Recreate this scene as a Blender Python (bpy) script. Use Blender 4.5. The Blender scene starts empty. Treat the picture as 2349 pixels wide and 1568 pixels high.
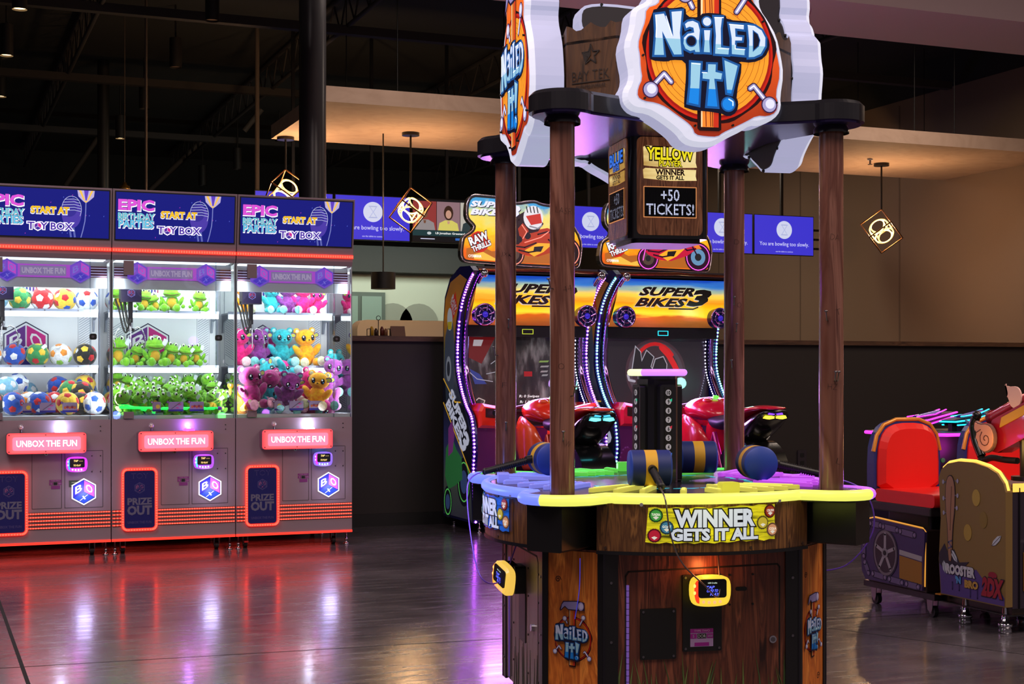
import bpy, math, random
from mathutils import Matrix, Vector
random.seed(5)
S = bpy.context.scene
COL = S.collection
PI = math.pi
YAW = math.radians(22)
CA, SA = math.cos(YAW), math.sin(YAW)

# ---------------------------------------------------------------- camera, world, exposure
cam_d = bpy.data.cameras.new('camera')
cam = bpy.data.objects.new('camera', cam_d)
COL.objects.link(cam)
cam.location = (0, 0, 1.2)
cam.rotation_euler = (PI / 2, 0, -YAW)
cam_d.sensor_width = 36
cam_d.lens = 3330 / 2349 * 36
cam_d.shift_y = 76 / 2349
cam_d.clip_end = 200
S.camera = cam
S.view_settings.view_transform = 'Standard'
S.view_settings.look = 'None'
S.view_settings.gamma = 1
S.view_settings.use_curve_mapping = False
S.view_settings.exposure = 0.0
S.cycles.max_bounces = 8
S.cycles.transparent_max_bounces = 24
S.cycles.sample_clamp_indirect = 4
S.cycles.use_denoising = True
wd = bpy.data.worlds.new('world')
S.world = wd
wd.use_nodes = True
wd.node_tree.nodes['Background'].inputs[0].default_value = (0.80, 0.66, 0.72, 1)
wd.node_tree.nodes['Background'].inputs[1].default_value = 0.16


def lamp(kind, loc, color, power, size=0.2, rot=None, spot=None, name='hall_fill'):
    l = bpy.data.lights.new(name, kind)
    l.energy = power
    l.color = color
    if kind == 'AREA':
        l.shape = 'RECTANGLE' if isinstance(size, tuple) else 'SQUARE'
        if isinstance(size, tuple):
            l.size, l.size_y = size
        else:
            l.size = size
    else:
        l.shadow_soft_size = size
    if spot:
        l.spot_size = spot
        l.spot_blend = 0.6
    o = bpy.data.objects.new(name, l)
    COL.objects.link(o)
    o.location = loc
    if rot:
        o.rotation_euler = rot
    return o


# unseen area lamps added under the ceiling to fill the hall with light
lamp('AREA', (0.5, 2.5, 5.0), (1.0, .80, .74), 190, 2.5)
lamp('AREA', (6.0, 3.0, 5.0), (1.0, .80, .70), 230, 2.5)
lamp('AREA', (-1.0, 6.5, 5.1), (1.0, .82, .80), 150, 2.0)
lamp('AREA', (9.5, 8.0, 3.9), (1.0, .74, .52), 60, 2.0)
lamp('AREA', (9.5, 21, 5.0), (1.0, .76, .56), 150, 2.5)
lamp('AREA', (10.5, 12.8, 5.3), (1.0, .80, .66), 90, 1.5)
lamp('AREA', (4.5, 12.6, 5.3), (1.0, .82, .72), 70, 1.5)


# ---------------------------------------------------------------- measuring helpers
def W(px, d):
    """world x, y of image column px at depth d"""
    x = (px - 1174.5) / 3330 * d
    return (x * CA + d * SA, -x * SA + d * CA)


def XP(px, Y):
    u = (px - 1174.5) / 3330
    return Y * (SA + u * CA) / (CA - u * SA)


def YP(px, X):
    u = (px - 1174.5) / 3330
    return X * (CA - u * SA) / (SA + u * CA)


def ZP(y, X, Y):
    return 1.2 + (860 - y) / 3330 * (X * SA + Y * CA)


# ---------------------------------------------------------------- materials
_mc = {}


def lin(c):
    r = []
    for v in c[:3]:
        v = v / 255
        r.append(v / 12.92 if v <= 0.04045 else ((v + 0.055) / 1.055) ** 2.4)
    return (*r, 1)


def mat(c, rough=.5, metal=0, em=0, base=None, coat=0, trans=0):
    """plain surface of sRGB colour c; em > 0 makes it glow, lamp or not"""
    k = (tuple(c), rough, metal, em, coat, trans)
    if k in _mc:
        return _mc[k]
    m = bpy.data.materials.new(('glow_' if em else 'paint_') + '%02x%02x%02x' % tuple(int(v) for v in c))
    m.use_nodes = True
    b = m.node_tree.nodes['Principled BSDF']
    L = lin(c)
    b.inputs['Base Color'].default_value = L if not em else (L[0] * .5, L[1] * .5, L[2] * .5, 1)
    b.inputs['Roughness'].default_value = rough
    b.inputs['Metallic'].default_value = metal
    b.inputs['Coat Weight'].default_value = coat
    if em:
        b.inputs['Emission Color'].default_value = L
        b.inputs['Emission Strength'].default_value = em
    _mc[k] = m
    return m


def nodes_mat(name):
    m = bpy.data.materials.new(name)
    m.use_nodes = True
    nt = m.node_tree
    return m, nt, nt.nodes['Principled BSDF'], nt.links


def ramp(nt, stops):
    r = nt.nodes.new('ShaderNodeValToRGB')
    e = r.color_ramp.elements
    while len(e) > 1:
        e.remove(e[-1])
    e[0].position = stops[0][0]
    e[0].color = lin(stops[0][1])
    for p, c in stops[1:]:
        n = e.new(p)
        n.color = lin(c)
    return r


def wood(name, cols, scale=(14, 14, 1.6), rough=.45, em=0, dist=3.0):
    """vertical grain: stretched, distorted noise through a ramp"""
    m, nt, b, lk = nodes_mat(name)
    tc = nt.nodes.new('ShaderNodeTexCoord')
    mp = nt.nodes.new('ShaderNodeMapping')
    mp.inputs['Scale'].default_value = scale
    no = nt.nodes.new('ShaderNodeTexNoise')
    no.inputs['Scale'].default_value = 1.0
    no.inputs['Detail'].default_value = 4
    no.inputs['Distortion'].default_value = dist
    n = len(cols)
    r = ramp(nt, [(.28 + .44 * i / (n - 1), c) for i, c in enumerate(cols)])
    lk.new(tc.outputs['Object'], mp.inputs['Vector'])
    lk.new(mp.outputs[0], no.inputs['Vector'])
    lk.new(no.outputs[0], r.inputs[0])
    lk.new(r.outputs[0], b.inputs['Base Color'])
    b.inputs['Roughness'].default_value = rough
    if em:
        lk.new(r.outputs[0], b.inputs['Emission Color'])
        b.inputs['Emission Strength'].default_value = em
    return m


def grad(name, stops, z0, z1, em=1.0, axis=2, noise=0.0, nscale=(3, 3, 12)):
    """a printed picture whose ink runs through the stops from z0 up to z1"""
    m, nt, b, lk = nodes_mat(name)
    tc = nt.nodes.new('ShaderNodeTexCoord')
    sp = nt.nodes.new('ShaderNodeSeparateXYZ')
    mr = nt.nodes.new('ShaderNodeMapRange')
    mr.inputs['From Min'].default_value = z0
    mr.inputs['From Max'].default_value = z1
    lk.new(tc.outputs['Object'], sp.inputs[0])
    src = sp.outputs[axis]
    if noise:
        mp = nt.nodes.new('ShaderNodeMapping')
        mp.inputs['Scale'].default_value = nscale
        no = nt.nodes.new('ShaderNodeTexNoise')
        no.inputs['Scale'].default_value = 1
        no.inputs['Detail'].default_value = 4
        ma = nt.nodes.new('ShaderNodeMath')
        ma.operation = 'MULTIPLY_ADD'
        ma.inputs[1].default_value = noise
        lk.new(tc.outputs['Object'], mp.inputs[0])
        lk.new(mp.outputs[0], no.inputs['Vector'])
        lk.new(no.outputs[0], ma.inputs[0])
        lk.new(src, ma.inputs[2])
        src = ma.outputs[0]
    lk.new(src, mr.inputs['Value'])
    r = ramp(nt, stops)
    lk.new(mr.outputs[0], r.inputs[0])
    lk.new(r.outputs[0], b.inputs['Base Color'])
    b.inputs['Roughness'].default_value = .25
    if em:
        lk.new(r.outputs[0], b.inputs['Emission Color'])
        b.inputs['Emission Strength'].default_value = em
    return m


def glass_mat(name, tint=(1, 1, 1), gloss=.06):
    m = bpy.data.materials.new(name)
    m.use_nodes = True
    nt = m.node_tree
    nt.nodes.clear()
    o = nt.nodes.new('ShaderNodeOutputMaterial')
    t = nt.nodes.new('ShaderNodeBsdfTransparent')
    t.inputs[0].default_value = (*tint, 1)
    g = nt.nodes.new('ShaderNodeBsdfGlossy')
    g.inputs['Roughness'].default_value = .02
    mx = nt.nodes.new('ShaderNodeMixShader')
    fr = nt.nodes.new('ShaderNodeFresnel')
    fr.inputs[0].default_value = 1.35
    ad = nt.nodes.new('ShaderNodeMath')
    ad.operation = 'ADD'
    ad.inputs[1].default_value = gloss * .3
    nt.links.new(fr.outputs[0], ad.inputs[0])
    nt.links.new(ad.outputs[0], mx.inputs[0])
    nt.links.new(t.outputs[0], mx.inputs[1])
    nt.links.new(g.outputs[0], mx.inputs[2])
    nt.links.new(mx.outputs[0], o.inputs[0])
    return m


def fur(c, c2=None, name='plush'):
    m, nt, b, lk = nodes_mat(name)
    no = nt.nodes.new('ShaderNodeTexNoise')
    no.inputs['Scale'].default_value = 45
    no.inputs['Detail'].default_value = 3
    tc = nt.nodes.new('ShaderNodeTexCoord')
    lk.new(tc.outputs['Object'], no.inputs['Vector'])
    r = ramp(nt, [(.35, c), (.68, c2 or tuple(min(255, v * 1.25 + 10) for v in c))])
    lk.new(no.outputs[0], r.inputs[0])
    lk.new(r.outputs[0], b.inputs['Base Color'])
    bp = nt.nodes.new('ShaderNodeBump')
    bp.inputs['Strength'].default_value = .6
    bp.inputs['Distance'].default_value = .006
    lk.new(no.outputs[0], bp.inputs['Height'])
    lk.new(bp.outputs[0], b.inputs['Normal'])
    b.inputs['Roughness'].default_value = .95
    b.inputs['Sheen Weight'].default_value = .4
    return m


BLACK = mat((20, 19, 22), .35)
BLK2 = mat((12, 12, 14), .5)
SATIN = mat((26, 25, 30), .28, .0, coat=.4)
CHROME = mat((200, 200, 210), .12, 1)
STEEL = mat((130, 125, 130), .3, 1)
DSTEEL = mat((60, 58, 64), .35, .9)
WHITE = mat((225, 228, 235), .45)
GLASS = glass_mat('clear_pane', (.97, .99, .985), .03)


# ---------------------------------------------------------------- mesh builder
_tc = {}


def textmesh(s, bold=0.0, outline=0.0, spacing=1.0):
    k = (s, round(bold, 4), round(outline, 4), spacing)
    if k in _tc:
        return _tc[k]
    cu = bpy.data.curves.new('lettering', 'FONT')
    cu.body = s
    cu.size = 1
    cu.resolution_u = 2
    cu.offset = bold
    cu.space_character = spacing
    if outline:
        cu.bevel_depth = outline
        cu.bevel_resolution = 0
    o = bpy.data.objects.new('lettering', cu)
    COL.objects.link(o)
    dg = bpy.context.evaluated_depsgraph_get()
    me = bpy.data.meshes.new_from_object(o.evaluated_get(dg))
    V = [tuple(v.co) for v in me.vertices]
    Fc = [tuple(p.vertices) for p in me.polygons]
    bpy.data.objects.remove(o)
    bpy.data.curves.remove(cu)
    bpy.data.meshes.remove(me)
    _tc[k] = (V, Fc)
    return _tc[k]


def rrect(x0, x1, z0, z1, r, n=4):
    P = []
    for cx, cz, a0 in ((x1 - r, z1 - r, 0), (x0 + r, z1 - r, PI / 2), (x0 + r, z0 + r, PI), (x1 - r, z0 + r, 1.5 * PI)):
        for i in range(n + 1):
            a = a0 + PI / 2 * i / n
            P.append((cx + r * math.cos(a), cz + r * math.sin(a)))
    return P


def circ(cx, cz, r, n=20, rz=None, a0=0):
    rz = r if rz is None else rz
    return [(cx + r * math.cos(a0 + 2 * PI * i / n), cz + rz * math.sin(a0 + 2 * PI * i / n)) for i in range(n)]


def clip(poly, c, below):
    """the part of a polygon below / above z = c"""
    out = []
    for i, p in enumerate(poly):
        q = poly[(i + 1) % len(poly)]
        ip = (p[1] <= c) == below
        iq = (q[1] <= c) == below
        if ip:
            out.append(p)
        if ip != iq:
            t = (c - p[1]) / (q[1] - p[1])
            out.append((p[0] + t * (q[0] - p[0]), c))
    return out


def offset(poly, d):
    """grow (d > 0) or shrink a polygon by d"""
    n = len(poly)
    ar = sum(poly[i][0] * poly[(i + 1) % n][1] - poly[(i + 1) % n][0] * poly[i][1] for i in range(n))
    s = 1 if ar > 0 else -1
    out = []
    for i in range(n):
        a, b, c = poly[i - 1], poly[i], poly[(i + 1) % n]
        d1 = Vector((b[0] - a[0], b[1] - a[1]))
        d2 = Vector((c[0] - b[0], c[1] - b[1]))
        if d1.length < 1e-9 or d2.length < 1e-9:
            out.append(b)
            continue
        d1.normalize()
        d2.normalize()
        n1 = Vector((d1.y, -d1.x)) * s
        n2 = Vector((d2.y, -d2.x)) * s
        m = n1 + n2
        if m.length < 1e-6:
            m = n1.copy()
        m.normalize()
        k = d / max(.45, m.dot(n1))
        out.append((b[0] + m.x * k, b[1] + m.y * k))
    return out


def smooth_loop(P, it=2):
    for _ in range(it):
        Q = []
        for i, p in enumerate(P):
            q = P[(i + 1) % len(P)]
            Q += [(p[0] * .75 + q[0] * .25, p[1] * .75 + q[1] * .25), (p[0] * .25 + q[0] * .75, p[1] * .25 + q[1] * .75)]
        P = Q
    return P


def T(x=0, y=0, z=0):
    return Matrix.Translation((x, y, z))


def R(ax, deg):
    return Matrix.Rotation(math.radians(deg), 4, ax)


class MB:
    """collects shapes and links them as one mesh object"""

    def __init__(s, M=None):
        s.v, s.f, s.m, s.sm, s.mats = [], [], [], [], []
        s.M = M or Matrix()
        s.warp = None

    def add(s, V, Fc, m, sm=False):
        if m not in s.mats:
            s.mats.append(m)
        k = s.mats.index(m)
        o = len(s.v)
        for p in V:
            q = s.M @ Vector(p)
            if s.warp:
                q = Vector(s.warp(q))
            s.v.append(q)
        for f in Fc:
            s.f.append([o + i for i in f])
            s.m.append(k)
            s.sm.append(sm)
        return s

    def box(s, x0, x1, y0, y1, z0, z1, m):
        V = [(x, y, z) for z in (z0, z1) for x, y in ((x0, y0), (x1, y0), (x1, y1), (x0, y1))]
        return s.add(V, [(3, 2, 1, 0), (4, 5, 6, 7), (0, 1, 5, 4), (1, 2, 6, 5), (2, 3, 7, 6), (3, 0, 4, 7)], m)

    def prism(s, P, a, b, m, axis='y', sm=False):
        n = len(P)
        f = {'y': lambda p, h: (p[0], h, p[1]), 'z': lambda p, h: (p[0], p[1], h), 'x': lambda p, h: (h, p[0], p[1])}[axis]
        V = [f(p, a) for p in P] + [f(p, b) for p in P]
        s.add(V, [list(range(n)), list(range(2 * n - 1, n - 1, -1))], m)
        return s.add(V, [(i, (i + 1) % n, n + (i + 1) % n, n + i) for i in range(n)], m, sm)

    def rbox(s, x0, x1, y0, y1, z0, z1, r, m, axis='y', n=4):
        if axis == 'y':
            return s.prism(rrect(x0, x1, z0, z1, r, n), y0, y1, m, 'y', True)
        if axis == 'z':
            return s.prism(rrect(x0, x1, y0, y1, r, n), z0, z1, m, 'z', True)
        return s.prism(rrect(y0, y1, z0, z1, r, n), x0, x1, m, 'x', True)

    def bead(s, P, c, a, b, m, axis='y'):
        """prism with a chamfered front edge (towards a)"""
        sg = 1 if b > a else -1
        s.prism(P, a + sg * c, b, m, axis)
        Q = offset(P, -c)
        n = len(P)
        f = {'y': lambda p, h: (p[0], h, p[1]), 'z': lambda p, h: (p[0], p[1], h), 'x': lambda p, h: (h, p[0], p[1])}[axis]
        V = [f(p, a) for p in Q] + [f(p, a + sg * c) for p in P]
        return s.add(V, [list(range(n))] + [(i, (i + 1) % n, n + (i + 1) % n, n + i) for i in range(n)], m)

    def cyl(s, p0, p1, r, m, r1=None, n=16, cap=True):
        p0, p1 = Vector(p0), Vector(p1)
        r1 = r if r1 is None else r1
        d = (p1 - p0).normalized()
        u = d.orthogonal().normalized()
        w = d.cross(u)
        V = []
        for p, q in ((p0, r), (p1, r1)):
            for i in range(n):
                a = 2 * PI * i / n
                V.append(p + u * q * math.cos(a) + w * q * math.sin(a))
        s.add(V, [(i, (i + 1) % n, n + (i + 1) % n, n + i) for i in range(n)], m, True)
        if cap:
            s.add(V, [list(range(n))[::-1], list(range(n, 2 * n))], m)
        return s

    def tube(s, P, r, m, n=8, closed=False):
        P = [Vector(p) for p in P]
        k = len(P)
        V = []
        u = None
        for i, p in enumerate(P):
            a = P[i - 1] if (i or closed) else p
            b = P[(i + 1) % k] if (i < k - 1 or closed) else p
            d = (b - a)
            d = d.normalized() if d.length > 1e-9 else Vector((0, 0, 1))
            u = d.orthogonal() if u is None else u - d * u.dot(d)
            u = u.normalized() if u.length > 1e-6 else d.orthogonal().normalized()
            w = d.cross(u)
            for j in range(n):
                t = 2 * PI * j / n
                V.append(p + u * r * math.cos(t) + w * r * math.sin(t))
        Fc = []
        for i in range(k if closed else k - 1):
            a, b = i * n, ((i + 1) % k) * n
            Fc += [(a + j, a + (j + 1) % n, b + (j + 1) % n, b + j) for j in range(n)]
        s.add(V, Fc, m, True)
        if not closed:
            s.add(V, [list(range(n))[::-1], list(range((k - 1) * n, k * n))], m)
        return s

    def ell(s, c, r, m, n=14, rot=None):
        r = (r, r, r) if not isinstance(r, tuple) else r
        h = n // 2
        V = [(0, 0, -1)]
        for i in range(1, h):
            t = -PI / 2 + PI * i / h
            for j in range(n):
                a = 2 * PI * j / n
                V.append((math.cos(t) * math.cos(a), math.cos(t) * math.sin(a), math.sin(t)))
        V.append((0, 0, 1))
        X = T(*c) @ (rot or Matrix()) @ Matrix.Diagonal((*r, 1))
        V = [X @ Vector(v) for v in V]
        Fc = [(0, 1 + (j + 1) % n, 1 + j) for j in range(n)]
        for i in range(h - 2):
            a, b = 1 + i * n, 1 + (i + 1) * n
            Fc += [(a + j, a + (j + 1) % n, b + (j + 1) % n, b + j) for j in range(n)]
        L = len(V) - 1
        a = 1 + (h - 2) * n
        Fc += [(a + j, a + (j + 1) % n, L) for j in range(n)]
        return s.add(V, Fc, m, True)

    def lathe(s, prof, m, c=(0, 0, 0), n=24):
        V, Fc = [], []
        for r, z in prof:
            for j in range(n):
                a = 2 * PI * j / n
                V.append((c[0] + r * math.cos(a), c[1] + r * math.sin(a), c[2] + z))
        for i in range(len(prof) - 1):
            a, b = i * n, (i + 1) * n
            Fc += [(a + j, a + (j + 1) % n, b + (j + 1) % n, b + j) for j in range(n)]
        return s.add(V, Fc, m, True)

    def loft(s, secs, m, n=14, pw=1.0):
        """ellipse sections (cx, cy, cz, rx, rz) strung along y, ends closed"""
        V, Fc = [], []
        k = len(secs)
        for cx, cy, cz, rx, rz in secs:
            for j in range(n):
                a = 2 * PI * j / n
                ca, sa = math.cos(a), math.sin(a)
                V.append((cx + rx * math.copysign(abs(ca) ** pw, ca), cy, cz + rz * math.copysign(abs(sa) ** pw, sa)))
        for i in range(k - 1):
            a, b = i * n, (i + 1) * n
            Fc += [(a + j, a + (j + 1) % n, b + (j + 1) % n, b + j) for j in range(n)]
        Fc += [list(range(n))[::-1], list(range((k - 1) * n, k * n))]
        return s.add(V, Fc, m, True)

    def flat(s, P, y, m, t=.001):
        return s.prism(P, y, y + t, m)

    def disc(s, cx, cz, r, y, m, t=.001, n=20, rz=None):
        return s.prism(circ(cx, cz, r, n, rz), y, y + t, m)

    def stroke(s, P, w, y, m, t=.001, closed=False, cap=True):
        if closed:
            P = list(P) + [P[0]]
        for a, b in zip(P, P[1:]):
            d = Vector((b[0] - a[0], b[1] - a[1]))
            if d.length < 1e-9:
                continue
            d = d.normalized() * w / 2
            s.flat([(a[0] - d.y, a[1] + d.x), (a[0] + d.y, a[1] - d.x), (b[0] + d.y, b[1] - d.x), (b[0] - d.y, b[1] + d.x)], y, m, t)
        if cap:
            for a in P:
                s.disc(a[0], a[1], w / 2, y, m, t, 8)
        return s

    def text(s, txt, cx, cz, w, h, m, y=0, t=.001, bold=0.0, outline=0.0, shear=0, spacing=1.0):
        """lettering that fills w x h, centred on cx, cz, facing -y"""
        V0, _ = textmesh(txt, 0, 0, spacing)
        if not V0:
            return s
        x0, x1 = min(v[0] for v in V0), max(v[0] for v in V0)
        z0, z1 = min(v[1] for v in V0), max(v[1] for v in V0)
        V, Fc = textmesh(txt, bold, outline, spacing)
        kx, kz = w / max(x1 - x0, 1e-6), h / max(z1 - z0, 1e-6)
        ty = max([abs(v[2]) for v in V] + [1e-6])
        out = []
        for a, b, c in V:
            zz = (b - (z0 + z1) / 2) * kz
            out.append((cx + (a - (x0 + x1) / 2) * kx + shear * zz, y - (c / ty if outline else 0) * t * .5, cz + zz))
        return s.add(out, Fc, m)

    def build(s, name, parent=None, label=None, cat=None, group=None, kind=None, bevel=0, sub=0):
        me = bpy.data.meshes.new(name)
        me.from_pydata([tuple(v) for v in s.v], [], s.f)
        for m in s.mats:
            me.materials.append(m)
        me.polygons.foreach_set('material_index', s.m)
        me.polygons.foreach_set('use_smooth', s.sm)
        me.update()
        o = bpy.data.objects.new(name, me)
        COL.objects.link(o)
        if parent is not None:
            o.parent = parent
        for k, v in (('label', label), ('category', cat), ('group', group), ('kind', kind)):
            if v:
                o[k] = v
        if bevel:
            md = o.modifiers.new('edge', 'BEVEL')
            md.width = bevel
            md.segments = 2
            md.limit_method = 'ANGLE'
            md.angle_limit = math.radians(40)
        if sub:
            md = o.modifiers.new('round', 'SUBSURF')
            md.levels = md.render_levels = sub
        return o


def thing(name, label, cat, loc=(0, 0, 0), rz=0, group=None):
    o = bpy.data.objects.new(name, None)
    o.empty_display_size = .1
    COL.objects.link(o)
    o.location = loc
    o.rotation_euler = (0, 0, math.radians(rz))
    o['label'] = label
    o['category'] = cat
    if group:
        o['group'] = group
    return o


def struct(mb, name):
    return mb.build(name, kind='structure')


def dup(o, parent=None, label=None, group=None, loc=None, rot=None, scale=None):
    c = o.copy()
    COL.objects.link(c)
    if parent is not None:
        c.parent = parent
    if label:
        c['label'] = label
    if group:
        c['group'] = group
    if loc is not None:
        c.location = loc
    if rot is not None:
        c.rotation_euler = rot
    if scale is not None:
        c.scale = scale if isinstance(scale, tuple) else (scale,) * 3
    for ch in [q for q in o.children]:
        dup(ch, c)
    return c


ORD = ['first', 'second', 'third', 'fourth', 'fifth', 'sixth', 'seventh', 'eighth', 'ninth', 'tenth', 'eleventh', 'twelfth']

# ================================================================ THE ROOM
def floor_material():
    m, nt, b, lk = nodes_mat('polished_concrete')
    tc = nt.nodes.new('ShaderNodeTexCoord')
    n1 = nt.nodes.new('ShaderNodeTexNoise')
    n1.inputs['Scale'].default_value = 1.1
    n1.inputs['Detail'].default_value = 8
    n1.inputs['Roughness'].default_value = .65
    mp = nt.nodes.new('ShaderNodeMapping')
    mp.inputs['Rotation'].default_value = (0, 0, math.radians(-22))
    mp.inputs['Scale'].default_value = (.7, 5, 1)
    n2 = nt.nodes.new('ShaderNodeTexNoise')
    n2.inputs['Scale'].default_value = 4
    n2.inputs['Detail'].default_value = 6
    lk.new(tc.outputs['Object'], n1.inputs['Vector'])
    lk.new(tc.outputs['Object'], mp.inputs[0])
    lk.new(mp.outputs[0], n2.inputs['Vector'])
    r = ramp(nt, [(.3, (50, 46, 50)), (.5, (78, 72, 76)), (.72, (112, 104, 108))])
    lk.new(n1.outputs[0], r.inputs[0])
    lk.new(r.outputs[0], b.inputs['Base Color'])
    mr = nt.nodes.new('ShaderNodeMapRange')
    mr.inputs['From Min'].default_value = .35
    mr.inputs['From Max'].default_value = .7
    mr.inputs['To Min'].default_value = .17
    mr.inputs['To Max'].default_value = .32
    lk.new(n2.outputs[0], mr.inputs[0])
    lk.new(mr.outputs[0], b.inputs['Roughness'])
    bp = nt.nodes.new('ShaderNodeBump')
    bp.inputs['Strength'].default_value = .25
    bp.inputs['Distance'].default_value = .004
    n3 = nt.nodes.new('ShaderNodeTexNoise')
    n3.inputs['Scale'].default_value = 14
    n3.inputs['Detail'].default_value = 3
    lk.new(tc.outputs['Object'], n3.inputs['Vector'])
    lk.new(n3.outputs[0], bp.inputs['Height'])
    lk.new(bp.outputs[0], b.inputs['Normal'])
    b.inputs['Specular IOR Level'].default_value = .75
    b.inputs['Coat Weight'].default_value = .35
    b.inputs['Coat Roughness'].default_value = .12
    return m


struct(MB().box(-8, 14.2, -2, 31, -.1, 0, floor_material()), 'floor')
JT = mat((16, 14, 15), .8)
# saw-cut joints of the slab: points measured on the floor
fl = MB()


def fpt(px, y):
    d = 3996 / (y - 860)
    return Vector(W(px, d))


def joint(a, b, w, ext0=0, ext1=0):
    d = (b - a).normalized()
    a = a - d * ext0
    b = b + d * ext1
    n = Vector((-d.y, d.x)) * w / 2
    fl.add([(a.x - n.x, a.y - n.y, .0008), (b.x - n.x, b.y - n.y, .0008), (b.x + n.x, b.y + n.y, .0008), (a.x + n.x, a.y + n.y, .0008)], [(0, 1, 2, 3)], JT)


joint(fpt(0, 1385), fpt(65, 1568), .016, 2, 3)
joint(fpt(0, 1532), fpt(800, 1485), .006, 1, 8)
joint(fpt(1900, 1440), fpt(2160, 1475), .006, 0, 3)
fl.build('trim_1', kind='structure')

CEIL = mat((46, 46, 46), .9)
BEAM = mat((58, 54, 54), .8)
BEAM2 = mat((90, 78, 70), .7)
struct(MB().box(-12, 16, -2, 31, 5.75, 5.85, CEIL), 'ceiling')
# big right hand wall running away from the viewer
WALLC = mat((128, 108, 92), .85)
w = MB()
w.box(13.43, 13.6, 2, 31, 0, 5.27, WALLC)
w.box(13.44, 13.6, 2, 31, 5.27, 5.75, CEIL)
for px in (1650, 1837, 2065):
    yy = YP(px, 13.43)
    w.box(13.425, 13.43, yy, yy + .03, 0, 5.2, mat((104, 88, 76), .85))
struct(w, 'wall_right')
struct(MB().box(-12, 13.43, 30.9, 31, 0, 5.75, CEIL), 'wall_back')
struct(MB().box(-12, -11.9, -2, 31, 0, 5.75, CEIL), 'wall_left')

# black half-height wall with its timber cap
PW = mat((36, 30, 28), .6)
CAP = wood('cap_timber', [(52, 36, 28), (84, 58, 42), (100, 70, 50)], (3, 30, 30), .4)
w = MB()
w.box(-8, 13.43, 11.1, 11.2, 0, 1.47, PW)
w.box(-8, 13.43, 11.085, 11.1, 0, .1, mat((14, 13, 14), .5))
struct(w, 'wall_low')
struct(MB().box(-8, 13.43, 11.05, 11.35, 1.47, 1.51, CAP), 'trim_2')
# socket plate on it
t = thing('wall_socket', 'small dark double socket plate low on the black half wall', 'socket', (XP(1838, 11.1), 11.085, ZP(1052, XP(1838, 11.1), 11.1)))
MB().rbox(-.045, .045, 0, .012, -.08, .08, .01, mat((45, 38, 45), .4)).build('plate', t)
for dz in (-.035, .035):
    MB().rbox(-.02, .02, -.003, 0.0, dz - .018, dz + .018, .008, BLK2).build('outlet', t)

# soffit that crosses the top of the view
SOF = mat((205, 178, 178), .85)
w = MB()
w.box(-8, 13.43, 9.06, 10.0, 3.97, 4.6, SOF)
struct(w, 'trim_3')
# hanging cloud ceiling
CL = wood('cloud_plaster', [(176, 148, 128), (184, 156, 136), (190, 162, 142)], (2, 2, 2), .8)
cl = thing('ceiling_cloud', 'flat cream hanging ceiling raft lit orange by the pendants', 'ceiling raft', (8.6, 15.6, 3.97))
MB().box(-4.84, 4.82, -1.27, 1.25, 0, .16, CL).build('raft_panel', cl)
for x in (-4, -2, 0, 2.6, 3.2, 4.3):
    for y in (-1.0, 1.0):
        MB().cyl((x, y, .16), (x + .0, y, 1.77), .006, BLK2, n=6).build('hanger_wire', cl)
# recessed disc and sprinkler under the raft
t = thing('sprinkler_head', 'small white sprinkler head under the cream ceiling raft', 'sprinkler', (*W(1996, 18.6), 3.97))
MB().cyl((0, 0, -.02), (0, 0, 0), .035, WHITE, n=14).cyl((0, 0, -.07), (0, 0, -.02), .012, STEEL, n=8).cyl((0, 0, -.075), (0, 0, -.068), .03, STEEL, n=12).build('nozzle', t)

# black steel columns
w = MB()
cx, cy = W(717, 13)
w.cyl((cx, cy, 0), (cx, cy, 5.75), .121, mat((52, 51, 54), .28), n=32)
struct(w, 'trim_4')
w = MB()
cx, cy = W(237, 21)
w.cyl((cx, cy, 0), (cx, cy, 5.75), .085, mat((34, 32, 32), .4), n=20)
struct(w, 'trim_5')

# roof steel and pipes up in the dark
def joist(p, q, name, label):
    b = MB()
    p, q = Vector(p), Vector(q)
    b.cyl(p, q, .035, BEAM, n=6).cyl(p - Vector((0, 0, .4)), q - Vector((0, 0, .4)), .03, BEAM, n=6)
    n = int((q - p).length / .6)
    for i in range(n):
        a = p.lerp(q, i / n)
        c = p.lerp(q, (i + .5) / n) - Vector((0, 0, .4))
        e = p.lerp(q, (i + 1) / n)
        b.cyl(a, c, .012, BEAM, n=5, cap=False).cyl(c, e, .012, BEAM, n=5, cap=False)
    b.build(name, label=label, cat='roof beam')


for i, x in enumerate((-9.5, -6.6, -3.8, -1.0, 1.8, 4.6, 7.4, 10.2)):
    joist((x, 8, 5.7), (x, 30, 5.7), 'roof_joist', 'black steel roof truss in the dark ceiling, %s from the left' % ORD[i])
for i, y in enumerate((13.2, 16.5, 20.5, 25)):
    MB().box(-12, 13.3, y, y + .12, 5.2, 5.3, BEAM).build('roof_girder', label='dark horizontal girder across the ceiling, %s from the viewer' % ORD[i], cat='roof beam')
b = MB()
b.tube([(-3.2, 8, 5.05), (-3.2, 26, 5.05)], .11, BEAM2, 12)
for y in range(9, 26, 2):
    b.cyl((-3.2, y, 5.05), (-3.2, y + .08, 5.05), .125, BEAM2, n=12)
b.build('duct_pipe', label='brown ribbed duct running back along the upper left ceiling', cat='duct')
for i, (px, d, y0) in enumerate(((590, 19, 446), (335, 17, 250))):
    x, y = W(px, d)
    MB().cyl((x, y, 2.4), (x, y, 5.75), .016 if i else .03, BEAM2, n=8).build('drop_pipe', label=['thick dark drop pipe beside the round black column', 'thin drop pipe above the middle blue header screen', 'thin cord dropping to the gilt pendant cap'][i], cat='pipe')
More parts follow.
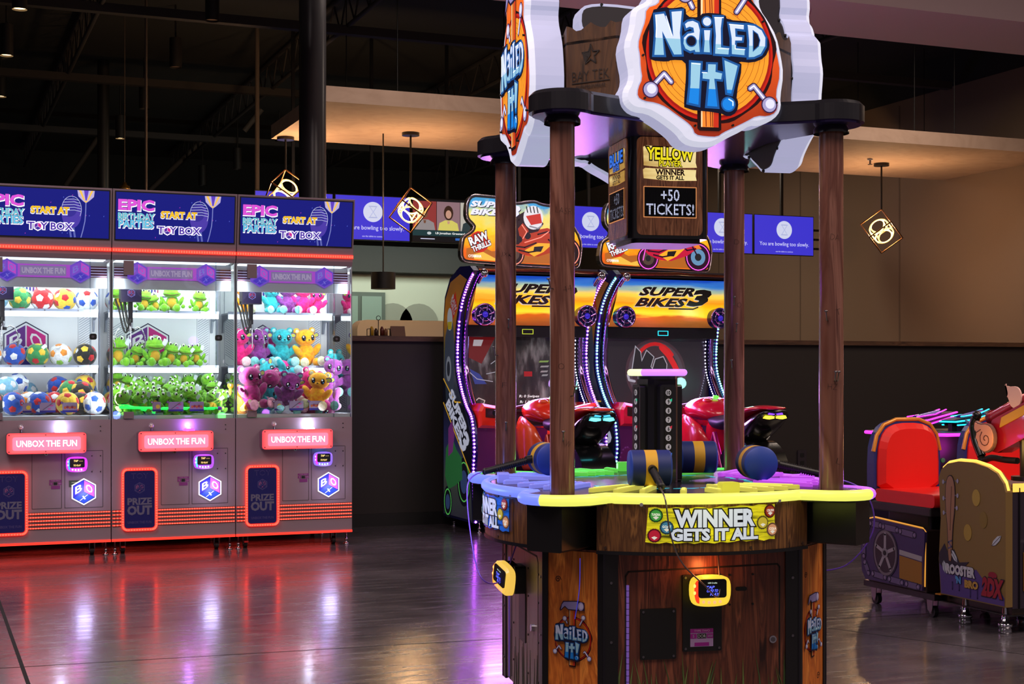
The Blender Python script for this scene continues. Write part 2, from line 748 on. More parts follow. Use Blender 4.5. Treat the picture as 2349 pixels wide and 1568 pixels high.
# slanting braces low in the dark
for i, (a, b2) in enumerate((((345, 435), (470, 315)), ((150, 425), (225, 315)), ((560, 300), (600, 250)))):
    d = 4.55 * 3330 / (860 - b2[1])
    p = (*W(a[0], d), 1.2 + (860 - a[1]) / 3330 * d)
    q = (*W(b2[0], d), 1.2 + (860 - b2[1]) / 3330 * d)
    MB().cyl(p, q, .05, BEAM2, n=6).build('sway_brace', label=['slanting brace above the middle claw machine', 'slanting brace above the left claw machine', 'short slanting brace left of the round column'][i], cat='brace')

# cylinder downlights: (column, row of the lit rim, width in the photograph, lit?)
CANM = mat((34, 31, 30), .5)
for i, (px, y, wpx, lit) in enumerate(((45, 22, 34, 1), (15, 128, 30, 1), (2, 222, 24, 1), (487, 48, 32, 0), (403, 155, 28, 0), (331, 250, 24, 0), (276, 318, 22, 1), (545, 388, 20, 0), (465, 425, 19, 0), (641, 324, 20, 0))):
    d = .15 * 3330 / wpx
    x, yy = W(px, d)
    z = 1.2 + (860 - y) / 3330 * d
    t = thing('downlight', 'black cylinder downlight in the dark ceiling, ' + ['lit, nearest the top left corner', 'lit, lower one at the left edge', 'lit, half cut by the left edge', 'unlit, nearest the column', 'unlit, between two others mid ceiling', 'unlit, above a thin drop pipe', 'lit, small and low above the middle machine', 'unlit, small one left of the column', 'unlit, lowest and smallest', 'unlit, below the left end of the raft'][i], 'downlight', (x, yy, z), 0, 'cylinder downlights')
    MB().cyl((0, 0, 0), (0, 0, .36), .075, CANM, n=20, cap=False).build('housing', t)
    MB().cyl((0, 0, .36), (0, 0, 5.75 - z), .012, CANM, n=6).build('stem', t)
    MB().cyl((0, 0, .02), (0, 0, .03), .07, mat((255, 205, 140), .5, 0, 7) if lit else mat((150, 120, 100), .6), n=20).build('lamp_face', t)

# ---------------------------------------------------------------- far pale room behind the half wall
PALE = mat((172, 178, 165), .9)
w = MB()
w.box(2, 9.2, 20.3, 20.4, 0, 2.68, PALE)
w.box(2, 9.2, 20.0, 20.4, 2.68, 3.05, CEIL)
struct(w, 'wall_far')
lamp('AREA', (5.6, 18.9, 3.0), (.9, 1, .86), 60, (4, .4), (math.radians(50), 0, 0), name='far_wall_fill')  # unseen lamp added to brighten the pale far wall
w = MB()
fr = mat((70, 82, 76), .5)
x0, x1 = XP(806, 20.2), XP(878, 20.2)
w.box(x0 - .6, x1 + .05, 20.24, 20.3, 1.2, 2.4, fr)
for i in range(3):
    a = x0 - .55 + i * (x1 - x0 + .6) / 3
    w.box(a, a + (x1 - x0 + .6) / 3 - .06, 20.22, 20.245, 1.25, 2.34, mat((120, 140, 132), .2))
struct(w, 'window_1')
for i, px in enumerate((905, 965)):
    x = XP(px, 20.2)
    P = [(x - .3, 0)] + [(x + .3 * math.cos(PI - PI * k / 12), 1.95 + .3 * math.sin(PI * k / 12)) for k in range(13)] + [(x + .3, 0)]
    MB().prism(P, 20.27, 20.31, mat((128, 132, 122), .9)).build('window_%d' % (i + 2), kind='structure')
t = thing('pendant_shade', 'black drum pendant lamp hanging before the pale far wall', 'lamp', (XP(879, 16), 16, 1.2 + 203 / 3330 * 16.2))
MB().cyl((0, 0, 0), (0, 0, .19), .14, mat((22, 20, 20), .5), n=24).build('lamp_shade', t)
MB().cyl((0, 0, .19), (0, 0, 1.9), .008, BLK2, n=6).build('cord', t)
t = thing('bench_back', 'long cream bench back behind the half wall', 'bench', (XP(965, 17), 17.2, 1.2))
MB().rbox(-.75, .75, 0, .3, -.2, .68, .12, mat((186, 180, 168), .6)).build('backrest', t)
MB().box(-.75, .75, -.2, .0, -1.2, .1, mat((120, 112, 104), .6)).build('seat_base', t)
# caddy of condiments on the cap
xx = XP(868, 11.2)
t = thing('condiment_caddy', 'small wire caddy of bottles standing on the timber wall cap', 'caddy', (xx, 11.2, 1.51))
b = MB()
for dx in (-.08, .08):
    b.tube([(dx, -.05, 0), (dx, -.05, .06), (dx, .05, .06), (dx, .05, 0)], .003, BLK2, 6)
b.box(-.085, .085, -.055, .055, 0, .006, BLK2)
b.tube([(0, 0, 0), (0, 0, .13)] + [(.018 * math.sin(k * PI / 4), 0, .148 - .018 * math.cos(k * PI / 4)) for k in range(9)], .003, BLK2, 6)
b.build('wire_rack', t)
for i, (dx, c, h) in enumerate(((-.055, (190, 150, 40), .075), (-.02, (60, 40, 30), .06), (.03, (96, 40, 30), .075), (.062, (130, 90, 60), .06))):
    j = MB().lathe([(0, 0), (.016, 0), (.016, h * .7), (.007, h), (0, h)], mat(c, .3), (dx, 0, .006), 12).build('bottle', t)
t = thing('menu_card', 'pale brown folded menu card beside the condiment caddy', 'menu card', (xx + .16, 11.2, 1.51))
MB().prism([(-.03, 0), (.0, .085), (.03, 0)], -.06, .06, mat((120, 92, 74), .7), 'x').build('card', t)

# ---------------------------------------------------------------- the row of hanging screens
Y0 = 18.7
XR = .6685 * Y0
TW = .0572 * Y0
VIO = mat((58, 52, 205), .5, 0, .95)
VIO2 = mat((80, 78, 215), .5, 0, 1.0)
PALEV = mat((196, 204, 232), .5, 0, 1.0)
TXT = mat((205, 208, 240), .5, 0, .95)
TVZ0, TVZ1 = 3.0, 3.6
for k in range(8):
    xc = XR - TW * (k + .5)
    hw = TW / 2 - .012
    lab = 'eighth seventh sixth fifth fourth third second first'.split()[k]
    sports = (k == 5)
    t = thing('hanging_screen', ('wide hanging screen showing a sports news talk with three people' if sports else 'violet bowling message screen, %s from the left in the hanging row' % lab), 'screen', (xc, Y0, TVZ0), 0, None if sports else 'violet bowling screens')
    MB().box(-hw, hw, 0, .05, 0, .6, BLK2).build('housing', t)
    MB().box(-.02, .02, .05, .09, .2, 2.75, BLACK).build('ceiling_mount', t)
    b = MB()
    if not sports:
        b.box(-hw + .01, hw - .01, -.004, 0, .01, .59, VIO)
        b.disc(0, .38, .135, -.006, PALEV, n=32)
        hg = mat((168, 178, 214), .5, 0, .9)
        b.stroke([(-.05, .45), (.05, .45), (-.045, .31), (.05, .31), (.045, .32), (-.045, .45)], .008, -.008, hg)
        b.stroke([(-.055, .455), (.055, .455)], .012, -.0085, hg)
        b.stroke([(-.055, .305), (.055, .305)], .012, -.0085, hg)
        b.text('You are bowling too slowly.', 0, .16, .86, .075, TXT, -.008, bold=.005)
        b.text('use the tablet to continue', 0, .055, .3, .022, TXT, -.008)
    else:
        b.box(-hw + .01, hw - .01, -.004, 0, .01, .59, mat((20, 22, 28), .5, 0, .6))
        third = (2 * hw - .02) / 3
        for j, (bgc, skin, hair, coat) in enumerate((((150, 60, 60), (120, 80, 60), (30, 24, 22), (150, 146, 150)), ((150, 120, 130), (205, 160, 140), (60, 38, 30), (222, 216, 110)), ((196, 196, 186), (120, 84, 66), (44, 42, 44), (48, 66, 70)))):
            c = -hw + .01 + third * (j + .5)
            e = .75
            b.box(c - third / 2 + .004, c + third / 2 - .004, -.006, -.004, .17, .56, mat(bgc, .5, 0, e))
            b.flat([(c - .15, .17), (c - .13, .27), (c - .05, .31), (c + .05, .31), (c + .13, .27), (c + .15, .17)], -.008, mat(coat, .5, 0, e))
            if j == 1:
                b.flat(circ(c, .41, .068, 16, .1), -.0085, mat(hair, .5, 0, e))
            b.flat([(c - .02, .3), (c + .02, .3), (c + .012, .26), (c - .012, .26)], -.009, mat(skin, .5, 0, e))
            b.flat(circ(c, .39, .042, 16, .058), -.010, mat(skin, .5, 0, e))
            if j == 2:
                b.flat(circ(c, .345, .034, 12, .02), -.0105, mat((34, 28, 26), .5, 0, e))
            if j != 1:
                b.flat(clip(circ(c, .415, .046, 16, .055), .42, False), -.011, mat(hair, .5, 0, e))
        b.box(-hw + .01, hw - .01, -.012, -.006, .09, .165, mat((28, 60, 66), .5, 0, .8))
        b.disc(-.28, .127, .03, -.014, mat((190, 200, 205), .5, 0, .9), rz=.02)
        b.text('LB Jonathan Greenard joins The In', .14, .127, .66, .035, mat((235, 240, 240), .5, 0, 1), -.015, bold=.02)
        b.box(.1, hw - .02, -.012, -.006, .04, .07, mat((50, 110, 200), .5, 0, .8))
        b.box(-.4, -.2, -.012, -.006, .045, .055, TXT)
    b.build('screen_picture', t)

# wall bracket right of the last screen
t = thing('wall_bracket', 'dark bracket holding the last violet screen to the wall', 'bracket', (XR + .06, Y0, 3.1))
for dz in (0, .14, .28):
    MB().box(-.06, .14, .0, .05, dz, dz + .03, BLK2).build('arm', t)

# ---------------------------------------------------------------- two cube pendants under the raft
GOLD = mat((255, 196, 110), .4, 0, 3.2)
BRASS = mat((120, 84, 54), .35, .8)


def cube_pendant(px, d, yc, s, tilt, label):
    x, y = W(px, d)
    zc = 1.2 + (860 - yc) / 3330 * d
    t = thing('cube_pendant', label, 'pendant lamp', (x, y, 3.97), 0, None)
    dz = zc - 3.97
    MB().cyl((0, 0, -.035), (0, 0, 0), .10, BLACK, n=24).build('canopy', t)
    MB().cyl((0, 0, dz + s * .86), (0, 0, -.035), .012, BLACK, n=8).build('stem', t)
    X = T(0, 0, dz) @ R('Z', tilt) @ R('X', 54.7) @ R('Z', 45)
    b = MB(X)
    h = s / 2
    C = [(i, j, k) for i in (-h, h) for j in (-h, h) for k in (-h, h)]
    for i in range(8):
        for j in range(i + 1, 8):
            if sum(abs(C[i][q] - C[j][q]) > 1e-6 for q in range(3)) == 1:
                b.cyl(C[i], C[j], .0085, BRASS, n=6)
    b.build('cube_frame', t)
    for ax, dgr in (('X', 0), ('X', 90), ('Y', 90)):
        for sg in (-1, 1):
            b = MB(T(0, 0, dz) @ R('Z', tilt + 15) @ R('X', 54.7) @ R('Z', 45) @ R(ax, dgr) @ T(0, 0, sg * s * .33))
            b.tube([(s * .33 * math.cos(a * PI / 12), s * .33 * math.sin(a * PI / 12), 0) for a in range(24)], .0085, GOLD, 8, True)
            b.build('lamp_ring', t)
    lamp('POINT', (x, y, zc), (1, .60, .30), 75, .12, name='pendant_light')


cube_pendant(942, 16.6, 482, .30, 20, 'cube wire pendant with glowing rings, left one before the violet screens')
cube_pendant(2022, 19.0, 530, .33, 50, 'cube wire pendant with glowing rings, right one before the beige wall')
cube_pendant(655, 16.9, 440, .30, 5, 'glowing ring pendant mostly hidden behind the right claw machine header')
t = thing('gilt_pendant', 'small gilt pendant cap just above the middle claw machine header', 'pendant lamp', (*W(286, 18), 1.2 + 425 / 3330 * 18))
MB().lathe([(0, .09), (.02, .09), (.03, .06), (.06, .045), (.065, .02), (.08, 0), (0, 0)], mat((190, 150, 80), .3, .9), n=20).build('cap', t)
MB().cyl((0, 0, .09), (0, 0, 5.76 - 1.2 - 425 / 3330 * 18), .005, BEAM2, n=6).build('cord', t)

# ================================================================ CLAW MACHINES
TAUPE = mat((142, 121, 131), .42)
TAUPE2 = mat((120, 104, 112), .45)
NAVY = mat((30, 26, 92), .3, 0, .25)
LEDR = mat((255, 40, 28), .5, 0, 3.2)
LEDR2 = mat((255, 96, 76), .5, 0, 1.5)
PINKS = mat((240, 78, 84), .5, 0, .95)
PINKG = mat((226, 110, 140), .5, 0, .8)
GLOWW = mat((236, 236, 255), .5, 0, 1.9)
SHELFG = mat((235, 245, 250), .5, 0, 3.8)
PURP = mat((92, 34, 140), .4, 0, .5)
MAGE = mat((196, 22, 140), .4, 0, .5)
INBACK = mat((236, 240, 246), .5)
INGREY = mat((150, 158, 176), .4, .3)
DNAVY = mat((24, 26, 70), .4)
LW = mat((235, 240, 250), .4, 0, .6)


def hexlogo(b, cx, cz, r, y, c_left, c_right, c_bot, letter, line, lw=.06, border=None, bw=.14):
    """cube seen corner-on: three rhombi with B, O and X"""
    H = [(cx + r * math.cos(math.radians(90 + 60 * k)), cz + r * math.sin(math.radians(90 + 60 * k))) for k in range(6)]
    c = (cx, cz)
    if border:
        b.flat(offset(H, r * bw), y + .0012, border, .001)
    b.flat(offset(H, r * lw), y + .0008, line)
    sh = r * lw * .6

    def rh(P, m):
        b.flat(offset(P, -sh), y, m)
    rh([H[0], H[1], H[2], c][::1] if 0 else [H[0], H[1], (H[1][0], H[1][1] - 0), c], c_left) if 0 else None
    rh([c, H[0], H[1], H[2]], c_left)
    rh([c, H[0], H[5], H[4]], c_right)
    rh([c, H[2], H[3], H[4]], c_bot)
    M0 = b.M.copy()
    s = r * .5
    k = math.tan(math.radians(30))

    def skew(ox, oz, ux, uz, vx, vz, t):
        A = Matrix(((ux, 0, vx, ox), (0, 1, 0, 0), (uz, 0, vz, oz), (0, 0, 0, 1)))
        b.M = M0 @ A
        b.text(t, 0, 0, .6, .6, letter, y - .001, bold=.012)
    a = r * .866
    # unit square axes of each face, centred on the face
    mid = lambda P: (sum(p[0] for p in P) / 4, sum(p[1] for p in P) / 4)
    m = mid([c, H[0], H[1], H[2]])
    skew(m[0], m[1], a, -a * k * -1 if 0 else -a * -k, 0, r, 'B') if 0 else skew(m[0], m[1], a, r * .5, 0, r, 'B')
    m = mid([c, H[0], H[5], H[4]])
    skew(m[0], m[1], a, -r * .5, 0, r, 'O')
    m = mid([c, H[2], H[3], H[4]])
    skew(m[0], m[1], a * .95, r * .22, a * .42, r * .62, 'X')
    b.M = M0
    return b


def reader(parent, x, z, y=0, s=1.0, rot=0, body=((60, 120, 255), (220, 40, 255)), lit=1.6, warm=False):
    """tap-card reader: glowing rounded shell, dark screen, small lit buttons; faces -y"""
    M = T(x, y, z) @ R('Z', rot) @ Matrix.Scale(s, 4)
    c1 = mat(body[0], .3, 0, lit)
    c2 = mat(body[1], .3, 0, lit)
    b = MB(M)
    b.rbox(-.052, .052, -.03, 0, -.05, .05, .02, BLK2)
    b.build('mounting_block', parent)
    P = smooth_loop([(-.074, .03), (-.05, .052), (.05, .052), (.074, .03), (.07, -.045), (.035, -.056), (-.035, -.056), (-.07, -.045)], 2)
    b = MB(M)
    b.bead(P, .01, -.062, -.03, c2)
    L = [p for p in P if p[0] < -.02]
    b.prism(sorted([p for p in offset(P, -.009) if p[0] < -.036], key=lambda p: math.atan2(p[1], -p[0] - .03)), -.0635, -.062, c1)
    sh = b.build('glowing_shell', parent)
    b = MB(M)
    b.rbox(-.05, .052, -.066, -.062, -.024, .04, .01, BLK2)
    if warm:
        b.text('4.00 Credits', 0, .028, .034, .005, mat((220, 240, 220), .5, 0, 1.2), -.068)
        for i, q in enumerate(('TAP', 'CARD TO', 'PLAY')):
            b.text(q, -.008 + i * .008, .013 - i * .012, .03 + .01 * (i % 2), .009, mat((90, 100, 255), .5, 0, 1.6), -.068, bold=.03, shear=.3)
    else:
        b.text('TAP', -.008, .024, .03, .013, mat((240, 210, 120), .5, 0, 1.4), -.068, bold=.03, shear=.2)
        b.text('YOUR CARD', .026, .022, .026, .005, mat((240, 210, 120), .5, 0, 1.2), -.068)
        b.text('TO PLAY', 0, -.008, .05, .012, mat((240, 210, 120), .5, 0, 1.4), -.068, bold=.03, shear=.2)
    b.build('display', sh)
    for i in range(4):
        MB(M).ell((-.03 + .02 * i, -.062, -.038 - .002 * (i in (1, 2))), (.006, .004, .006), mat((255, 90, 60) if warm else (120, 220, 255), .3, 0, 5), 8).build('button_light', sh)
    for i in range(2):
        MB(M).ell((-.062, -.062, .018 - .024 * i), (.005, .004, .007), mat((255, 120, 60) if warm else (255, 120, 220), .3, 0, 5), 8).build('button_light', sh)
    return sh


def caster(parent, x, y, brake=False):
    b = MB(T(x, y, 0))
    b.cyl((-.012, 0, .028), (.012, 0, .028), .028, BLK2, n=16)
    b.cyl((-.016, 0, .028), (.016, 0, .028), .012, STEEL, n=10)
    wl = b.build('caster', parent)
    b = MB(T(x, y, 0))
    b.prism([(-.02, .095), (.03, .095), (.022, .035), (-.004, .02), (-.014, .04)], -.018, -.0145, STEEL, 'x')
    b.prism([(-.02, .095), (.03, .095), (.022, .035), (-.004, .02), (-.014, .04)], .0145, .018, STEEL, 'x')
    b.box(-.025, .025, -.022, .03, .09, .1, STEEL)
    if brake:
        b.box(-.014, .014, -.05, -.02, .04, .052, mat((190, 40, 40), .4))
    b.build('fork', wl)


def foot(parent, x, y, h=.1):
    MB(T(x, y, 0)).lathe([(0, 0), (.022, 0), (.022, .006), (.01, .012), (.01, .03), (.014, .03), (.014, .04), (.006, .042), (.006, h)], CHROME, n=12).build('levelling_foot', parent)


CLAW_X = (.733, 1.563, 2.393)
CY = 9.97


def claw_machine(idx, label, light_c):
    t = thing('claw_machine', label, 'claw machine', (CLAW_X[idx], CY, 0), 0, None)
    HW = .412
    # lower body
    b = MB()
    b.box(-HW, HW, 0, .83, .1, .905, TAUPE)
    b.box(-HW, HW, .68, .83, .905, 1.97, TAUPE)
    b.box(-HW, HW, 0, .83, 1.97, 2.08, TAUPE)
    for x in (.29, .345):
        for z in (.665, .56):
            b.cyl((x, -.004, z), (x, 0, z), .004, BLACK, n=8)
    for z in (.86, .83):
        b.cyl((.345, -.004, z), (.345, 0, z), .004, BLACK, n=8)
    b.build('cabinet', t, bevel=.003)
    # base glow edge
    MB().box(-HW, HW, -.006, 0, .09, .106, mat((255, 50, 36), .5, 0, 1.6)).build('base_light_strip', t)
    lamp('AREA', (CLAW_X[idx], CY + .35, .075), (1, .05, .03), .8, (.8, .15), name='base_light')
    # five rows of red diodes
    for k in range(5):
        z = .292 - .0235 * k
        b = MB()
        for x0, x1 in ((-HW + .004, -.342), (-.122, HW - .004)):
            b.box(x0, x1, -.004, 0, z - .008, z + .008, mat((70, 16, 14), .4))
            n = int((x1 - x0) / .0165)
            b.box(x0, x1, -.0055, -.004, z - .0035, z + .0035, LEDR)
            for i in range(n):
                xx = x0 + (i + .5) * (x1 - x0) / n
                b.box(xx - .005, xx + .005, -.008, -.004, z - .0045, z + .0045, LEDR2)
        b.build('diode_row', t)
    # prize door
    P = rrect(-.342, -.122, .165, .57, .03, 5)
    b = MB()
    b.tube([(p[0], -.012, p[1]) for p in P], .009, LEDR, 8, True)
    n = 64
    for i in range(len(P)):
        a, c = Vector(P[i]), Vector(P[(i + 1) % len(P)])
        k = max(1, int((c - a).length / .017))
        for j in range(k):
            q = a.lerp(c, (j + .5) / k)
            b.box(q.x - .005, q.x + .005, -.023, -.012, q.y - .005, q.y + .005, LEDR2)
    b.build('door_light_frame', t)
    b = MB()
    b.prism(offset(P, -.012), -.012, .0, NAVY)
    b.prism(offset(P, -.012), -.004, .001, BLK2)
    GR = mat((118, 110, 140), .4, 0, .1)
    LN = mat((78, 66, 128), .4, 0, .12)
    b.text('TOY', -.232, .525, .11, .036, LN, -.0135, bold=.0)
    b.text('TOY', -.232, .525, .10, .028, NAVY, -.0145, bold=.0)
    hexlogo(b, -.232, .445, .034, -.0140, NAVY, NAVY, NAVY, mat((150, 84, 130), .4, 0, .2), LN, .12)
    b.text('PRIZE', -.232, .355, .155, .042, GR, -.0135, bold=.04)
    b.text('OUT', -.232, .295, .155, .056, GR, -.0135, bold=.05)
    b.text('UNBOX THE FUN', -.232, .215, .155, .016, LN, -.0135, bold=.03)
    b.build('prize_door', t)
    # service doors
    b = MB()
    DK = mat((58, 50, 56), .6)
    for x0, x1, z0, z1 in ((-.088, .098, .325, .7), (.118, .36, .325, .7)):
        b.stroke([(x0, z0), (x1, z0), (x1, z1), (x0, z1)], .003, -.001, DK, .001, True, False)
    b.build('service_door', t)
    for x, z in ((.0, .682), (.235, .70)):
        MB().cyl((x, -.01, z), (x, 0, z), .011, CHROME, n=14).cyl((x, -.012, z), (x, -.01, z), .005, BLK2, n=8).build('lock', t)
    # licence stickers
    b = MB()
    MG = mat((120, 44, 110), .5)
    b.box(.02, .098, -.002, 0, .5, .512, MG)
    b.text('TYPE TWO', .059, .506, .055, .007, mat((180, 130, 170), .5), -.003)
    b.box(.02, .044, -.002, 0, .478, .496, MG)
    b.box(.047, .07, -.002, 0, .478, .496, BLK2)
    b.box(.073, .098, -.002, 0, .478, .496, MG)
    b.text('5', .032, .487, .006, .01, mat((190, 150, 180), .5), -.003)
    b.text('2020', .0855, .487, .018, .008, mat((190, 150, 180), .5), -.003)
    b.box(.032, .088, -.002, 0, .452, .474, MG)
    b.build('licence_sticker', t, label='magenta licence sticker')
    if idx == 0:
        b = MB().box(.145, .225, -.002, 0, .462, .505, mat((58, 66, 50), .5))
        b.box(.16, .21, -.003, -.002, .489, .495, mat((140, 150, 120), .5))
        b.box(.155, .215, -.003, -.002, .471, .476, mat((140, 150, 120), .5))
        b.build('notice_sticker', t, label='small green notice sticker')
    # glowing cube logo on the right door
    b = MB(T(0, -.012, 0))
    hexlogo(b, .238, .43, .078, 0, mat((44, 40, 190), .4, 0, 1.1), mat((190, 90, 210), .4, 0, 1.1), mat((40, 70, 200), .4, 0, 1.1), GLOWW, mat((40, 30, 130), .4, 0, .8), .03, GLOWW, .12)
    b.build('cube_logo_light', t)
    lamp('POINT', (CLAW_X[idx] + .238, CY - .06, .43), (.62, .6, 1), .9, .05, name='logo_glow')
    reader(t, .19, .615, 0, .93, body=(((70, 150, 255), (190, 50, 235)), ((80, 190, 255), (150, 70, 235)), ((230, 50, 240), (120, 90, 235)))[idx], lit=1.7)
    lamp('POINT', (CLAW_X[idx] + .19, CY - .09, .69), (.7, .1, 1) if idx < 2 else (.1, .4, 1), .35, .03, name='reader_glow')
    # glowing slogan box
    P = rrect(-.25, .245, .69, .825, .02, 4)
    b = MB()
    b.prism(P, -.085, 0, mat((126, 84, 96), .4))
    b.prism(rrect(-.235, .23, .7, .815, .015), -.086, -.08, TAUPE2)
    b.build('slogan_box', t)
    b = MB()
    b.bead(P, .006, -.105, -.086, PINKS)
    b.prism(rrect(-.215, .21, .712, .8, .014), -.107, -.105, PINKG)
    for x in (-.235, -.01, .23):
        for z in (.705, .812):
            if x or 1:
                b.cyl((x, -.108, z), (x, -.1, z), .004, BLK2, n=8)
    b.text('UNBOX THE FUN', -.003, .757, .375, .04, mat((230, 60, 130), .4, 0, .6), -.1085, .001, .02, .02)
    b.text('UNBOX THE FUN', -.003, .757, .375, .04, mat((255, 244, 255), .5, 0, 1.6), -.1105, .001, .022)
    b.build('slogan_face', t)
    lamp('AREA', (CLAW_X[idx], CY - .13, .757), (1, .35, .38), .8, (.45, .12), (PI / 2, 0, 0), name='slogan_glow')
    lc = light_c
    d = MB().ell((.09, -.045, .828), (.04, .03, .016), mat(lc, .3, 0, 6), 16).build('signal_dome', t)
    lamp('POINT', (CLAW_X[idx] + .09, CY - .03, .862), tuple(v / 255 for v in lc), 1.2, .02, name='dome_glow')
    b = MB().cyl((-.16, -.045, .825), (-.16, -.045, .845), .006, STEEL, n=8)
    b.ell((-.16, -.045, .862), (.018, .018, .02), mat((190, 180, 190), .15, .3), 10)
    b.build('joystick', t)
    # header with its screen: leans forward towards the top
    M = T(0, -.03, 0)
    b = MB()
    b.prism([(-.015, 2.0), (-.03, 2.08), (-.075, 2.435), (.83, 2.435), (.83, 1.99), (0, 1.97)], -HW, HW, TAUPE, 'x')
    b.build('header', t, bevel=.003)
    b = MB().box(-HW, HW, -.03, -.012, 2.022, 2.045, LEDR)
    for i in range(48):
        x = -HW + (i + .5) * 2 * HW / 48
        b.box(x - .005, x + .005, -.034, -.03, 2.026, 2.041, LEDR2)
    b.build('header_light_strip', t)
    b = MB(Matrix.Translation((0, -.032, 2.085)) @ R('X', 7.2))
    b.box(-.4, .4, -.006, .004, .012, .34, BLK2)
    SB_ = mat((8, 18, 120), .4, 0, .9)
    b.box(-.393, .393, -.008, -.006, .02, .332, SB_)
    ym = -.0095
    WT = mat((238, 240, 255), .4, 0, 1.0)
    # balloons
    BAL = mat((74, 58, 170), .4, 0, .8)
    b.disc(.155, .175, .062, ym, BAL, n=28, rz=.095)
    b.disc(.14, .21, .05, ym - .0002, mat((52, 44, 150), .4, 0, .8), n=24, rz=.055)
    for k in range(5):
        zz = .2 + k * .018
        wv = .058 * math.sqrt(max(0, 1 - ((zz - .205) / .1) ** 2))
        b.stroke([(.155 - wv, zz - .005), (.155 + wv * .3, zz), (.155 + wv, zz - .008)], .0035, ym - .0004, mat((190, 200, 240), .4, 0, .7))
    b.stroke([(.155 + .062 * math.cos(a), .205 + .085 * math.sin(a)) for a in [PI * k / 12 for k in range(-2, 14)]], .003, ym - .0004, mat((200, 206, 245), .4, 0, .7))
    for x in (.143, .168):
        b.stroke([(x, .085), (x + .01, .022)], .012, ym, mat((96, 108, 190), .4, 0, .7), cap=False)
    GB = mat((236, 190, 70), .4, 0, .95)
    b.flat([(.19, .33), (.3, .33), (.295, .29), (.265, .262), (.245, .248), (.225, .262), (.197, .29)], ym - .0006, mat((190, 180, 225), .4, 0, .8))
    b.flat([(.232, .33), (.262, .33), (.25, .265), (.242, .265)], ym - .0008, mat((90, 60, 190), .4, 0, .9))
    b.flat([(.2, .33), (.215, .33), (.24, .262), (.228, .27)], ym - .0008, GB)
    b.flat([(.278, .33), (.291, .33), (.262, .27), (.25, .262)], ym - .0008, GB)
    b.flat([(.232, .262), (.258, .262), (.245, .25)], ym - .001, GB)
    b.stroke([(.245, .25), (.244, .19), (.24, .13), (.228, .07), (.216, .024)], .006, ym - .0006, mat((120, 130, 200), .4, 0, .8))
    random.seed(3)
    for k in range(16):
        x, z = random.uniform(-.35, .36), random.uniform(.03, .32)
        b.flat([(x, z), (x + .006, z + .004), (x + .003, z - .006)], ym + .0002, mat((90, 110, 220) if k % 3 else (180, 60, 190), .4, 0, .8))
    for txt, x, z, w_, h_, c, bo in (('EPIC', -.262, .25, .225, .066, (206, 76, 204), .07), ('BIRTHDAY', -.262, .176, .235, .042, (110, 205, 224), .04), ('PARTIES', -.262, .126, .225, .05, (96, 190, 226), .05)):
        b.text(txt, x + .003, z - .006, w_, h_, WT, ym - .001, .0008, .01, .06)
        b.text(txt, x, z, w_, h_, mat((10, 12, 60), .4, 0, .4), ym - .0022, .0008, .01, .04)
        b.text(txt, x, z, w_, h_, mat(c, .4, 0, 1), ym - .0034, .0008, bo - .03)
    b.text('EPIC', -.262, .265, .2, .02, mat((232, 150, 232), .4, 0, 1), ym - .0042, .0004, .0) if 0 else None
    b.text('START AT', .02, .19, .235, .042, WT, ym - .001, .0008, .02, .075)
    b.text('START AT', .02, .194, .235, .042, mat((20, 12, 50), .4, 0, .4), ym - .0022, .0008, .02, .04)
    b.text('START AT', .02, .195, .235, .042, mat((252, 190, 30), .4, 0, 1), ym - .0034, .0008, .035)
    b.text('T', -.098, .09, .042, .045, WT, ym - .001, .0008, .02, .08)
    b.text('T', -.098, .09, .042, .045, mat((74, 44, 160), .4, 0, .9), ym - .0022, .0008, .02)
    b.text('Y BOX', .062, .09, .2, .045, WT, ym - .001, .0008, .02, .08)
    b.text('Y BOX', .062, .09, .2, .045, mat((74, 44, 160), .4, 0, .9), ym - .0022, .0008, .02)
    H = [(-.055 + .025 * math.cos(math.radians(90 + 60 * k)), .086 + .025 * math.sin(math.radians(90 + 60 * k))) for k in range(6)]
    b.flat(offset(H, .006), ym - .0005, WT)
    cc = (-.055, .086)
    b.flat(offset([cc, H[0], H[1], H[2]], -.001), ym - .002, mat((90, 40, 160), .4, 0, .9))
    b.flat(offset([cc, H[4], H[5], H[0]], -.001), ym - .002, mat((200, 40, 140), .4, 0, .9))
    b.flat(offset([cc, H[2], H[3], H[4]], -.001), ym - .002, mat((60, 40, 150), .4, 0, .9))
    b.build('header_screen', t, label='blue birthday party advertising screen')
    # ---- the glass box
    GT = mat((170, 182, 190), .25, .5)
    for x in (-HW + .004, HW - .004):
        b = MB()
        b.box(x - .004, x + .004, 0, .012, .905, 1.97, GT)
        b.build('corner_post', t)
        MB().box(x - .003, x + .003, .62, .68, .905, 1.97, INGREY).build('rear_post', t)
        MB().box(x - .001, x + .001, .012, .66, .905, 1.97, glass_mat('side_glass', (.95, .97, .98), .7)).build('side_pane', t)
    MB().box(-HW + .01, HW - .01, .004, .008, .905, 1.97, GLASS).build('front_pane', t)
    MB().box(.275, .283, -.003, .004, .905, 1.97, glass_mat('pane_edge', (.8, .86, .9), .3)).build('pane_edge', t)
    for z0, z1 in ((1.87, 1.965), (.91, .955)):
        MB().box(-.335, -.27, -.012, .01, z0, z1, TAUPE2).build('hinge_cover', t)
    MB().rbox(.275, .32, -.014, .012, 1.435, 1.475, .012, BLK2).cyl((.295, -.018, 1.455), (.295, -.012, 1.455), .009, STEEL, n=10).build('pane_lock', t)
    # slogan beam inside
    b = MB().box(-HW + .02, HW - .02, .05, .1, 1.78, 1.955, mat((196, 204, 216), .4))
    b.box(-HW + .02, HW - .02, .045, .05, 1.85, 1.925, mat((88, 40, 70), .4))
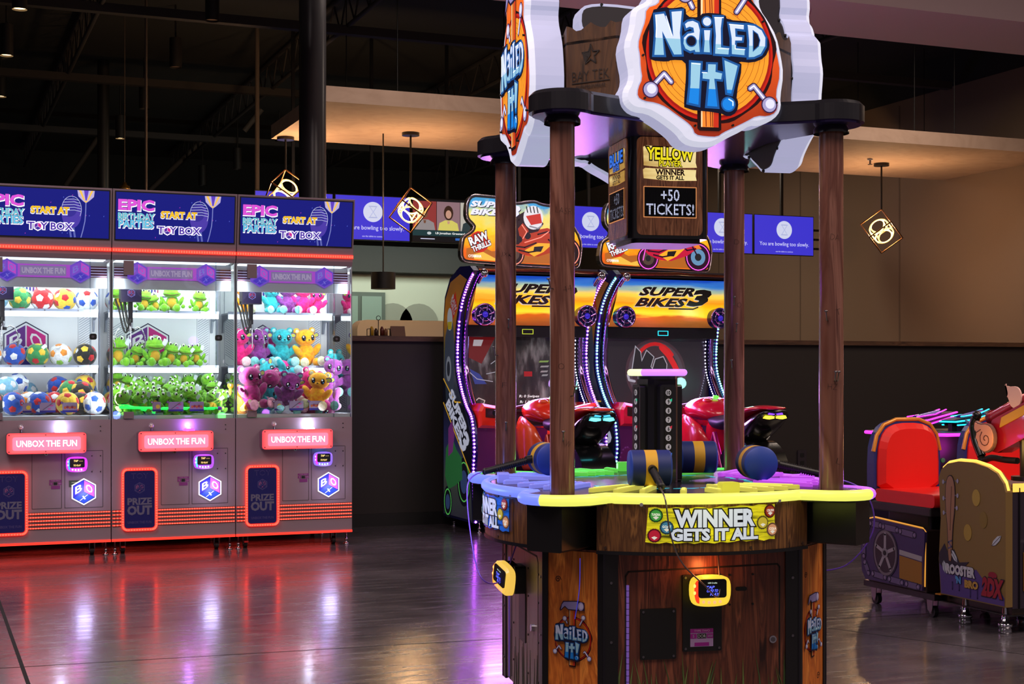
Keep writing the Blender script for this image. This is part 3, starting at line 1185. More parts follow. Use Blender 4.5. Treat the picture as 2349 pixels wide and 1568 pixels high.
    for k in range(4):
        b.box(-HW + .02, HW - .02, .043, .045, 1.856 + k * .018, 1.861 + k * .018, mat((196, 190, 240), .4, 0, .5))
    b.box(-.27, .24, .04, .046, 1.845, 1.93, mat((166, 70, 196), .4, 0, .8))
    b.box(-.16, .13, .038, .042, 1.855, 1.92, mat((142, 122, 176), .4, 0, .6))
    b.text('UNBOX THE FUN', -.013, 1.888, .27, .036, mat((180, 164, 200), .4, 0, .6), .037, .0008, .05)
    for x in (-.24, .22):
        hexlogo(b, x, 1.887, .068, .037, mat((130, 70, 200), .4, 0, .8), mat((190, 70, 200), .4, 0, .8), mat((70, 50, 190), .4, 0, .8), mat((120, 110, 210), .4, 0, .8), mat((110, 70, 200), .4, 0, .8), .1)
    b.build('slogan_beam', t)
    MB().box(-HW + .03, HW - .03, .03, .6, 1.966, 1.97, mat((240, 248, 255), .5, 0, 1.3)).build('top_light_panel', t)
    # back panel with print
    b = MB().box(-HW + .01, HW - .01, .66, .68, .905, 1.97, INBACK)
    b.box(-.4, .38, .655, .66, .92, 1.96, mat((240, 244, 250), .5))
    for x in (-.335, .265):
        b.box(x - .003, x - .001, .651, .655, .92, 1.95, INGREY)
        b.box(x + .085, x + .087, .651, .655, .92, 1.95, INGREY)
    for z0, z1 in ((1.3, 1.6), (.95, 1.25)):
        for k in range(18):
            zz = z0 + k * (z1 - z0) / 18
            b.add([(.27, .653, zz), (.27, .653, zz + .005), (.345, .653, zz + .055), (.345, .653, zz + .05)], [(0, 1, 2, 3)], INGREY)
            if zz + .05 < z1:
                b.add([(-.33, .653, zz), (-.33, .653, zz + .005), (-.255, .653, zz + .055), (-.255, .653, zz + .05)], [(0, 1, 2, 3)], INGREY)
    hexlogo(b, -.085, 1.4, .155, .649, mat((96, 34, 130), .4), mat((190, 16, 124), .4), mat((44, 40, 140), .4), WHITE, WHITE, .05, DNAVY, .1)
    hexlogo(b, -.085, .98, .085, .649, mat((96, 34, 130), .4), mat((96, 34, 130), .4), mat((44, 40, 140), .4), WHITE, WHITE, .05, None)
    for k, c in enumerate(((150, 30, 70), (90, 40, 130), (40, 40, 140), (40, 40, 140), (90, 40, 130), (150, 30, 70))):
        b.box(-.13 + k * .022, -.118 + k * .022 - .004 * (k in (0, 5)), .65, .654, 1.78, 1.815, mat(c, .4))
    b.box(-.2, .06, .65, .654, 1.76, 1.766, DNAVY)
    b.build('back_panel', t)
    for z in (1.645, 1.262):
        b = MB()
        b.box(-.4, .375, .40, .655, z - .012, z, mat((205, 212, 222), .3))
        b.box(-.4, .375, .395, .40, z - .008, z + .008, mat((160, 168, 190), .3, .4))
        for x in (-.2, .02, .24):
            b.cyl((x, .39, z - .002), (x, .396, z - .002), .005, STEEL, n=8)
        sh = b.build('shelf', t)
        MB().box(-.4, .37, .39, .41, z - .045, z - .012, SHELFG).build('shelf_light', sh)
        MB().prism([(.42, z - .012), (.64, z - .012), (.655, z - .14), (.62, z - .14), (.58, z - .06), (.42, z - .04)], .36, .372, INGREY, 'x').build('shelf_bracket', sh)
    MB().box(-HW + .012, HW - .012, .012, .655, .905, .93, mat((200, 206, 216), .5)).build('prize_tray', t)
    lamp('AREA', (CLAW_X[idx], CY + .3, 1.95), (.92, .97, 1), 6, (.7, .4), name='case_fill')
    for sx in (-.37, .37):
        lamp('AREA', (CLAW_X[idx] + sx, CY + .03, 1.4), (.94, .98, 1), 2.9, (.04, .9), (PI / 2, 0, 0), name='case_fill')  # unseen lamps added, top and front corners, to brighten the case
    # crane
    g = MB().box(-.33, -.19, .2, .3, 1.7, 1.82, mat((52, 46, 62), .35, .3))
    g.box(-.325, -.195, .195, .2, 1.707, 1.813, mat((34, 20, 66), .4, 0, .4))
    g.build('crane_box', t)
    g = MB(T(0, -.002, 0))
    g.text('TOY', -.26, 1.8, .05, .014, mat((110, 100, 170), .4, 0, .4), .194, bold=.0)
    hexlogo(g, -.26, 1.76, .026, .192, mat((34, 20, 66), .4, 0, .4), mat((34, 20, 66), .4, 0, .4), mat((34, 20, 66), .4, 0, .4), mat((200, 60, 110), .4, 0, .4), mat((120, 110, 180), .4, 0, .5), .1)
    g.build('crane_badge', t)
    g = MB()
    g.box(-.275, -.245, .23, .27, 1.56, 1.7, DSTEEL).cyl((-.26, .25, 1.52), (-.26, .25, 1.62), .018, CHROME, n=12)
    g.cyl((-.26, .25, 1.5), (-.26, .25, 1.52), .03, DSTEEL, n=12)
    g.build('claw_hub', t)
    for k, a in enumerate((15, 160, 265)):
        Mx = T(-.26, .25, 1.51) @ R('Z', a)
        g = MB(Mx)
        g.tube([(.02, 0, 0), (.05, 0, .02), (.085, 0, .005), (.105, 0, -.04), (.112, 0, -.085), (.105, 0, -.11)], .004, CHROME, 6)
        g.cyl((.105, 0, -.085), (.102, 0, -.12), .006, STEEL, n=6)
        g.build('claw_finger', t)
    for k in range(3):
        g = MB().tube([(-.3 - .03 * k + .2 * 0, .25, 1.72)] + [(-.3 - .022 * k + (.045 + .02 * k) * s_ / 10, .25 - .03 * math.sin(PI * s_ / 10), 1.7 - (.15 + .03 * k) * math.sin(PI * s_ / 12)) for s_ in range(1, 11)], .0065 if k else .009, BLK2, 6)
        g.build('crane_cable', t)
    # instruction cards behind the pane
    for k, (x, w_) in enumerate(((-.118, .055), (.01, .1), (.15, .095))):
        b = MB().rbox(x - w_ / 2, x + w_ / 2, .0, .003, .955, 1.02, .006, mat((128, 122, 150), .5))
        b.box(x - w_ / 2, x + w_ / 2, -.001, .001, .955, .968, mat((30, 30, 110), .5))
        b.disc(x - w_ / 2 - .004, 1.018, .009, -.001, mat((74, 40, 110), .5))
        b.text(str(k + 1), x - w_ / 2 - .004, 1.018, .005, .009, WHITE, -.003)
        if k == 0:
            b.disc(x + .008, .988, .014, -.001, mat((190, 180, 60), .5))
        elif k == 1:
            b.stroke([(x - .03, .972), (x + .03, 1.015)], .002, -.001, BLK2)
            b.disc(x + .025, 1.0, .012, -.001, mat((170, 60, 130), .5), rz=.004)
            b.disc(x + .01, .978, .01, -.001, mat((170, 60, 130), .5), rz=.004)
        else:
            for j in range(5):
                b.disc(x - .03 + j * .015, .985 + .004 * (j % 2), .009, -.001 - .0002 * j, mat(((160, 90, 50), (120, 40, 60))[j % 2], .5))
        b.build('instruction_card', t)
    # feet
    for x in (-.33, .30):
        caster(t, x, .1, x < 0)
        caster(t, x, .7)
    for x in (-.385, .385):
        foot(t, x, .06)
        foot(t, x, .76)
    return t


claw_machine(0, 'taupe claw machine at the left edge, full of plush soccer balls', (150, 170, 255))
claw_machine(1, 'middle taupe claw machine, full of green plush toys', (120, 50, 255))
claw_machine(2, 'right taupe claw machine next to the low wall, full of plush bears', (170, 190, 255))

# ================================================================ PRIZES
# ---- soccer balls: truncated icosahedron blown up to a ball
PHI = (1 + 5 ** .5) / 2
ICO = [Vector(v).normalized() for v in ((-1, PHI, 0), (1, PHI, 0), (-1, -PHI, 0), (1, -PHI, 0), (0, -1, PHI), (0, 1, PHI), (0, -1, -PHI), (0, 1, -PHI), (PHI, 0, -1), (PHI, 0, 1), (-PHI, 0, -1), (-PHI, 0, 1))]


def ball_mesh(base, c1, c2, c3=None):
    b = MB()
    L = min((a - c).length for a in ICO for c in ICO if a is not c) * 1.05
    nb = [[j for j in range(12) if j != i and (ICO[i] - ICO[j]).length < L] for i in range(12)]
    mb_ = fur(base, tuple(v * .86 for v in base))
    mp = [fur(c, tuple(v * .85 for v in c)) for c in (c1, c2, c3 or c1)]

    def patch(cen, ring, m, sh):
        cn = cen.normalized()
        k = len(ring)
        for i in range(k):
            a, c = ring[i], ring[(i + 1) % k]
            rows = []
            n = 4
            for u in range(n + 1):
                row = []
                for v in range(u + 1):
                    p = cen * (1 - u / n) + (a * (1 - (v / u if u else 0)) + c * (v / u if u else 0)) * (u / n)
                    p = p.normalized() * (.08 if 1 else 0) * (1.0 - .035 * (u / n) ** 4)
                    row.append(tuple(p))
                rows.append(row)
            V = [p for r_ in rows for p in r_]
            st = [sum(range(1, r_ + 1)) for r_ in range(n + 1)]
            Fc = []
            for u in range(n):
                for v in range(u + 1):
                    Fc.append((st[u] + v, st[u + 1] + v, st[u + 1] + v + 1))
                    if v < u:
                        Fc.append((st[u] + v, st[u + 1] + v + 1, st[u] + v + 1))
            b.add(V, Fc, m, True)

    def order(cen, P):
        cn = cen.normalized()
        u = cn.orthogonal().normalized()
        w_ = cn.cross(u)
        return sorted(P, key=lambda p: math.atan2(p.dot(w_), p.dot(u)))
    for i in range(12):
        P = order(ICO[i], [ICO[i] * 2 / 3 + ICO[j] / 3 for j in nb[i]])
        patch(sum(P, Vector()) / 5, P, mp[i % 3], 0)
    for i in range(12):
        for j in nb[i]:
            for k in nb[i]:
                if i < j < k and k in nb[j]:
                    P = []
                    for a, c in ((i, j), (j, i), (j, k), (k, j), (k, i), (i, k)):
                        P.append(ICO[a] * 2 / 3 + ICO[c] / 3)
                    cen = (ICO[i] + ICO[j] + ICO[k]) / 3
                    patch(cen, order(cen, P), mb_, 0)
    return b


BW, BR, BB, BY, BG, BO, BK, BL = (226, 230, 238), (196, 24, 34), (26, 76, 176), (236, 196, 60), (50, 140, 78), (226, 140, 50), (26, 24, 26), (120, 178, 210)
KINDS = {
    'green ball with yellow and red patches': (BG, BY, BR), 'red ball with white patches': (BR, BW, BW),
    'yellow ball with red and blue patches': (BY, BR, BB), 'white ball with blue and red patches': (BW, BB, BR),
    'blue ball with red and white patches': (BB, BR, BW), 'white ball with orange and lime patches': (BW, BO, (130, 180, 60)),
    'black ball with yellow and red patches': (BK, BY, BR), 'sky blue ball with white patches': (BL, BW, BW)}
PROTO = {}
TAGW = mat((206, 214, 224), .5)


def place_ball(kind, X, Y, z, label, group, s=1.0, rot=None):
    rot = rot or (random.uniform(0, 6), random.uniform(0, 6), random.uniform(0, 6))
    if kind not in PROTO:
        o = ball_mesh(*KINDS[kind]).build('soccer_ball', label=kind + ' ' + label, cat='ball', group=group)
        MB(T(.055, -.052, -.03) @ R('Z', 40)).box(-.012, .012, -.001, .001, -.03, .01, TAGW).build('tag', o)
        PROTO[kind] = o
    else:
        o = dup(PROTO[kind], label=kind + ' ' + label)
    o.location = (X, Y, z)
    o.rotation_euler = rot
    o.scale = (s, s, s * .97)
    return o


Ys = CY + .5
top = ['sky blue ball with white patches', 'green ball with yellow and red patches', 'red ball with white patches', 'yellow ball with red and blue patches', 'white ball with blue and red patches']
for i, (px, k) in enumerate(zip((-8, 46, 97, 148, 199), top)):
    place_ball(k, XP(px, Ys), Ys, 1.645 + .078, 'on the top shelf, left machine', 'plush balls on the top shelf')
mid = ['white ball with orange and lime patches', 'blue ball with red and white patches', 'green ball with yellow and red patches', 'white ball with orange and lime patches', 'black ball with yellow and red patches']
for i, (px, k) in enumerate(zip((-22, 33, 86, 139, 195), mid)):
    place_ball(k, XP(px, Ys), Ys, 1.262 + .078, 'on the lower shelf, ' + ('at the picture edge' if i == 0 else 'left machine'), 'plush balls on the lower shelf')
heap = [(14, 890, 'sky blue ball with white patches', .25), (38, 882, 'white ball with blue and red patches', .42), (30, 932, 'blue ball with red and white patches', .1),
        (134, 888, 'blue ball with red and white patches', .42), (162, 897, 'green ball with yellow and red patches', .3), (194, 885, 'yellow ball with red and blue patches', .42),
        (187, 900, 'black ball with yellow and red patches', .25), (90, 932, 'blue ball with red and white patches', .2), (126, 934, 'red ball with white patches', .3),
        (155, 936, 'yellow ball with red and blue patches', .1), (217, 938, 'white ball with blue and red patches', .1), (66, 940, 'white ball with orange and lime patches', .3),
        (185, 935, 'black ball with yellow and red patches', .15), (-15, 925, 'black ball with yellow and red patches', .12), (230, 905, 'sky blue ball with white patches', .5),
        (222, 920, 'yellow ball with red and blue patches', .38), (60, 900, 'sky blue ball with white patches', .55), (110, 925, 'yellow ball with red and blue patches', .45)]
for i, (px, y, k, dy) in enumerate(heap):
    Y = CY + .02 + .08 + dy
    X = min(max(XP(px, Y), CLAW_X[0] - .33), CLAW_X[0] + .325)
    col, row = ('far left', 'left of centre', 'in the middle', 'right of centre', 'far right')[min(4, max(0, int((px + 20) / 52)))], ('low in', 'on top of')[y < 910]
    place_ball(k, X, Y, max(1.01, ZP(y, X, Y)), '%s the heap, %s%s' % (row, col, ', back' if dy > .35 else ', front' if dy < .15 else ''), 'plush balls heaped in the left machine')

# ---- plush toys
def frog_proto():
    G1, G2 = fur((88, 158, 22), (126, 190, 38)), fur((196, 150, 30), (214, 172, 50))
    b = MB()
    b.ell((0, 0, .055), (.038, .032, .045), G1, 14)
    b.ell((0, -.004, .118), (.05, .042, .036), G1, 16)
    b.ell((0, -.012, .108), (.052, .04, .024), G1, 16)
    for s_ in (-1, 1):
        b.ell((s_ * .02, -.012, .148), (.017, .016, .017), G1, 12)
        b.ell((s_ * .028, -.042, .02), (.019, .04, .019), G1, 12, R('Z', -s_ * 18))
        b.ell((s_ * .036, -.08, .024), (.02, .014, .024), G1, 12)
        b.ell((s_ * .05, -.012, .062), (.013, .015, .034), G1, 10, R('Y', s_ * 28))
        b.ell((s_ * .064, -.02, .034), (.013, .013, .013), G1, 10)
    o = b.build('plush_frog', cat='plush toy', label='x')
    MB().ell((0, -.012, .055), (.03, .024, .036), G2, 12).build('belly', o)
    MB().tube([(-.04, -.036, .104), (-.02, -.05, .098), (0, -.054, .096), (.02, -.05, .098), (.04, -.036, .104)], .0025, mat((70, 60, 20), .7), 6).build('mouth', o)
    for s_ in (-1, 1):
        e = MB().ell((s_ * .02, -.023, .151), (.011, .008, .0125), mat((235, 238, 240), .3), 12).build('eye', o)
        MB().ell((s_ * .018, -.031, .15), (.0055, .003, .007), BLK2, 10).build('pupil', e)
    MB(T(.05, -.03, .13) @ R('Y', 25)).box(-.012, .012, -.001, .001, -.018, .018, TAGW).build('tag', o)
    return o


frog = frog_proto()
used = [False]


def place(proto, X, Y, z, rot, s, label, group):
    o = proto if not used[0] else dup(proto)
    used[0] = True
    o.location = (X, Y, z)
    o.rotation_euler = rot
    o.scale = (s, s, s)
    o['label'] = label
    o['group'] = group
    return o


for i, (px, s_, tl) in enumerate(((275, 1.1, -.1), (328, 1.0, .1), (360, .85, -.35), (394, 1.22, .0), (452, .98, .12))):
    place(frog, XP(px, Ys), Ys - .02, 1.645, (0, tl, random.uniform(-.3, .3)), s_, 'green plush toy on the top shelf, %s from the left' % ORD[i], 'green plush toys on the top shelf')
for i, (px, s_, tl, dy) in enumerate(((269, 1.3, 0, 0), (303, .98, .3, 0), (331, 1.05, -.1, .07), (351, 1.3, .0, -.03), (386, 1.05, .15, 0), (418, .98, .2, 0), (450, 1.0, -.05, 0))):
    place(frog, XP(px, Ys), Ys - .02 + dy, 1.262, (0, tl, random.uniform(-.35, .35)), s_, 'green plush toy on the lower shelf, %s from the left' % ORD[i], 'green plush toys on the lower shelf')
rows = [(.52, 880, 11, 1.06), (.38, 893, 10, 1.0), (.24, 915, 11, .97), (.12, 938, 10, .94)]
rn = ['back', 'third', 'second', 'front']
for r_, (dy, y, n, zz) in enumerate(rows):
    for i in range(n):
        Y = CY + dy
        X = CLAW_X[1] - .345 + .69 * (i + .5 + random.uniform(-.2, .2)) / n
        z = .93 + max(0, zz - .95) + random.uniform(0, .035)
        place(frog, X, Y, z, (random.uniform(-.4, .6), random.uniform(-.7, .7), random.uniform(-.9, .9)), random.uniform(.9, 1.1), 'green plush toy, heap %s row, %s from the left' % (rn[r_], ORD[i]), 'green plush toys heaped in the middle machine')
t = MB().tube([(CLAW_X[1] - .36, CY + .035, .985), (CLAW_X[1] - .1, CY + .04, .975), (CLAW_X[1] + .3, CY + .035, .972)], .010, mat((40, 225, 90), .3, 0, 1.4), 10)
t.ell((CLAW_X[1] + .31, CY + .035, .972), (.02, .014, .014), mat((140, 50, 220), .4), 10)
t.build('light_wand', label='glowing green wand lying low across the green plush heap', cat='toy wand')
MB().tube([(CLAW_X[1] - .36, CY + .06, 1.01), (CLAW_X[1] - .12, CY + .05, .945)], .009, mat((40, 225, 90), .3, 0, 1.0), 10).build('light_wand', label='short glowing green wand slanting down at the left of the plush heap', cat='toy wand')


def bear_proto(c, paw, name):
    Fm, Pm = fur(c, tuple(min(255, v * 1.3 + 12) for v in c)), fur(paw)
    b = MB()
    b.ell((0, 0, .075), (.056, .05, .072), Fm, 16)
    b.ell((0, -.008, .178), (.066, .055, .052), Fm, 18)
    for s_ in (-1, 1):
        b.ell((s_ * .05, 0, .218), (.022, .014, .022), Fm, 12)
        b.ell((s_ * .062, -.02, .1), (.022, .024, .045), Fm, 12, R('Y', s_ * 38))
        b.ell((s_ * .043, -.055, .026), (.026, .052, .026), Fm, 12, R('Z', -s_ * 15))
    b.ell((0, .055, .03), (.02, .03, .02), Fm, 10)
    o = b.build('plush_bear', cat='plush toy', label='x')
    for s_ in (-1, 1):
        p = MB().ell((s_ * .055, -.105, .03), (.028, .012, .03), Pm, 14)
        p.build('foot_pad', o)
        MB().ell((s_ * .05, -.009, .218), (.014, .008, .014), Pm, 10).build('inner_ear', o)
        e = MB().ell((s_ * .029, -.056, .176), (.0135, .006, .018), mat((14, 16, 30), .1), 12, R('Z', s_ * 20)).build('eye', o)
        MB().ell((s_ * .029 - .004, -.0615, .183), (.005, .002, .006), mat((240, 245, 250), .2, 0, .5), 8).ell((s_ * .029 + .004, -.061, .17), (.004, .002, .004), mat((90, 150, 210), .2, 0, .4), 8).build('eye_glint', e)
    MB().ell((0, -.06, .158), (.02, .01, .013), Fm, 12).ell((0, -.07, .163), (.006, .004, .004), BLK2, 8).build('muzzle', o)
    t_ = MB(T(.062, -.035, .19) @ R('Z', 20)).prism(circ(0, 0, .022, 16, .016), -.001, .001, mat((96, 70, 150), .5)).prism(circ(0, 0, .016, 16, .011), -.0018, .0, mat((190, 200, 90), .5))
    t_.build('tag', o)
    return o


BC = {'pink': ((204, 22, 110), (236, 190, 200)), 'purple': ((116, 46, 124), (110, 190, 190)), 'turquoise': ((26, 150, 160), (150, 214, 214)), 'orange': ((244, 150, 16), (200, 216, 170)), 'magenta': ((134, 22, 96), (200, 150, 176))}
BP = {}
Yb = CY + .5


def place_bear(c, px, y, dy, rot, s_, label, group):
    Y = CY + dy
    X = XP(px, Y)
    X = min(max(X, CLAW_X[2] - .33), CLAW_X[2] + .335)
    z = ZP(y, X, Y) if y > 5 else y
    if c not in BP:
        BP[c] = bear_proto(*BC[c], c)
        o = BP[c]
    else:
        o = dup(BP[c])
    o.location = (X, Y, z)
    o.rotation_euler = rot
    o.scale = (s_,) * 3
    o['label'] = c + ' plush bear ' + label
    o['group'] = group


g_ = 'plush bears on the top shelf'
for i, (c, px) in enumerate((('orange', 562), ('turquoise', 622), ('purple', 660), ('pink', 694), ('pink', 728))):
    place_bear(c, px, 1.645, .5, (0, 0, (-.2, .25, 0, 0, -.3)[i]), (.95, .95, 1.0, 1.0, .8)[i], 'on the top shelf of the right machine' + (', %s' % ('beside the purple bear', 'at the right end')[i - 3] if c == 'pink' else ''), g_)
g_ = 'plush bears on the lower shelf'
for i, (c, px) in enumerate((('pink', 548), ('purple', 592), ('turquoise', 646), ('orange', 704))):
    place_bear(c, px, 1.262, .5, (0, (0, 0, .0, -.08)[i], (-.3, .1, .05, .15)[i]), 1.2, 'on the lower shelf of the right machine', g_)
g_ = 'plush bears heaped in the right machine'
for c, px, y, dy, rot, s_, lab in (
        ('magenta', 578, 938, .12, (0, -.1, .4), 1.3, 'at the left front of the heap'), ('purple', 650, 930, .14, (.5, .1, .1), 1.15, 'face up at the front centre of the heap'),
        ('orange', 722, 938, .12, (0, .15, -.35), 1.15, 'sitting at the right front of the heap'), ('purple', 753, 905, .3, (0, .2, -.2), 1.15, 'at the right back of the heap'),
        ('turquoise', 668, 870, .42, (.1, -1.3, .2), 1.2, 'lying across the top of the heap'), ('magenta', 575, 888, .36, (1.2, 0, .6), 1.15, 'lying face down at the upper left of the heap'),
        ('pink', 690, 925, .26, (.2, .3, .2), 1.1, 'behind the orange bear in the heap'), ('magenta', 612, 925, .3, (.3, .4, .2), 1.1, 'squeezed behind the front row of the heap'),
        ('purple', 765, 945, .16, (0, -.3, -.6), 1.15, 'pressed into the right corner of the heap'), ('orange', 556, 950, .1, (-.5, .1, .8), 1.0, 'bottom left corner of the heap, only part showing'),
        ('turquoise', 735, 880, .5, (.2, .5, 0), 1.1, 'at the back right of the heap'), ('pink', 640, 905, .45, (0, .1, 0), 1.1, 'at the back centre of the heap'),
        ('turquoise', 600, 955, .22, (.2, .3, .9), 1.0, 'low in the left of the heap'), ('magenta', 690, 955, .16, (.1, 1.2, 0), 1.0, 'on its side low in the middle of the heap')):
    place_bear(c, px, y, dy, rot, s_, lab, g_)

# ================================================================ MOTORCYCLE RACING CABINETS
BY0 = 10.22
SUNSET = [(0.0, (70, 44, 20)), (.16, (150, 88, 24)), (.26, (190, 96, 18)), (.31, (255, 226, 50)), (.46, (252, 190, 16)), (.58, (238, 150, 26)), (.7, (244, 204, 70)), (.8, (150, 176, 150)), (.9, (50, 116, 190)), (1.0, (16, 64, 170))]
SUN = grad('sunset_print', SUNSET, 1.62, 2.02, .9, 2, .11, (2, 1, 16))
MARQ = grad('marquee_print', [(0, (120, 50, 24)), (.12, (200, 120, 30)), (.25, (226, 92, 20)), (.45, (245, 160, 20)), (.62, (250, 205, 40)), (.8, (210, 215, 120)), (.95, (60, 150, 200))], 2.12, 2.74, .85, 2, .3, (9, 5, 12))
SIDEP = grad('side_print', [(0, (40, 26, 60)), (.22, (60, 70, 60)), (.38, (36, 38, 80)), (.5, (24, 26, 44)), (.62, (60, 64, 76)), (.75, (84, 78, 40)), (.9, (150, 92, 24)), (1, (120, 76, 34))], .1, 2.0, .4, 2, .25, (6, 3, 4))  # own glow put into the print to brighten the cabinet side
DBLUE = mat((20, 22, 86), .25, .2, coat=.5)
LEDV = mat((196, 84, 255), .4, 0, 12)
LEDC = mat((110, 245, 215), .4, 0, 6)
LEDW = mat((225, 220, 255), .4, 0, 3.5)
VCHROME = mat((190, 150, 225), .12, 1)
REDP = mat((240, 52, 28), .25, 0, coat=.6)
REDM = mat((226, 24, 62), .25, 0, coat=.6)
FRONT = [(.05, 1.99), (.2, 1.90), (.35, 1.74), (.43, 1.51), (.44, 1.27), (.36, 1.10), (.25, .97), (.12, .86), (.07, .64), (.09, .48), (.04, .08)]
_f = [FRONT[0]]
for i in range(len(FRONT) - 1):
    a, c = FRONT[max(0, i - 1)], FRONT[i]
    d, e = FRONT[i + 1], FRONT[min(len(FRONT) - 1, i + 2)]
    for k in range(1, 5):
        u = k / 4
        _f.append(tuple(.5 * (2 * c[q] + (d[q] - a[q]) * u + (2 * a[q] - 5 * c[q] + 4 * d[q] - e[q]) * u * u + (3 * c[q] - a[q] - 3 * d[q] + e[q]) * u ** 3) for q in (0, 1)))
FRONTS = _f
BACK = [(.74, .08), (.74, 1.6), (.70, 1.82), (.58, 1.96), (.35, 2.04), (.12, 2.03)]


def speaker(parent, x, z, y):
    b = MB(T(x, y, z))
    b.cyl((0, -.03, 0), (0, .04, 0), .082, DBLUE, n=28)
    b.tube([(.08 * math.cos(a * PI / 14), -.035, .08 * math.sin(a * PI / 14)) for a in range(28)], .008, VCHROME, 8, True)
    for k in range(6):
        a = k * PI / 3
        b.cyl((.03 * math.cos(a), -.04, .03 * math.sin(a)), (.07 * math.cos(a + .25), -.04, .07 * math.sin(a + .25)), .0075, VCHROME, n=6)
    b.tube([(.05 * math.cos(a * PI / 10), -.042, .05 * math.sin(a * PI / 10)) for a in range(20)], .005, VCHROME, 6, True)
    b.ell((0, -.04, 0), (.024, .012, .024), mat((70, 50, 220), .2, .5, .5), 12)
    b.build('speaker', parent)


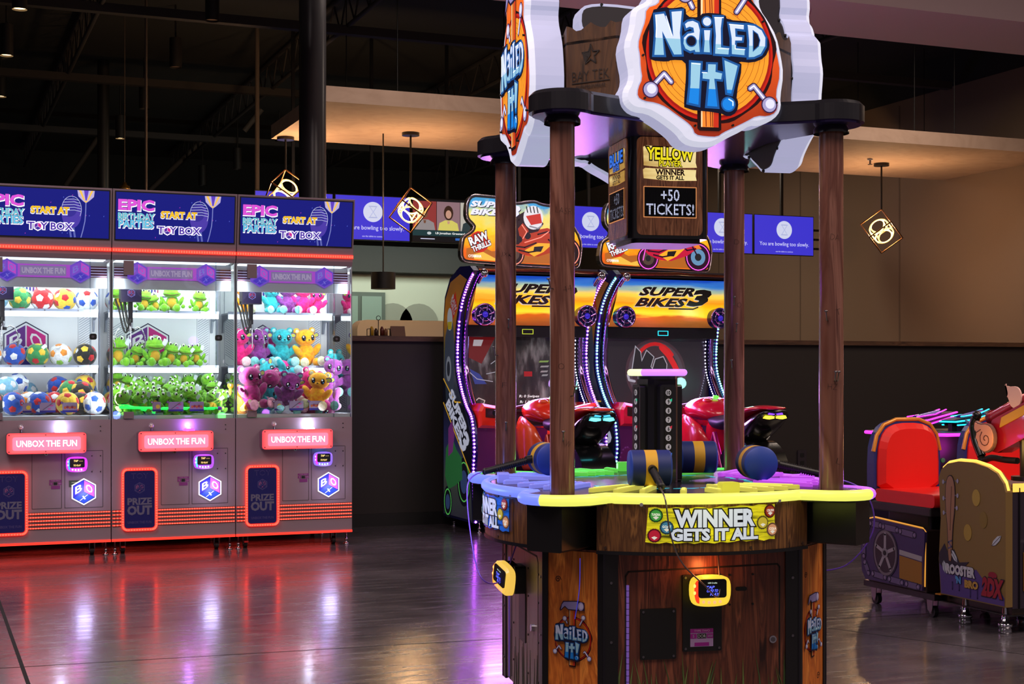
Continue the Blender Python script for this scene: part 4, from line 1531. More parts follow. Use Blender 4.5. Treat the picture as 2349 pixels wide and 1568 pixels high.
def race_cabinet(X, bike_c, label, right_led, screen):
    t = thing('racing_cabinet', label, 'arcade machine', (X, BY0, 0))
    HW = .565
    for s_ in (-1, 1):
        P = FRONTS[::-1] + [(.12, 2.03), (.35, 2.04), (.58, 1.96), (.70, 1.82), (.74, 1.6), (.74, .08)]
        x0, x1 = (s_ * HW, s_ * (HW - .045)) if s_ < 0 else (HW - .045, HW)
        b = MB().prism(P, x0, x1, DBLUE, 'x')
        sp = b.build('side_panel', t, bevel=.004)
        if s_ < 0:
            # printed side: rider above, stripe with the title, bike below
            M = T(-HW, 0, 0) @ R('Z', -90)
            b = MB(M)
            Q = [(-p[0] - .03, p[1]) for p in FRONTS[3:]]
            b.flat(Q[::-1] + [(-.07, 1.95), (-.34, 2.0), (-.56, 1.93), (-.68, 1.8), (-.72, 1.6), (-.72, .12)][0:0] + [(-.32, 1.98), (-.56, 1.93), (-.68, 1.8), (-.72, 1.6), (-.72, .1), (-.1, .1)] if 0 else
                   [(-.1, .1)] + Q[::-1] + [(-.34, 1.98), (-.56, 1.93), (-.68, 1.8), (-.72, 1.6), (-.72, .1)], -.002, SIDEP)
            e = .25
            y_ = -.0035
            b.flat([(-.62, 1.6), (-.56, 1.7), (-.5, 1.6), (-.46, 1.4), (-.5, 1.0), (-.66, .98), (-.7, 1.3), (-.68, 1.5)], y_, mat((70, 78, 96), .4, 0, e))
            b.disc(-.57, 1.64, .06, y_ - .001, mat((190, 194, 200), .4, 0, e), rz=.09)
            b.flat([(-.62, 1.62), (-.52, 1.62), (-.53, 1.56), (-.61, 1.56)], y_ - .002, mat((190, 170, 40), .4, 0, e))
            b.disc(-.6, 1.25, .06, y_ - .001, mat((150, 156, 170), .4, 0, e), rz=.1)
            b.disc(-.6, 1.25, .035, y_ - .002, mat((50, 54, 66), .4, 0, e), rz=.06)
            b.flat([(-.44, 1.85), (-.4, 1.72), (-.52, 1.62), (-.56, 1.74)], y_, mat((190, 40, 30), .4, 0, e))
            b.M = M @ T(-.48, 0, 1.75) @ R('Y', 52)
            b.text('RAW', 0, .02, .14, .05, WHITE, y_ - .0015, bold=.04)
            b.text('THRILLS', 0, -.03, .14, .035, WHITE, y_ - .0015, bold=.04)
            b.M = M
            b.flat([(-.72, .98), (-.1, .46), (-.1, .74), (-.26, .96), (-.4, .98), (-.72, 1.16)], y_, mat((20, 22, 34), .4, 0, .2))
            b.stroke([(-.72, 1.17), (-.45, .99), (-.33, .99)], .012, y_ - .001, mat((220, 170, 50), .4, 0, .5))
            b.stroke([(-.72, .98), (-.1, .45)], .012, y_ - .001, mat((220, 170, 50), .4, 0, .5))
            b.M = M @ T(-.4, 0, .86) @ R('Y', 41)
            b.text('SUPER', -.02, .06, .46, .085, mat((196, 200, 222), .4, 0, .5), y_ - .0015, bold=.05, shear=.3)
            b.text('BIKES', -.04, -.05, .42, .085, mat((196, 200, 222), .4, 0, .5), y_ - .0015, bold=.05, shear=.3)
            b.text('3', .24, -.02, .1, .17, mat((196, 200, 222), .4, 0, .5), y_ - .0015, bold=.05, shear=.3)
            b.M = M
            for c_, r_ in (((-.25, .38), .15), ((-.62, .2), .1)):
                b.disc(c_[0], c_[1], r_, y_, mat((24, 26, 40), .4, 0, .2), rz=r_ * 1.25, n=28)
                b.stroke([(c_[0] + r_ * .8 * math.cos(a * PI / 12), c_[1] + r_ * math.sin(a * PI / 12)) for a in range(24)], .01, y_ - .001, mat((90, 190, 90), .4, 0, .5), closed=True)
                b.disc(c_[0], c_[1], r_ * .5, y_ - .001, mat((60, 80, 130), .4, 0, .3), rz=r_ * .6)
            b.flat([(-.66, .62), (-.52, .72), (-.42, .62), (-.3, .56), (-.28, .4), (-.45, .34), (-.6, .3), (-.68, .4)], y_ - .0015, mat((44, 110, 60), .4, 0, .4))
            b.flat([(-.6, .78), (-.52, .84), (-.46, .74), (-.5, .6), (-.6, .56)], y_ - .0025, mat((120, 50, 120), .4, 0, .4))
            b.build('side_print', sp)
        # light strip along the front edge
        lm = (LEDV, LEDC if right_led else LEDV)[s_ > 0]
        if s_ < 0 and not right_led:
            lm = LEDV
        if s_ < 0 and right_led:
            lm = LEDC
        b = MB()
        b.tube([(s_ * (HW - .012), p[0] - .006, p[1]) for p in FRONTS if p[1] < 1.96], .007, mat((96, 60, 190), .3, 0, .7), 6)
        for i in range(len(FRONTS) - 1):
            a, c = Vector(FRONTS[i]), Vector(FRONTS[i + 1])
            n = max(1, int((c - a).length / .021))
            for k in range(n):
                q = a.lerp(c, (k + .5) / n)
                if 1.62 < q.y < 1.7 or q.y > 1.97:
                    continue
                b.ell((s_ * (HW - .012), q.x - .012, q.y), (.010, .006, .0085), lm, 6)
        b.build('edge_light', t)
        # chrome rail bowed in front of the edge
        b = MB()
        b.tube([(s_ * (HW - .075), p[0] - .03, p[1]) for p in FRONTS if p[1] > .96], .022, VCHROME, 10)
        b.ell((s_ * (HW - .075), .02, 1.97), .034, CHROME, 14)
        b.build('chrome_rail', t)
        # inner cheek with a second row of diodes
        b = MB()
        P2 = [(p[0] + .03, p[1]) for p in FRONTS if p[1] > .96]
        b.prism(P2 + [(.7, .96), (.7, 1.95)], s_ * (HW - .06), s_ * (HW - .048), mat((22, 26, 110), .25, .1, .12), 'x')
        for i, p in enumerate(FRONTS):
            if .98 < p[1] < 1.6:
                b.ell((s_ * (HW - .1), p[0] + .02, p[1]), (.006, .006, .007), LEDW if s_ > 0 else lm, 6)
                q = FRONTS[i + 1]
                b.ell((s_ * (HW - .1), (p[0] + q[0]) / 2 + .02, (p[1] + q[1]) / 2), (.006, .006, .007), LEDW if s_ > 0 else lm, 6)
        b.build('inner_cheek', t)
    HI = HW - .06
    MB().box(-HI, HI, .5, .72, .08, 2.0, BLACK).box(-HI, HI, .12, .6, 1.98, 2.03, mat((52, 44, 48), .35)).build('carcass', t)
    MB().tube([(-HI, .1, 2.0), (0, .09, 2.01), (HI, .1, 2.0)], .012, mat((160, 90, 60), .15, .9), 8).build('top_trim', t)
    # curved lit header
    b = MB()
    prof = [(.12 + .20 * (k / 8) ** 1.4, 1.965 - .375 * k / 8) for k in range(9)]
    V = [(x, y, z) for y, z in prof for x in (-HI, HI)]
    b.add(V, [(2 * k, 2 * k + 1, 2 * k + 3, 2 * k + 2) for k in range(8)], SUN)
    b.add([(-HI, .5, 1.965), (HI, .5, 1.965), (HI, .12, 1.965), (-HI, .12, 1.965)], [(0, 1, 2, 3)], BLACK)
    hd = b.build('lit_header', t)
    b = MB()
    b.warp = lambda q: (q.x, .10 + .20 * (max(0, min(1, (1.965 - q.z) / .375))) ** 1.4 + q.y, q.z)
    INK = mat((34, 30, 24), .4)
    INK2 = mat((210, 206, 190), .4, 0, .8)
    for dx, m_, yy in ((-.006, INK2, 0), (0, INK, -.002)):
        b.text('SUPER', -.06 + dx, 1.87 + dx, .48, .062, m_, yy, .001, .045, shear=.55)
        b.text('BIKES', -.1 + dx, 1.785 + dx, .42, .062, m_, yy, .001, .045, shear=.55)
        b.text('3', .24 + dx, 1.825 + dx, .13, .115, m_, yy, .001, .06, shear=.45)
    b.stroke([(-.02, 1.737), (.2, 1.737), (.24, 1.752)], .012, -.002, INK)
    b.build('header_lettering', hd)
    for x in (-.43, .43):
        speaker(t, x, 1.665, .19)
    # dark brow with a small lit counter
    MB().box(-HI, HI, .34, .5, 1.5, 1.59, mat((22, 20, 28), .3)).build('brow', t)
    b = MB().stroke([(-.045, 1.525), (.045, 1.525), (.045, 1.56), (-.045, 1.56)], .005, .336, mat((40, 210, 230), .4, 0, 1.5) if right_led else mat((190, 210, 60), .4, 0, .8), .004, True)
    b.build('counter_light', t)
    # screen, leaning back a little
    M = T(0, .45, .93) @ R('X', -4)
    b = MB(M).box(-HI + .01, HI - .01, 0, .03, -.02, .59, BLK2)
    b.build('screen_frame', t)
    b = MB(M)
    e = .55
    if screen == 'race':
        gm, nt, bs, lk = nodes_mat('race_picture')
        tc = nt.nodes.new('ShaderNodeTexCoord')
        mp = nt.nodes.new('ShaderNodeMapping')
        mp.inputs['Scale'].default_value = (9, 1, 3)
        mp.inputs['Rotation'].default_value = (0, .35, 0)
        no = nt.nodes.new('ShaderNodeTexNoise')
        no.inputs['Scale'].default_value = 1.4
        no.inputs['Detail'].default_value = 7
        rp = ramp(nt, [(.38, (16, 14, 16)), (.52, (40, 34, 34)), (.62, (92, 88, 88)), (.75, (140, 136, 134))])
        lk.new(tc.outputs['Object'], mp.inputs[0])
        lk.new(mp.outputs[0], no.inputs['Vector'])
        lk.new(no.outputs[0], rp.inputs[0])
        lk.new(rp.outputs[0], bs.inputs['Base Color'])
        lk.new(rp.outputs[0], bs.inputs['Emission Color'])
        bs.inputs['Emission Strength'].default_value = .7
        b.box(-HI + .03, HI - .03, -.004, 0, .0, .57, gm)
        b.flat([(-.45, .57), (-.22, .57), (-.34, .36), (-.47, .42)], -.006, mat((120, 18, 20), .4, 0, e))
        b.flat([(-.4, .55), (-.32, .55), (-.34, .5), (-.41, .5)], -.007, mat((210, 205, 205), .4, 0, e))
        for pts in ([(-.26, .36), (-.2, .4), (-.1, .36), (-.05, .3), (-.12, .28)], [(-.3, .28), (-.2, .3), (-.1, .24)], [(-.45, .3), (-.38, .24), (-.25, .22)]):
            b.stroke(pts, .006, -.006, mat((190, 195, 205), .4, 0, e))
        b.flat([(-.44, .32), (-.36, .28), (-.3, .2), (-.4, .2)], -.0055, mat((50, 70, 150), .4, 0, e))
        for k, (x, z) in enumerate(((.19, .38), (.2, .34), (.2, .30), (.21, .27))):
            b.flat([(x - .04, z - .008), (x + .04 - .01 * k, z - .006), (x + .05 - .01 * k, z + .008), (x - .03, z + .006)], -.006, mat((170, 172, 168) if k else (150, 190, 90), .4, 0, .5))
        b.flat([(0.02, .3), (.09, .3), (.09, .26), (.02, .26)], -.006, mat((180, 20, 24), .4, 0, e))
        b.text('R: 0 Swipes', .06, .10, .17, .026, mat((230, 230, 230), .4, 0, 1), -.006, bold=.02, shear=.2)
        b.text('R: 1 Swipe', .055, .055, .15, .026, mat((230, 230, 230), .4, 0, 1), -.006, bold=.02, shear=.2)
        b.stroke([(-.42, .05), (-.37, .09), (-.32, .07), (-.34, .02), (-.4, .02)], .008, -.006, mat((200, 190, 180), .4, 0, .7), closed=True)
    else:
        b.box(-HI + .03, HI - .03, -.004, 0, .0, .57, mat((44, 34, 44), .4, 0, .55))
        b.disc(0, .29, .28, -.006, mat((74, 48, 58), .4, 0, .7), n=40)
        b.disc(0, .29, .255, -.0065, mat((92, 76, 86), .4, 0, .6), n=40)
        b.disc(0, .29, .22, -.007, mat((70, 50, 58), .4, 0, .6), n=40)
        b.stroke([(.2 * math.cos(a * PI / 14) + .0, .29 + .24 * math.sin(a * PI / 14)) for a in range(3, 12)], .03, -.008, mat((196, 26, 30), .4, 0, .9))
        b.stroke([(.06, .5), (.12, .44), (.17, .36), (.2, .3)], .05, -.0082, mat((206, 30, 34), .4, 0, .9))
        SK = mat((176, 172, 184), .4, 0, .8)
        SK2 = mat((44, 40, 46), .4, 0, .5)
        for P in ([(-.18, .5), (-.14, .46), (-.13, .38), (-.08, .47), (-.02, .42), (-.05, .34), (-.02, .3), (-.14, .26), (-.17, .32), (-.22, .3)], [(.0, .4), (.07, .42), (.1, .36), (.09, .28), (0, .25), (-.03, .32)]):
            b.flat(offset(P, .008), -.009, SK)
            b.flat(P, -.010, SK2)
        b.flat([(.12, .3), (.17, .32), (.22, .27), (.14, .26)], -.009, SK)
        b.stroke([(-.22, .3), (-.26, .27), (-.25, .23), (-.2, .22)], .02, -.009, SK)
        b.stroke([(-.1, .24), (-.04, .12), (.04, .05)], .02, -.0085, mat((110, 24, 30), .4, 0, .7))
        b.text('HT', -.2, .1, .035, .02, SK, -.009, bold=.02)
    b.build('screen_picture', t)
    MB(M).box(-HI + .025, HI - .025, -.014, -.011, -.005, .575, glass_mat('screen_glass', (.97, .97, .98), .08)).build('screen_glass', t)
    # red shrouds left and right of the bike, dark opening in each
    for s_ in (-1, 1):
        b = MB()
        x0 = s_ * .505
        P = [(x0, .80), (x0, .93), (x0 - s_ * .03, .985), (x0 - s_ * .14, .965), (x0 - s_ * .27, .93), (x0 - s_ * .28, .84), (x0 - s_ * .24, .79)]
        b.bead(P, .02, .08, .5, bike_c)
        b.prism([(x0 - s_ * .05, .88), (x0 - s_ * .05, .95), (x0 - s_ * .15, .94), (x0 - s_ * .22, .90), (x0 - s_ * .22, .865)], .075, .082, mat((46, 12, 14), .4))
        b.build('dash_shroud', t)
    b = MB()
    b.box(-HI, HI, .15, .5, .1, .80, mat((96, 30, 96), .3, 0, .22, coat=.5))
    b.box(-HI, HI, .145, .155, .795, .802, mat((220, 120, 60), .2, .8))
    for c_, r_ in (((-.1, .55), .16), ((.12, .35), .12)):
        b.disc(c_[0], c_[1], r_, .146, mat((74, 30, 84), .3, 0, .15), .002, rz=r_ * .8)
    b.flat([(-.32, .42), (-.2, .56), (-.05, .5), (.1, .6), (.2, .3), (-.2, .24)], .143, mat((30, 14, 36), .3), .002)
    b.build('lower_panel', t)
    for x in (-.5, .5):
        foot(t, x, .1, .1)
        foot(t, x, .66, .1)
    caster(t, -.42, .14)
    lamp('AREA', (X, BY0 + .12, 1.05), (.75, .3, 1), 12, (.9, .2), (math.radians(-70), 0, 0), name='cabinet_glow')
    lamp('POINT', (X - .5, BY0 - .05, 1.2), (.6, .3, 1) if not right_led else (.4, 1, .9), 1.6, .05, name='edge_glow')
    lamp('POINT', (X + .5, BY0 - .05, 1.2), (.6, .3, 1) if not right_led else (.4, 1, .9), 1.6, .05, name='edge_glow')
    # ---- marquee sign on top, outline measured in the plane of the sign
    def mz(zx, zy):
        px, y = 1060 + zx / 4.479, 430 + zy / 4.479
        return ((px - 1225.5) / 272.0, 1.2 + (860 - y) * 11.5 / 3330)
    OUT = smooth_loop([mz(*p) for p in ((225, 90), (330, 92), (540, 100), (590, 110), (640, 145), (700, 152), (800, 130), (880, 122), (930, 148), (1030, 160), (1150, 158), (1200, 190), (1222, 300), (1330, 420), (1380, 560), (1362, 720), (1340, 800), (1280, 812), (700, 802), (200, 785), (130, 770), (103, 700), (120, 560), (135, 515), (215, 465), (240, 420), (225, 395), (175, 350), (158, 280), (172, 150))], 1)
    mt = thing('marquee_sign', 'lit cut-out motorcycle sign standing on the %s racing cabinet' % label.split()[0].lower(), 'sign', (X, BY0 + .45, 0))
    b = MB().prism(OUT, 0, .07, BLACK)
    b.build('sign_case', mt)
    b = MB().tube([(p[0], -.002, p[1]) for p in OUT], .006, mat((220, 210, 215), .2, .9), 6, True)
    b.build('chrome_edge', mt)
    b = MB()
    b.prism(offset(OUT, -.02), -.004, 0, MARQ)
    y_ = -.006
    def mp_(P):
        return [mz(*p) for p in P]
    e = .9
    c_main = (176, 54, 16) if bike_c is REDP else (196, 20, 60)
    c_dark = (40, 18, 16) if bike_c is REDP else (60, 10, 50)
    neon = mat((255, 140, 120) if bike_c is REDP else (255, 90, 220), .4, 0, 1.3)
    # road dust
    b.flat(mp_([(160, 640), (300, 600), (420, 660), (600, 640), (800, 700), (1000, 640), (1300, 700), (1330, 770), (600, 770), (160, 740)]), y_, mat((196, 110, 34), .4, 0, .7))
    b.flat(mp_([(230, 700), (330, 670), (450, 730), (560, 700), (700, 750), (500, 762), (240, 745)]), y_ - .0006, mat((240, 190, 70), .4, 0, e))
    # wheels
    for cx_, cz_, r_ in ((640, 680, .10), (1210, 650, .125)):
        c0 = mz(cx_, cz_)
        b.disc(c0[0], c0[1], r_, y_ - .001, mat(c_dark, .4, 0, .4), n=28)
        b.stroke([(c0[0] + r_ * .86 * math.cos(a * PI / 12), c0[1] + r_ * .86 * math.sin(a * PI / 12)) for a in range(24)], .007, y_ - .002, neon, closed=True)
        b.disc(c0[0], c0[1], r_ * .55, y_ - .002, mat((110, 160, 200) if cx_ > 1000 else (90, 70, 60), .4, 0, .7), n=20)
        b.disc(c0[0], c0[1], r_ * .25, y_ - .003, mat((40, 40, 44), .4, 0, .5), n=12)
    # machine and rider
    b.flat(mp_([(560, 560), (640, 500), (760, 520), (860, 430), (1000, 400), (1120, 440), (1200, 560), (1080, 640), (900, 700), (760, 690), (640, 640)]), y_ - .003, mat(c_main, .4, 0, e))
    b.flat(mp_([(760, 640), (900, 560), (1060, 560), (960, 650), (860, 700)]), y_ - .004, mat((246, 176, 40), .4, 0, e))
    b.flat(mp_([(560, 540), (600, 420), (660, 300), (760, 240), (900, 260), (960, 360), (900, 440), (760, 480), (700, 580), (600, 600)]), y_ - .005, mat(c_dark, .4, 0, .5))
    b.flat(mp_([(590, 430), (640, 420), (660, 470), (620, 560), (570, 540)]), y_ - .006, mat(c_main, .4, 0, e))
    b.flat(mp_([(690, 420), (740, 360), (800, 430), (790, 540), (720, 560)]), y_ - .006, mat(c_main, .4, 0, .7))
    for q in ([(640, 600), (760, 610), (880, 560)], [(900, 470), (1000, 440), (1090, 470)], [(1010, 520), (1080, 580), (1180, 560)], [(700, 640), (800, 660), (900, 640)], [(620, 330), (700, 330), (760, 300)], [(1040, 430), (1120, 500), (1190, 620)]):
        b.stroke(mp_(q), .012, y_ - .0055, mat(c_dark, .4, 0, .35))
    b.flat(mp_([(1060, 430), (1180, 470), (1250, 560), (1190, 560), (1110, 500)]), y_ - .0056, mat((236, 130, 40), .4, 0, e))
    b.flat(mp_([(860, 600), (960, 590), (930, 650), (850, 650)]), y_ - .0056, mat((30, 26, 30), .4, 0, .4))
    for q in ((700, 530), (790, 490)):
        c0 = mz(*q)
        b.disc(c0[0], c0[1], .028, y_ - .0065, mat((24, 18, 20), .4, 0, .4))
    h = mz(850, 300)
    b.disc(h[0], h[1], .085, y_ - .007, mat((226, 226, 230), .4, 0, e), rz=.095, n=24)
    b.flat([(h[0] - .065, h[1] + .01), (h[0] + .06, h[1] + .035), (h[0] + .075, h[1] - .04), (h[0] - .02, h[1] - .06)], y_ - .008, mat((196, 50, 30), .4, 0, e))
    for k in range(4):
        b.stroke([(h[0] - .06 + k * .03, h[1] + .085), (h[0] - .05 + k * .03, h[1] + .04)], .008, y_ - .008, BLK2)
    b.stroke([(h[0] - .03, h[1] - .07), (h[0] + .04, h[1] - .085), (h[0] + .075, h[1] - .06)], .012, y_ - .008, mat((160, 160, 170), .4, 0, .6))
    b.stroke(mp_([(580, 470), (650, 435), (650, 520), (610, 560), (580, 700)]), .007, y_ - .009, neon)
    b.stroke(mp_([(730, 380), (780, 450), (740, 520)]), .007, y_ - .009, neon)
    b.stroke(mp_([(760, 560), (930, 500), (1010, 440)]), .007, y_ - .009, neon)
    # titles
    for dx, m_ in ((.006, mat((22, 20, 60), .4, 0, .3)), (0, mat((224, 228, 244), .4, 0, 1))):
        c0 = mz(400, 185)
        b.text('SUPER', c0[0] + dx, c0[1] - dx, .31, .043, m_, y_ - .010 - (.001 if dx == 0 else 0), .0008, .05, shear=.5)
        c0 = mz(380, 265)
        b.text('BIKES', c0[0] + dx, c0[1] - dx, .27, .043, m_, y_ - .010 - (.001 if dx == 0 else 0), .0008, .05, shear=.5)
        c0 = mz(625, 250)
        b.text('3', c0[0] + dx, c0[1] - dx, .1, .09, m_, y_ - .010 - (.001 if dx == 0 else 0), .0008, .06, shear=.4)
    c0 = mz(290, 570)
    b.disc(c0[0], c0[1], .085, y_ - .001, mat((200, 36, 20), .4, 0, e), n=11)
    M0 = b.M.copy()
    b.M = T(c0[0], 0, c0[1]) @ R('Y', -22)
    for o_, m_ in ((.07, mat((24, 18, 18), .4)), (0, mat((232, 232, 236), .4, 0, 1))):
        b.text('RAW', .005, .028, .16, .062, m_, y_ - .003 - (.001 if not o_ else 0), .0008, .04, o_)
        b.text('THRILLS', .005, -.036, .165, .04, m_, y_ - .003 - (.001 if not o_ else 0), .0008, .04, o_)
    b.M = M0
    c0 = mz(245, 715)
    b.text('YAMAHA', c0[0] + .012, c0[1], .085, .02, mat((240, 236, 230), .4, 0, 1), y_ - .003, .0008, .05)
    b.stroke([(c0[0] - .043 + .009 * math.cos(a), c0[1] + .009 * math.sin(a)) for a in [k * PI / 6 for k in range(12)]], .003, y_ - .003, mat((240, 236, 230), .4, 0, 1), closed=True)
    b.build('sign_picture', mt)
    MB().box(-.3, .3, .02, .06, 2.03, 2.09, BLACK).build('mounting_bar', mt)


race_cabinet(4.40, REDP, 'Left motorcycle racing cabinet with violet edge lights, red shrouds and a race on screen', False, 'race')
race_cabinet(5.60, REDM, 'Right motorcycle racing cabinet with mint edge lights and a round skull logo on screen', True, 'logo')


def motorbike(X, Y, c, c2, label, tail_c):
    t = thing('ride_on_motorbike', label, 'arcade motorbike', (X, Y, 0))
    t.scale = (1.22, 1.08, 1.0)
    MB().rbox(-.26, .26, .05, 1.0, .0, .16, .03, BLACK, 'z').build('motion_base', t)
    MB().cyl((0, .5, .16), (0, .5, .42), .05, DSTEEL, n=14).cyl((0, .72, .16), (0, .72, .5), .04, DSTEEL, n=14).build('pedestal', t)
    SEAT = mat((24, 32, 62), .5)
    BLP = mat((12, 12, 15), .22, 0, coat=.7)
    b = MB().loft([(0, 0, .955, .06, .008), (0, .03, .957, .095, .014), (0, .14, .95, .115, .028), (0, .27, .925, .12, .04), (0, .38, .87, .11, .045), (0, .46, .83, .09, .03)], c, 20)
    b.build('tail_cowl', t)
    b = MB().loft([(0, .0, .93, .085, .02), (0, .03, .90, .11, .045), (0, .10, .86, .115, .08), (0, .22, .80, .11, .11), (0, .34, .74, .1, .11), (0, .44, .72, .09, .09), (0, .5, .72, .07, .05)], BLP, 20)
    b.build('undertail', t)
    b = MB()
    for s_ in (-1, 1):
        b.prism([(s_ * .012, .90), (s_ * .066, .905), (s_ * .075, .885), (s_ * .045, .878), (s_ * .012, .884)], -.012, .03, mat(tail_c, .3, 0, 3), 'y')
        b.prism([(s_ * .008, .918), (s_ * .045, .925), (s_ * .05, .912), (s_ * .012, .908)], -.010, .03, mat((120, 60, 255) if tail_c[0] > 200 else (60, 160, 190), .3, 0, 2), 'y')
    b.build('tail_light', t)
    b = MB().loft([(0, .36, .87, .07, .02), (0, .42, .86, .11, .04), (0, .55, .83, .125, .055), (0, .68, .835, .11, .06), (0, .76, .86, .08, .04)], SEAT, 20)
    b.build('seat', t)
    b = MB().loft([(0, .66, .89, .06, .03), (0, .72, .91, .12, .075), (0, .85, .935, .15, .095), (0, .98, .93, .14, .09), (0, 1.08, .90, .08, .05)], c, 22)
    b.ell((-.06, .8, 1.0), (.03, .045, .02), c2, 12).ell((.06, .8, 1.0), (.03, .045, .02), c2, 12)
    b.build('fuel_tank', t)
    MB().cyl((-.0, .80, 1.02), (-.0, .795, 1.035), .02, mat((90, 255, 60), .3, 0, 2), n=14).build('start_button', t)
    for s_ in (-1, 1):
        b = MB().loft([(s_ * .10, .70, .62, .01, .08), (s_ * .13, .78, .66, .035, .16), (s_ * .145, .9, .68, .04, .2), (s_ * .13, 1.02, .72, .035, .17), (s_ * .1, 1.1, .74, .02, .08)], c2, 16)
        b.build('side_fairing', t)
        b = MB()
        b.tube([(s_ * .05, 1.06, .97), (s_ * .16, 1.04, .95), (s_ * .3, .96, .92)], .014, DSTEEL, 8)
        b.cyl((s_ * .2, 1.015, .937), (s_ * .33, .94, .915), .022, BLK2, n=12)
        b.tube([(s_ * .2, 1.05, .93), (s_ * .3, 1.03, .905)], .006, CHROME, 6)
        b.build('handlebar', t)
        b = MB()
        FR = mat((170, 20, 110), .2, .3, coat=.5) if c is REDM else mat((200, 60, 30), .25, .2, coat=.5)
        for p, q, r in (((.0, .62, .76), (0, .5, .48), .016), ((0, .62, .76), (0, .74, .46), .014), ((0, .5, .48), (0, .74, .46), .016), ((0, .5, .48), (0, .25, .42), .02), ((0, .72, .6), (0, .55, .62), .012)):
            b.cyl((s_ * .1, p[1], p[2]), (s_ * .1, q[1], q[2]), r, FR, n=10)
        b.build('frame', t)
        b = MB()
        b.cyl((s_ * .06, .6, .5), (s_ * .12, .6, .5), .075, CHROME, n=20).cyl((s_ * .12, .6, .5), (s_ * .128, .6, .5), .04, VCHROME, n=14)
        for k in range(6):
            a = k * PI / 3
            b.cyl((s_ * .125, .6, .5), (s_ * .125, .6 + .065 * math.cos(a), .5 + .065 * math.sin(a)), .008, STEEL, n=6)
        b.tube([(s_ * .08, .62, .58), (s_ * .1, .7, .66), (s_ * .09, .78, .6)], .02, CHROME, 8)
        b.build('engine_cover', t)
    b = MB()
    b.cyl((-.09, .28, .44), (.09, .28, .44), .02, STEEL, n=10)
    b.lathe([(.15, -.07), (.21, -.075), (.245, -.05), (.255, 0), (.245, .05), (.21, .075), (.15, .07), (.15, -.07)], BLK2, n=32)
    V = b.v[-8 * 32:]
    for i in range(len(b.v) - 8 * 32, len(b.v)):
        q = b.v[i]
        b.v[i] = Vector((q.z, .28 + q.x, .44 + q.y))
    wl = b.build('rear_wheel', t)
    b = MB().cyl((-.085, .28, .44), (.085, .28, .44), .13, mat((214, 30, 20), .3, 0, .25), n=28)
    for k in range(20):
        a = k * PI / 10
        for s_ in (-1, 1):
            b.ell((s_ * .085, .28 + .135 * math.cos(a), .44 + .135 * math.sin(a)), .008, mat((230, 120, 255), .3, 0, 4), 6)
    b.build('wheel_light_ring', wl)
    b = MB()
    P = [(.28 + .275 * math.cos(math.radians(a)), .44 + .275 * math.sin(math.radians(a))) for a in range(-10, 200, 12)]
    Q = [(.28 + .262 * math.cos(math.radians(a)), .44 + .262 * math.sin(math.radians(a))) for a in range(-10, 200, 12)]
    b.prism(P + Q[::-1], -.11, .11, BLP, 'x', True)
    for s_ in (-1, 1):
        b.prism(Q + [(.28 + .16 * math.cos(math.radians(a)), .44 + .16 * math.sin(math.radians(a))) for a in range(194, -16, -12)], s_ * .11, s_ * .1, BLP, 'x', True)
    b.build('wheel_cover', t)


motorbike(4.36, 9.12, REDP, mat((240, 84, 30), .25, 0, coat=.6), 'red ride-on motorbike with a cyan tail light before the left racing cabinet', (90, 240, 250))
motorbike(5.76, 9.12, REDM, mat((210, 24, 40), .25, 0, coat=.6), 'crimson ride-on motorbike with a yellow tail light before the right racing cabinet', (250, 225, 50))
lamp('POINT', (4.0, 9.2, 2.5), (1, .5, .6), 6, .04, name='bike_fill')  # fill lamps without a fixture, added to brighten the bikes
lamp('POINT', (5.15, 9.2, 2.5), (.8, .5, 1), 6, .04, name='bike_fill')

# ================================================================ THE FOUR-PLAYER HAMMER GAME
NX, NY, NR = 2.556, 4.866, -10.4
DWOOD = wood('dark_barn_wood', [(44, 22, 18), (108, 58, 42), (80, 42, 32), (140, 80, 58), (56, 28, 22)], (16, 16, 1.4), .38, 0, 2.5)
POSTW = wood('post_wood', [(62, 34, 30), (122, 80, 68), (98, 60, 50), (142, 98, 84), (74, 42, 36)], (10, 10, .9), .26, 0, 2.0)
LWOOD = wood('orange_plank_print', [(90, 42, 12), (222, 124, 44), (180, 92, 30), (240, 146, 58), (120, 58, 18)], (14, 14, 1.6), .4, 0, 2.5)
APW = wood('apron_wood', [(50, 30, 16), (120, 80, 44), (84, 52, 30), (146, 100, 56), (60, 36, 20)], (24, 24, 2.2), .35, 0, 2.0)
BAYW = wood('raw_plank', [(44, 27, 15), (88, 58, 34), (70, 44, 26), (104, 70, 42)], (12, 12, 1.8), .5, 0, 2.5)
RIMW = mat((196, 198, 232), .4, 0, .62)
RIMH = mat((226, 228, 248), .4, 0, .72)
YEL = mat((238, 240, 104), .4, 0, .98)
BLU = mat((112, 130, 255), .4, 0, 1.1)
PUR = mat((190, 100, 255), .4, 0, 1.1)
GRN = mat((90, 240, 100), .4, 0, 1.0)
game = thing('hammer_game', 'four-player hammer arcade game with wood posts, glowing rim and lit round signs', 'arcade machine', (NX, NY, 0), NR)


def on_side(k):
    return R('Z', k * -90)      # k: 0 front, 1 left, 2 back, 3 right


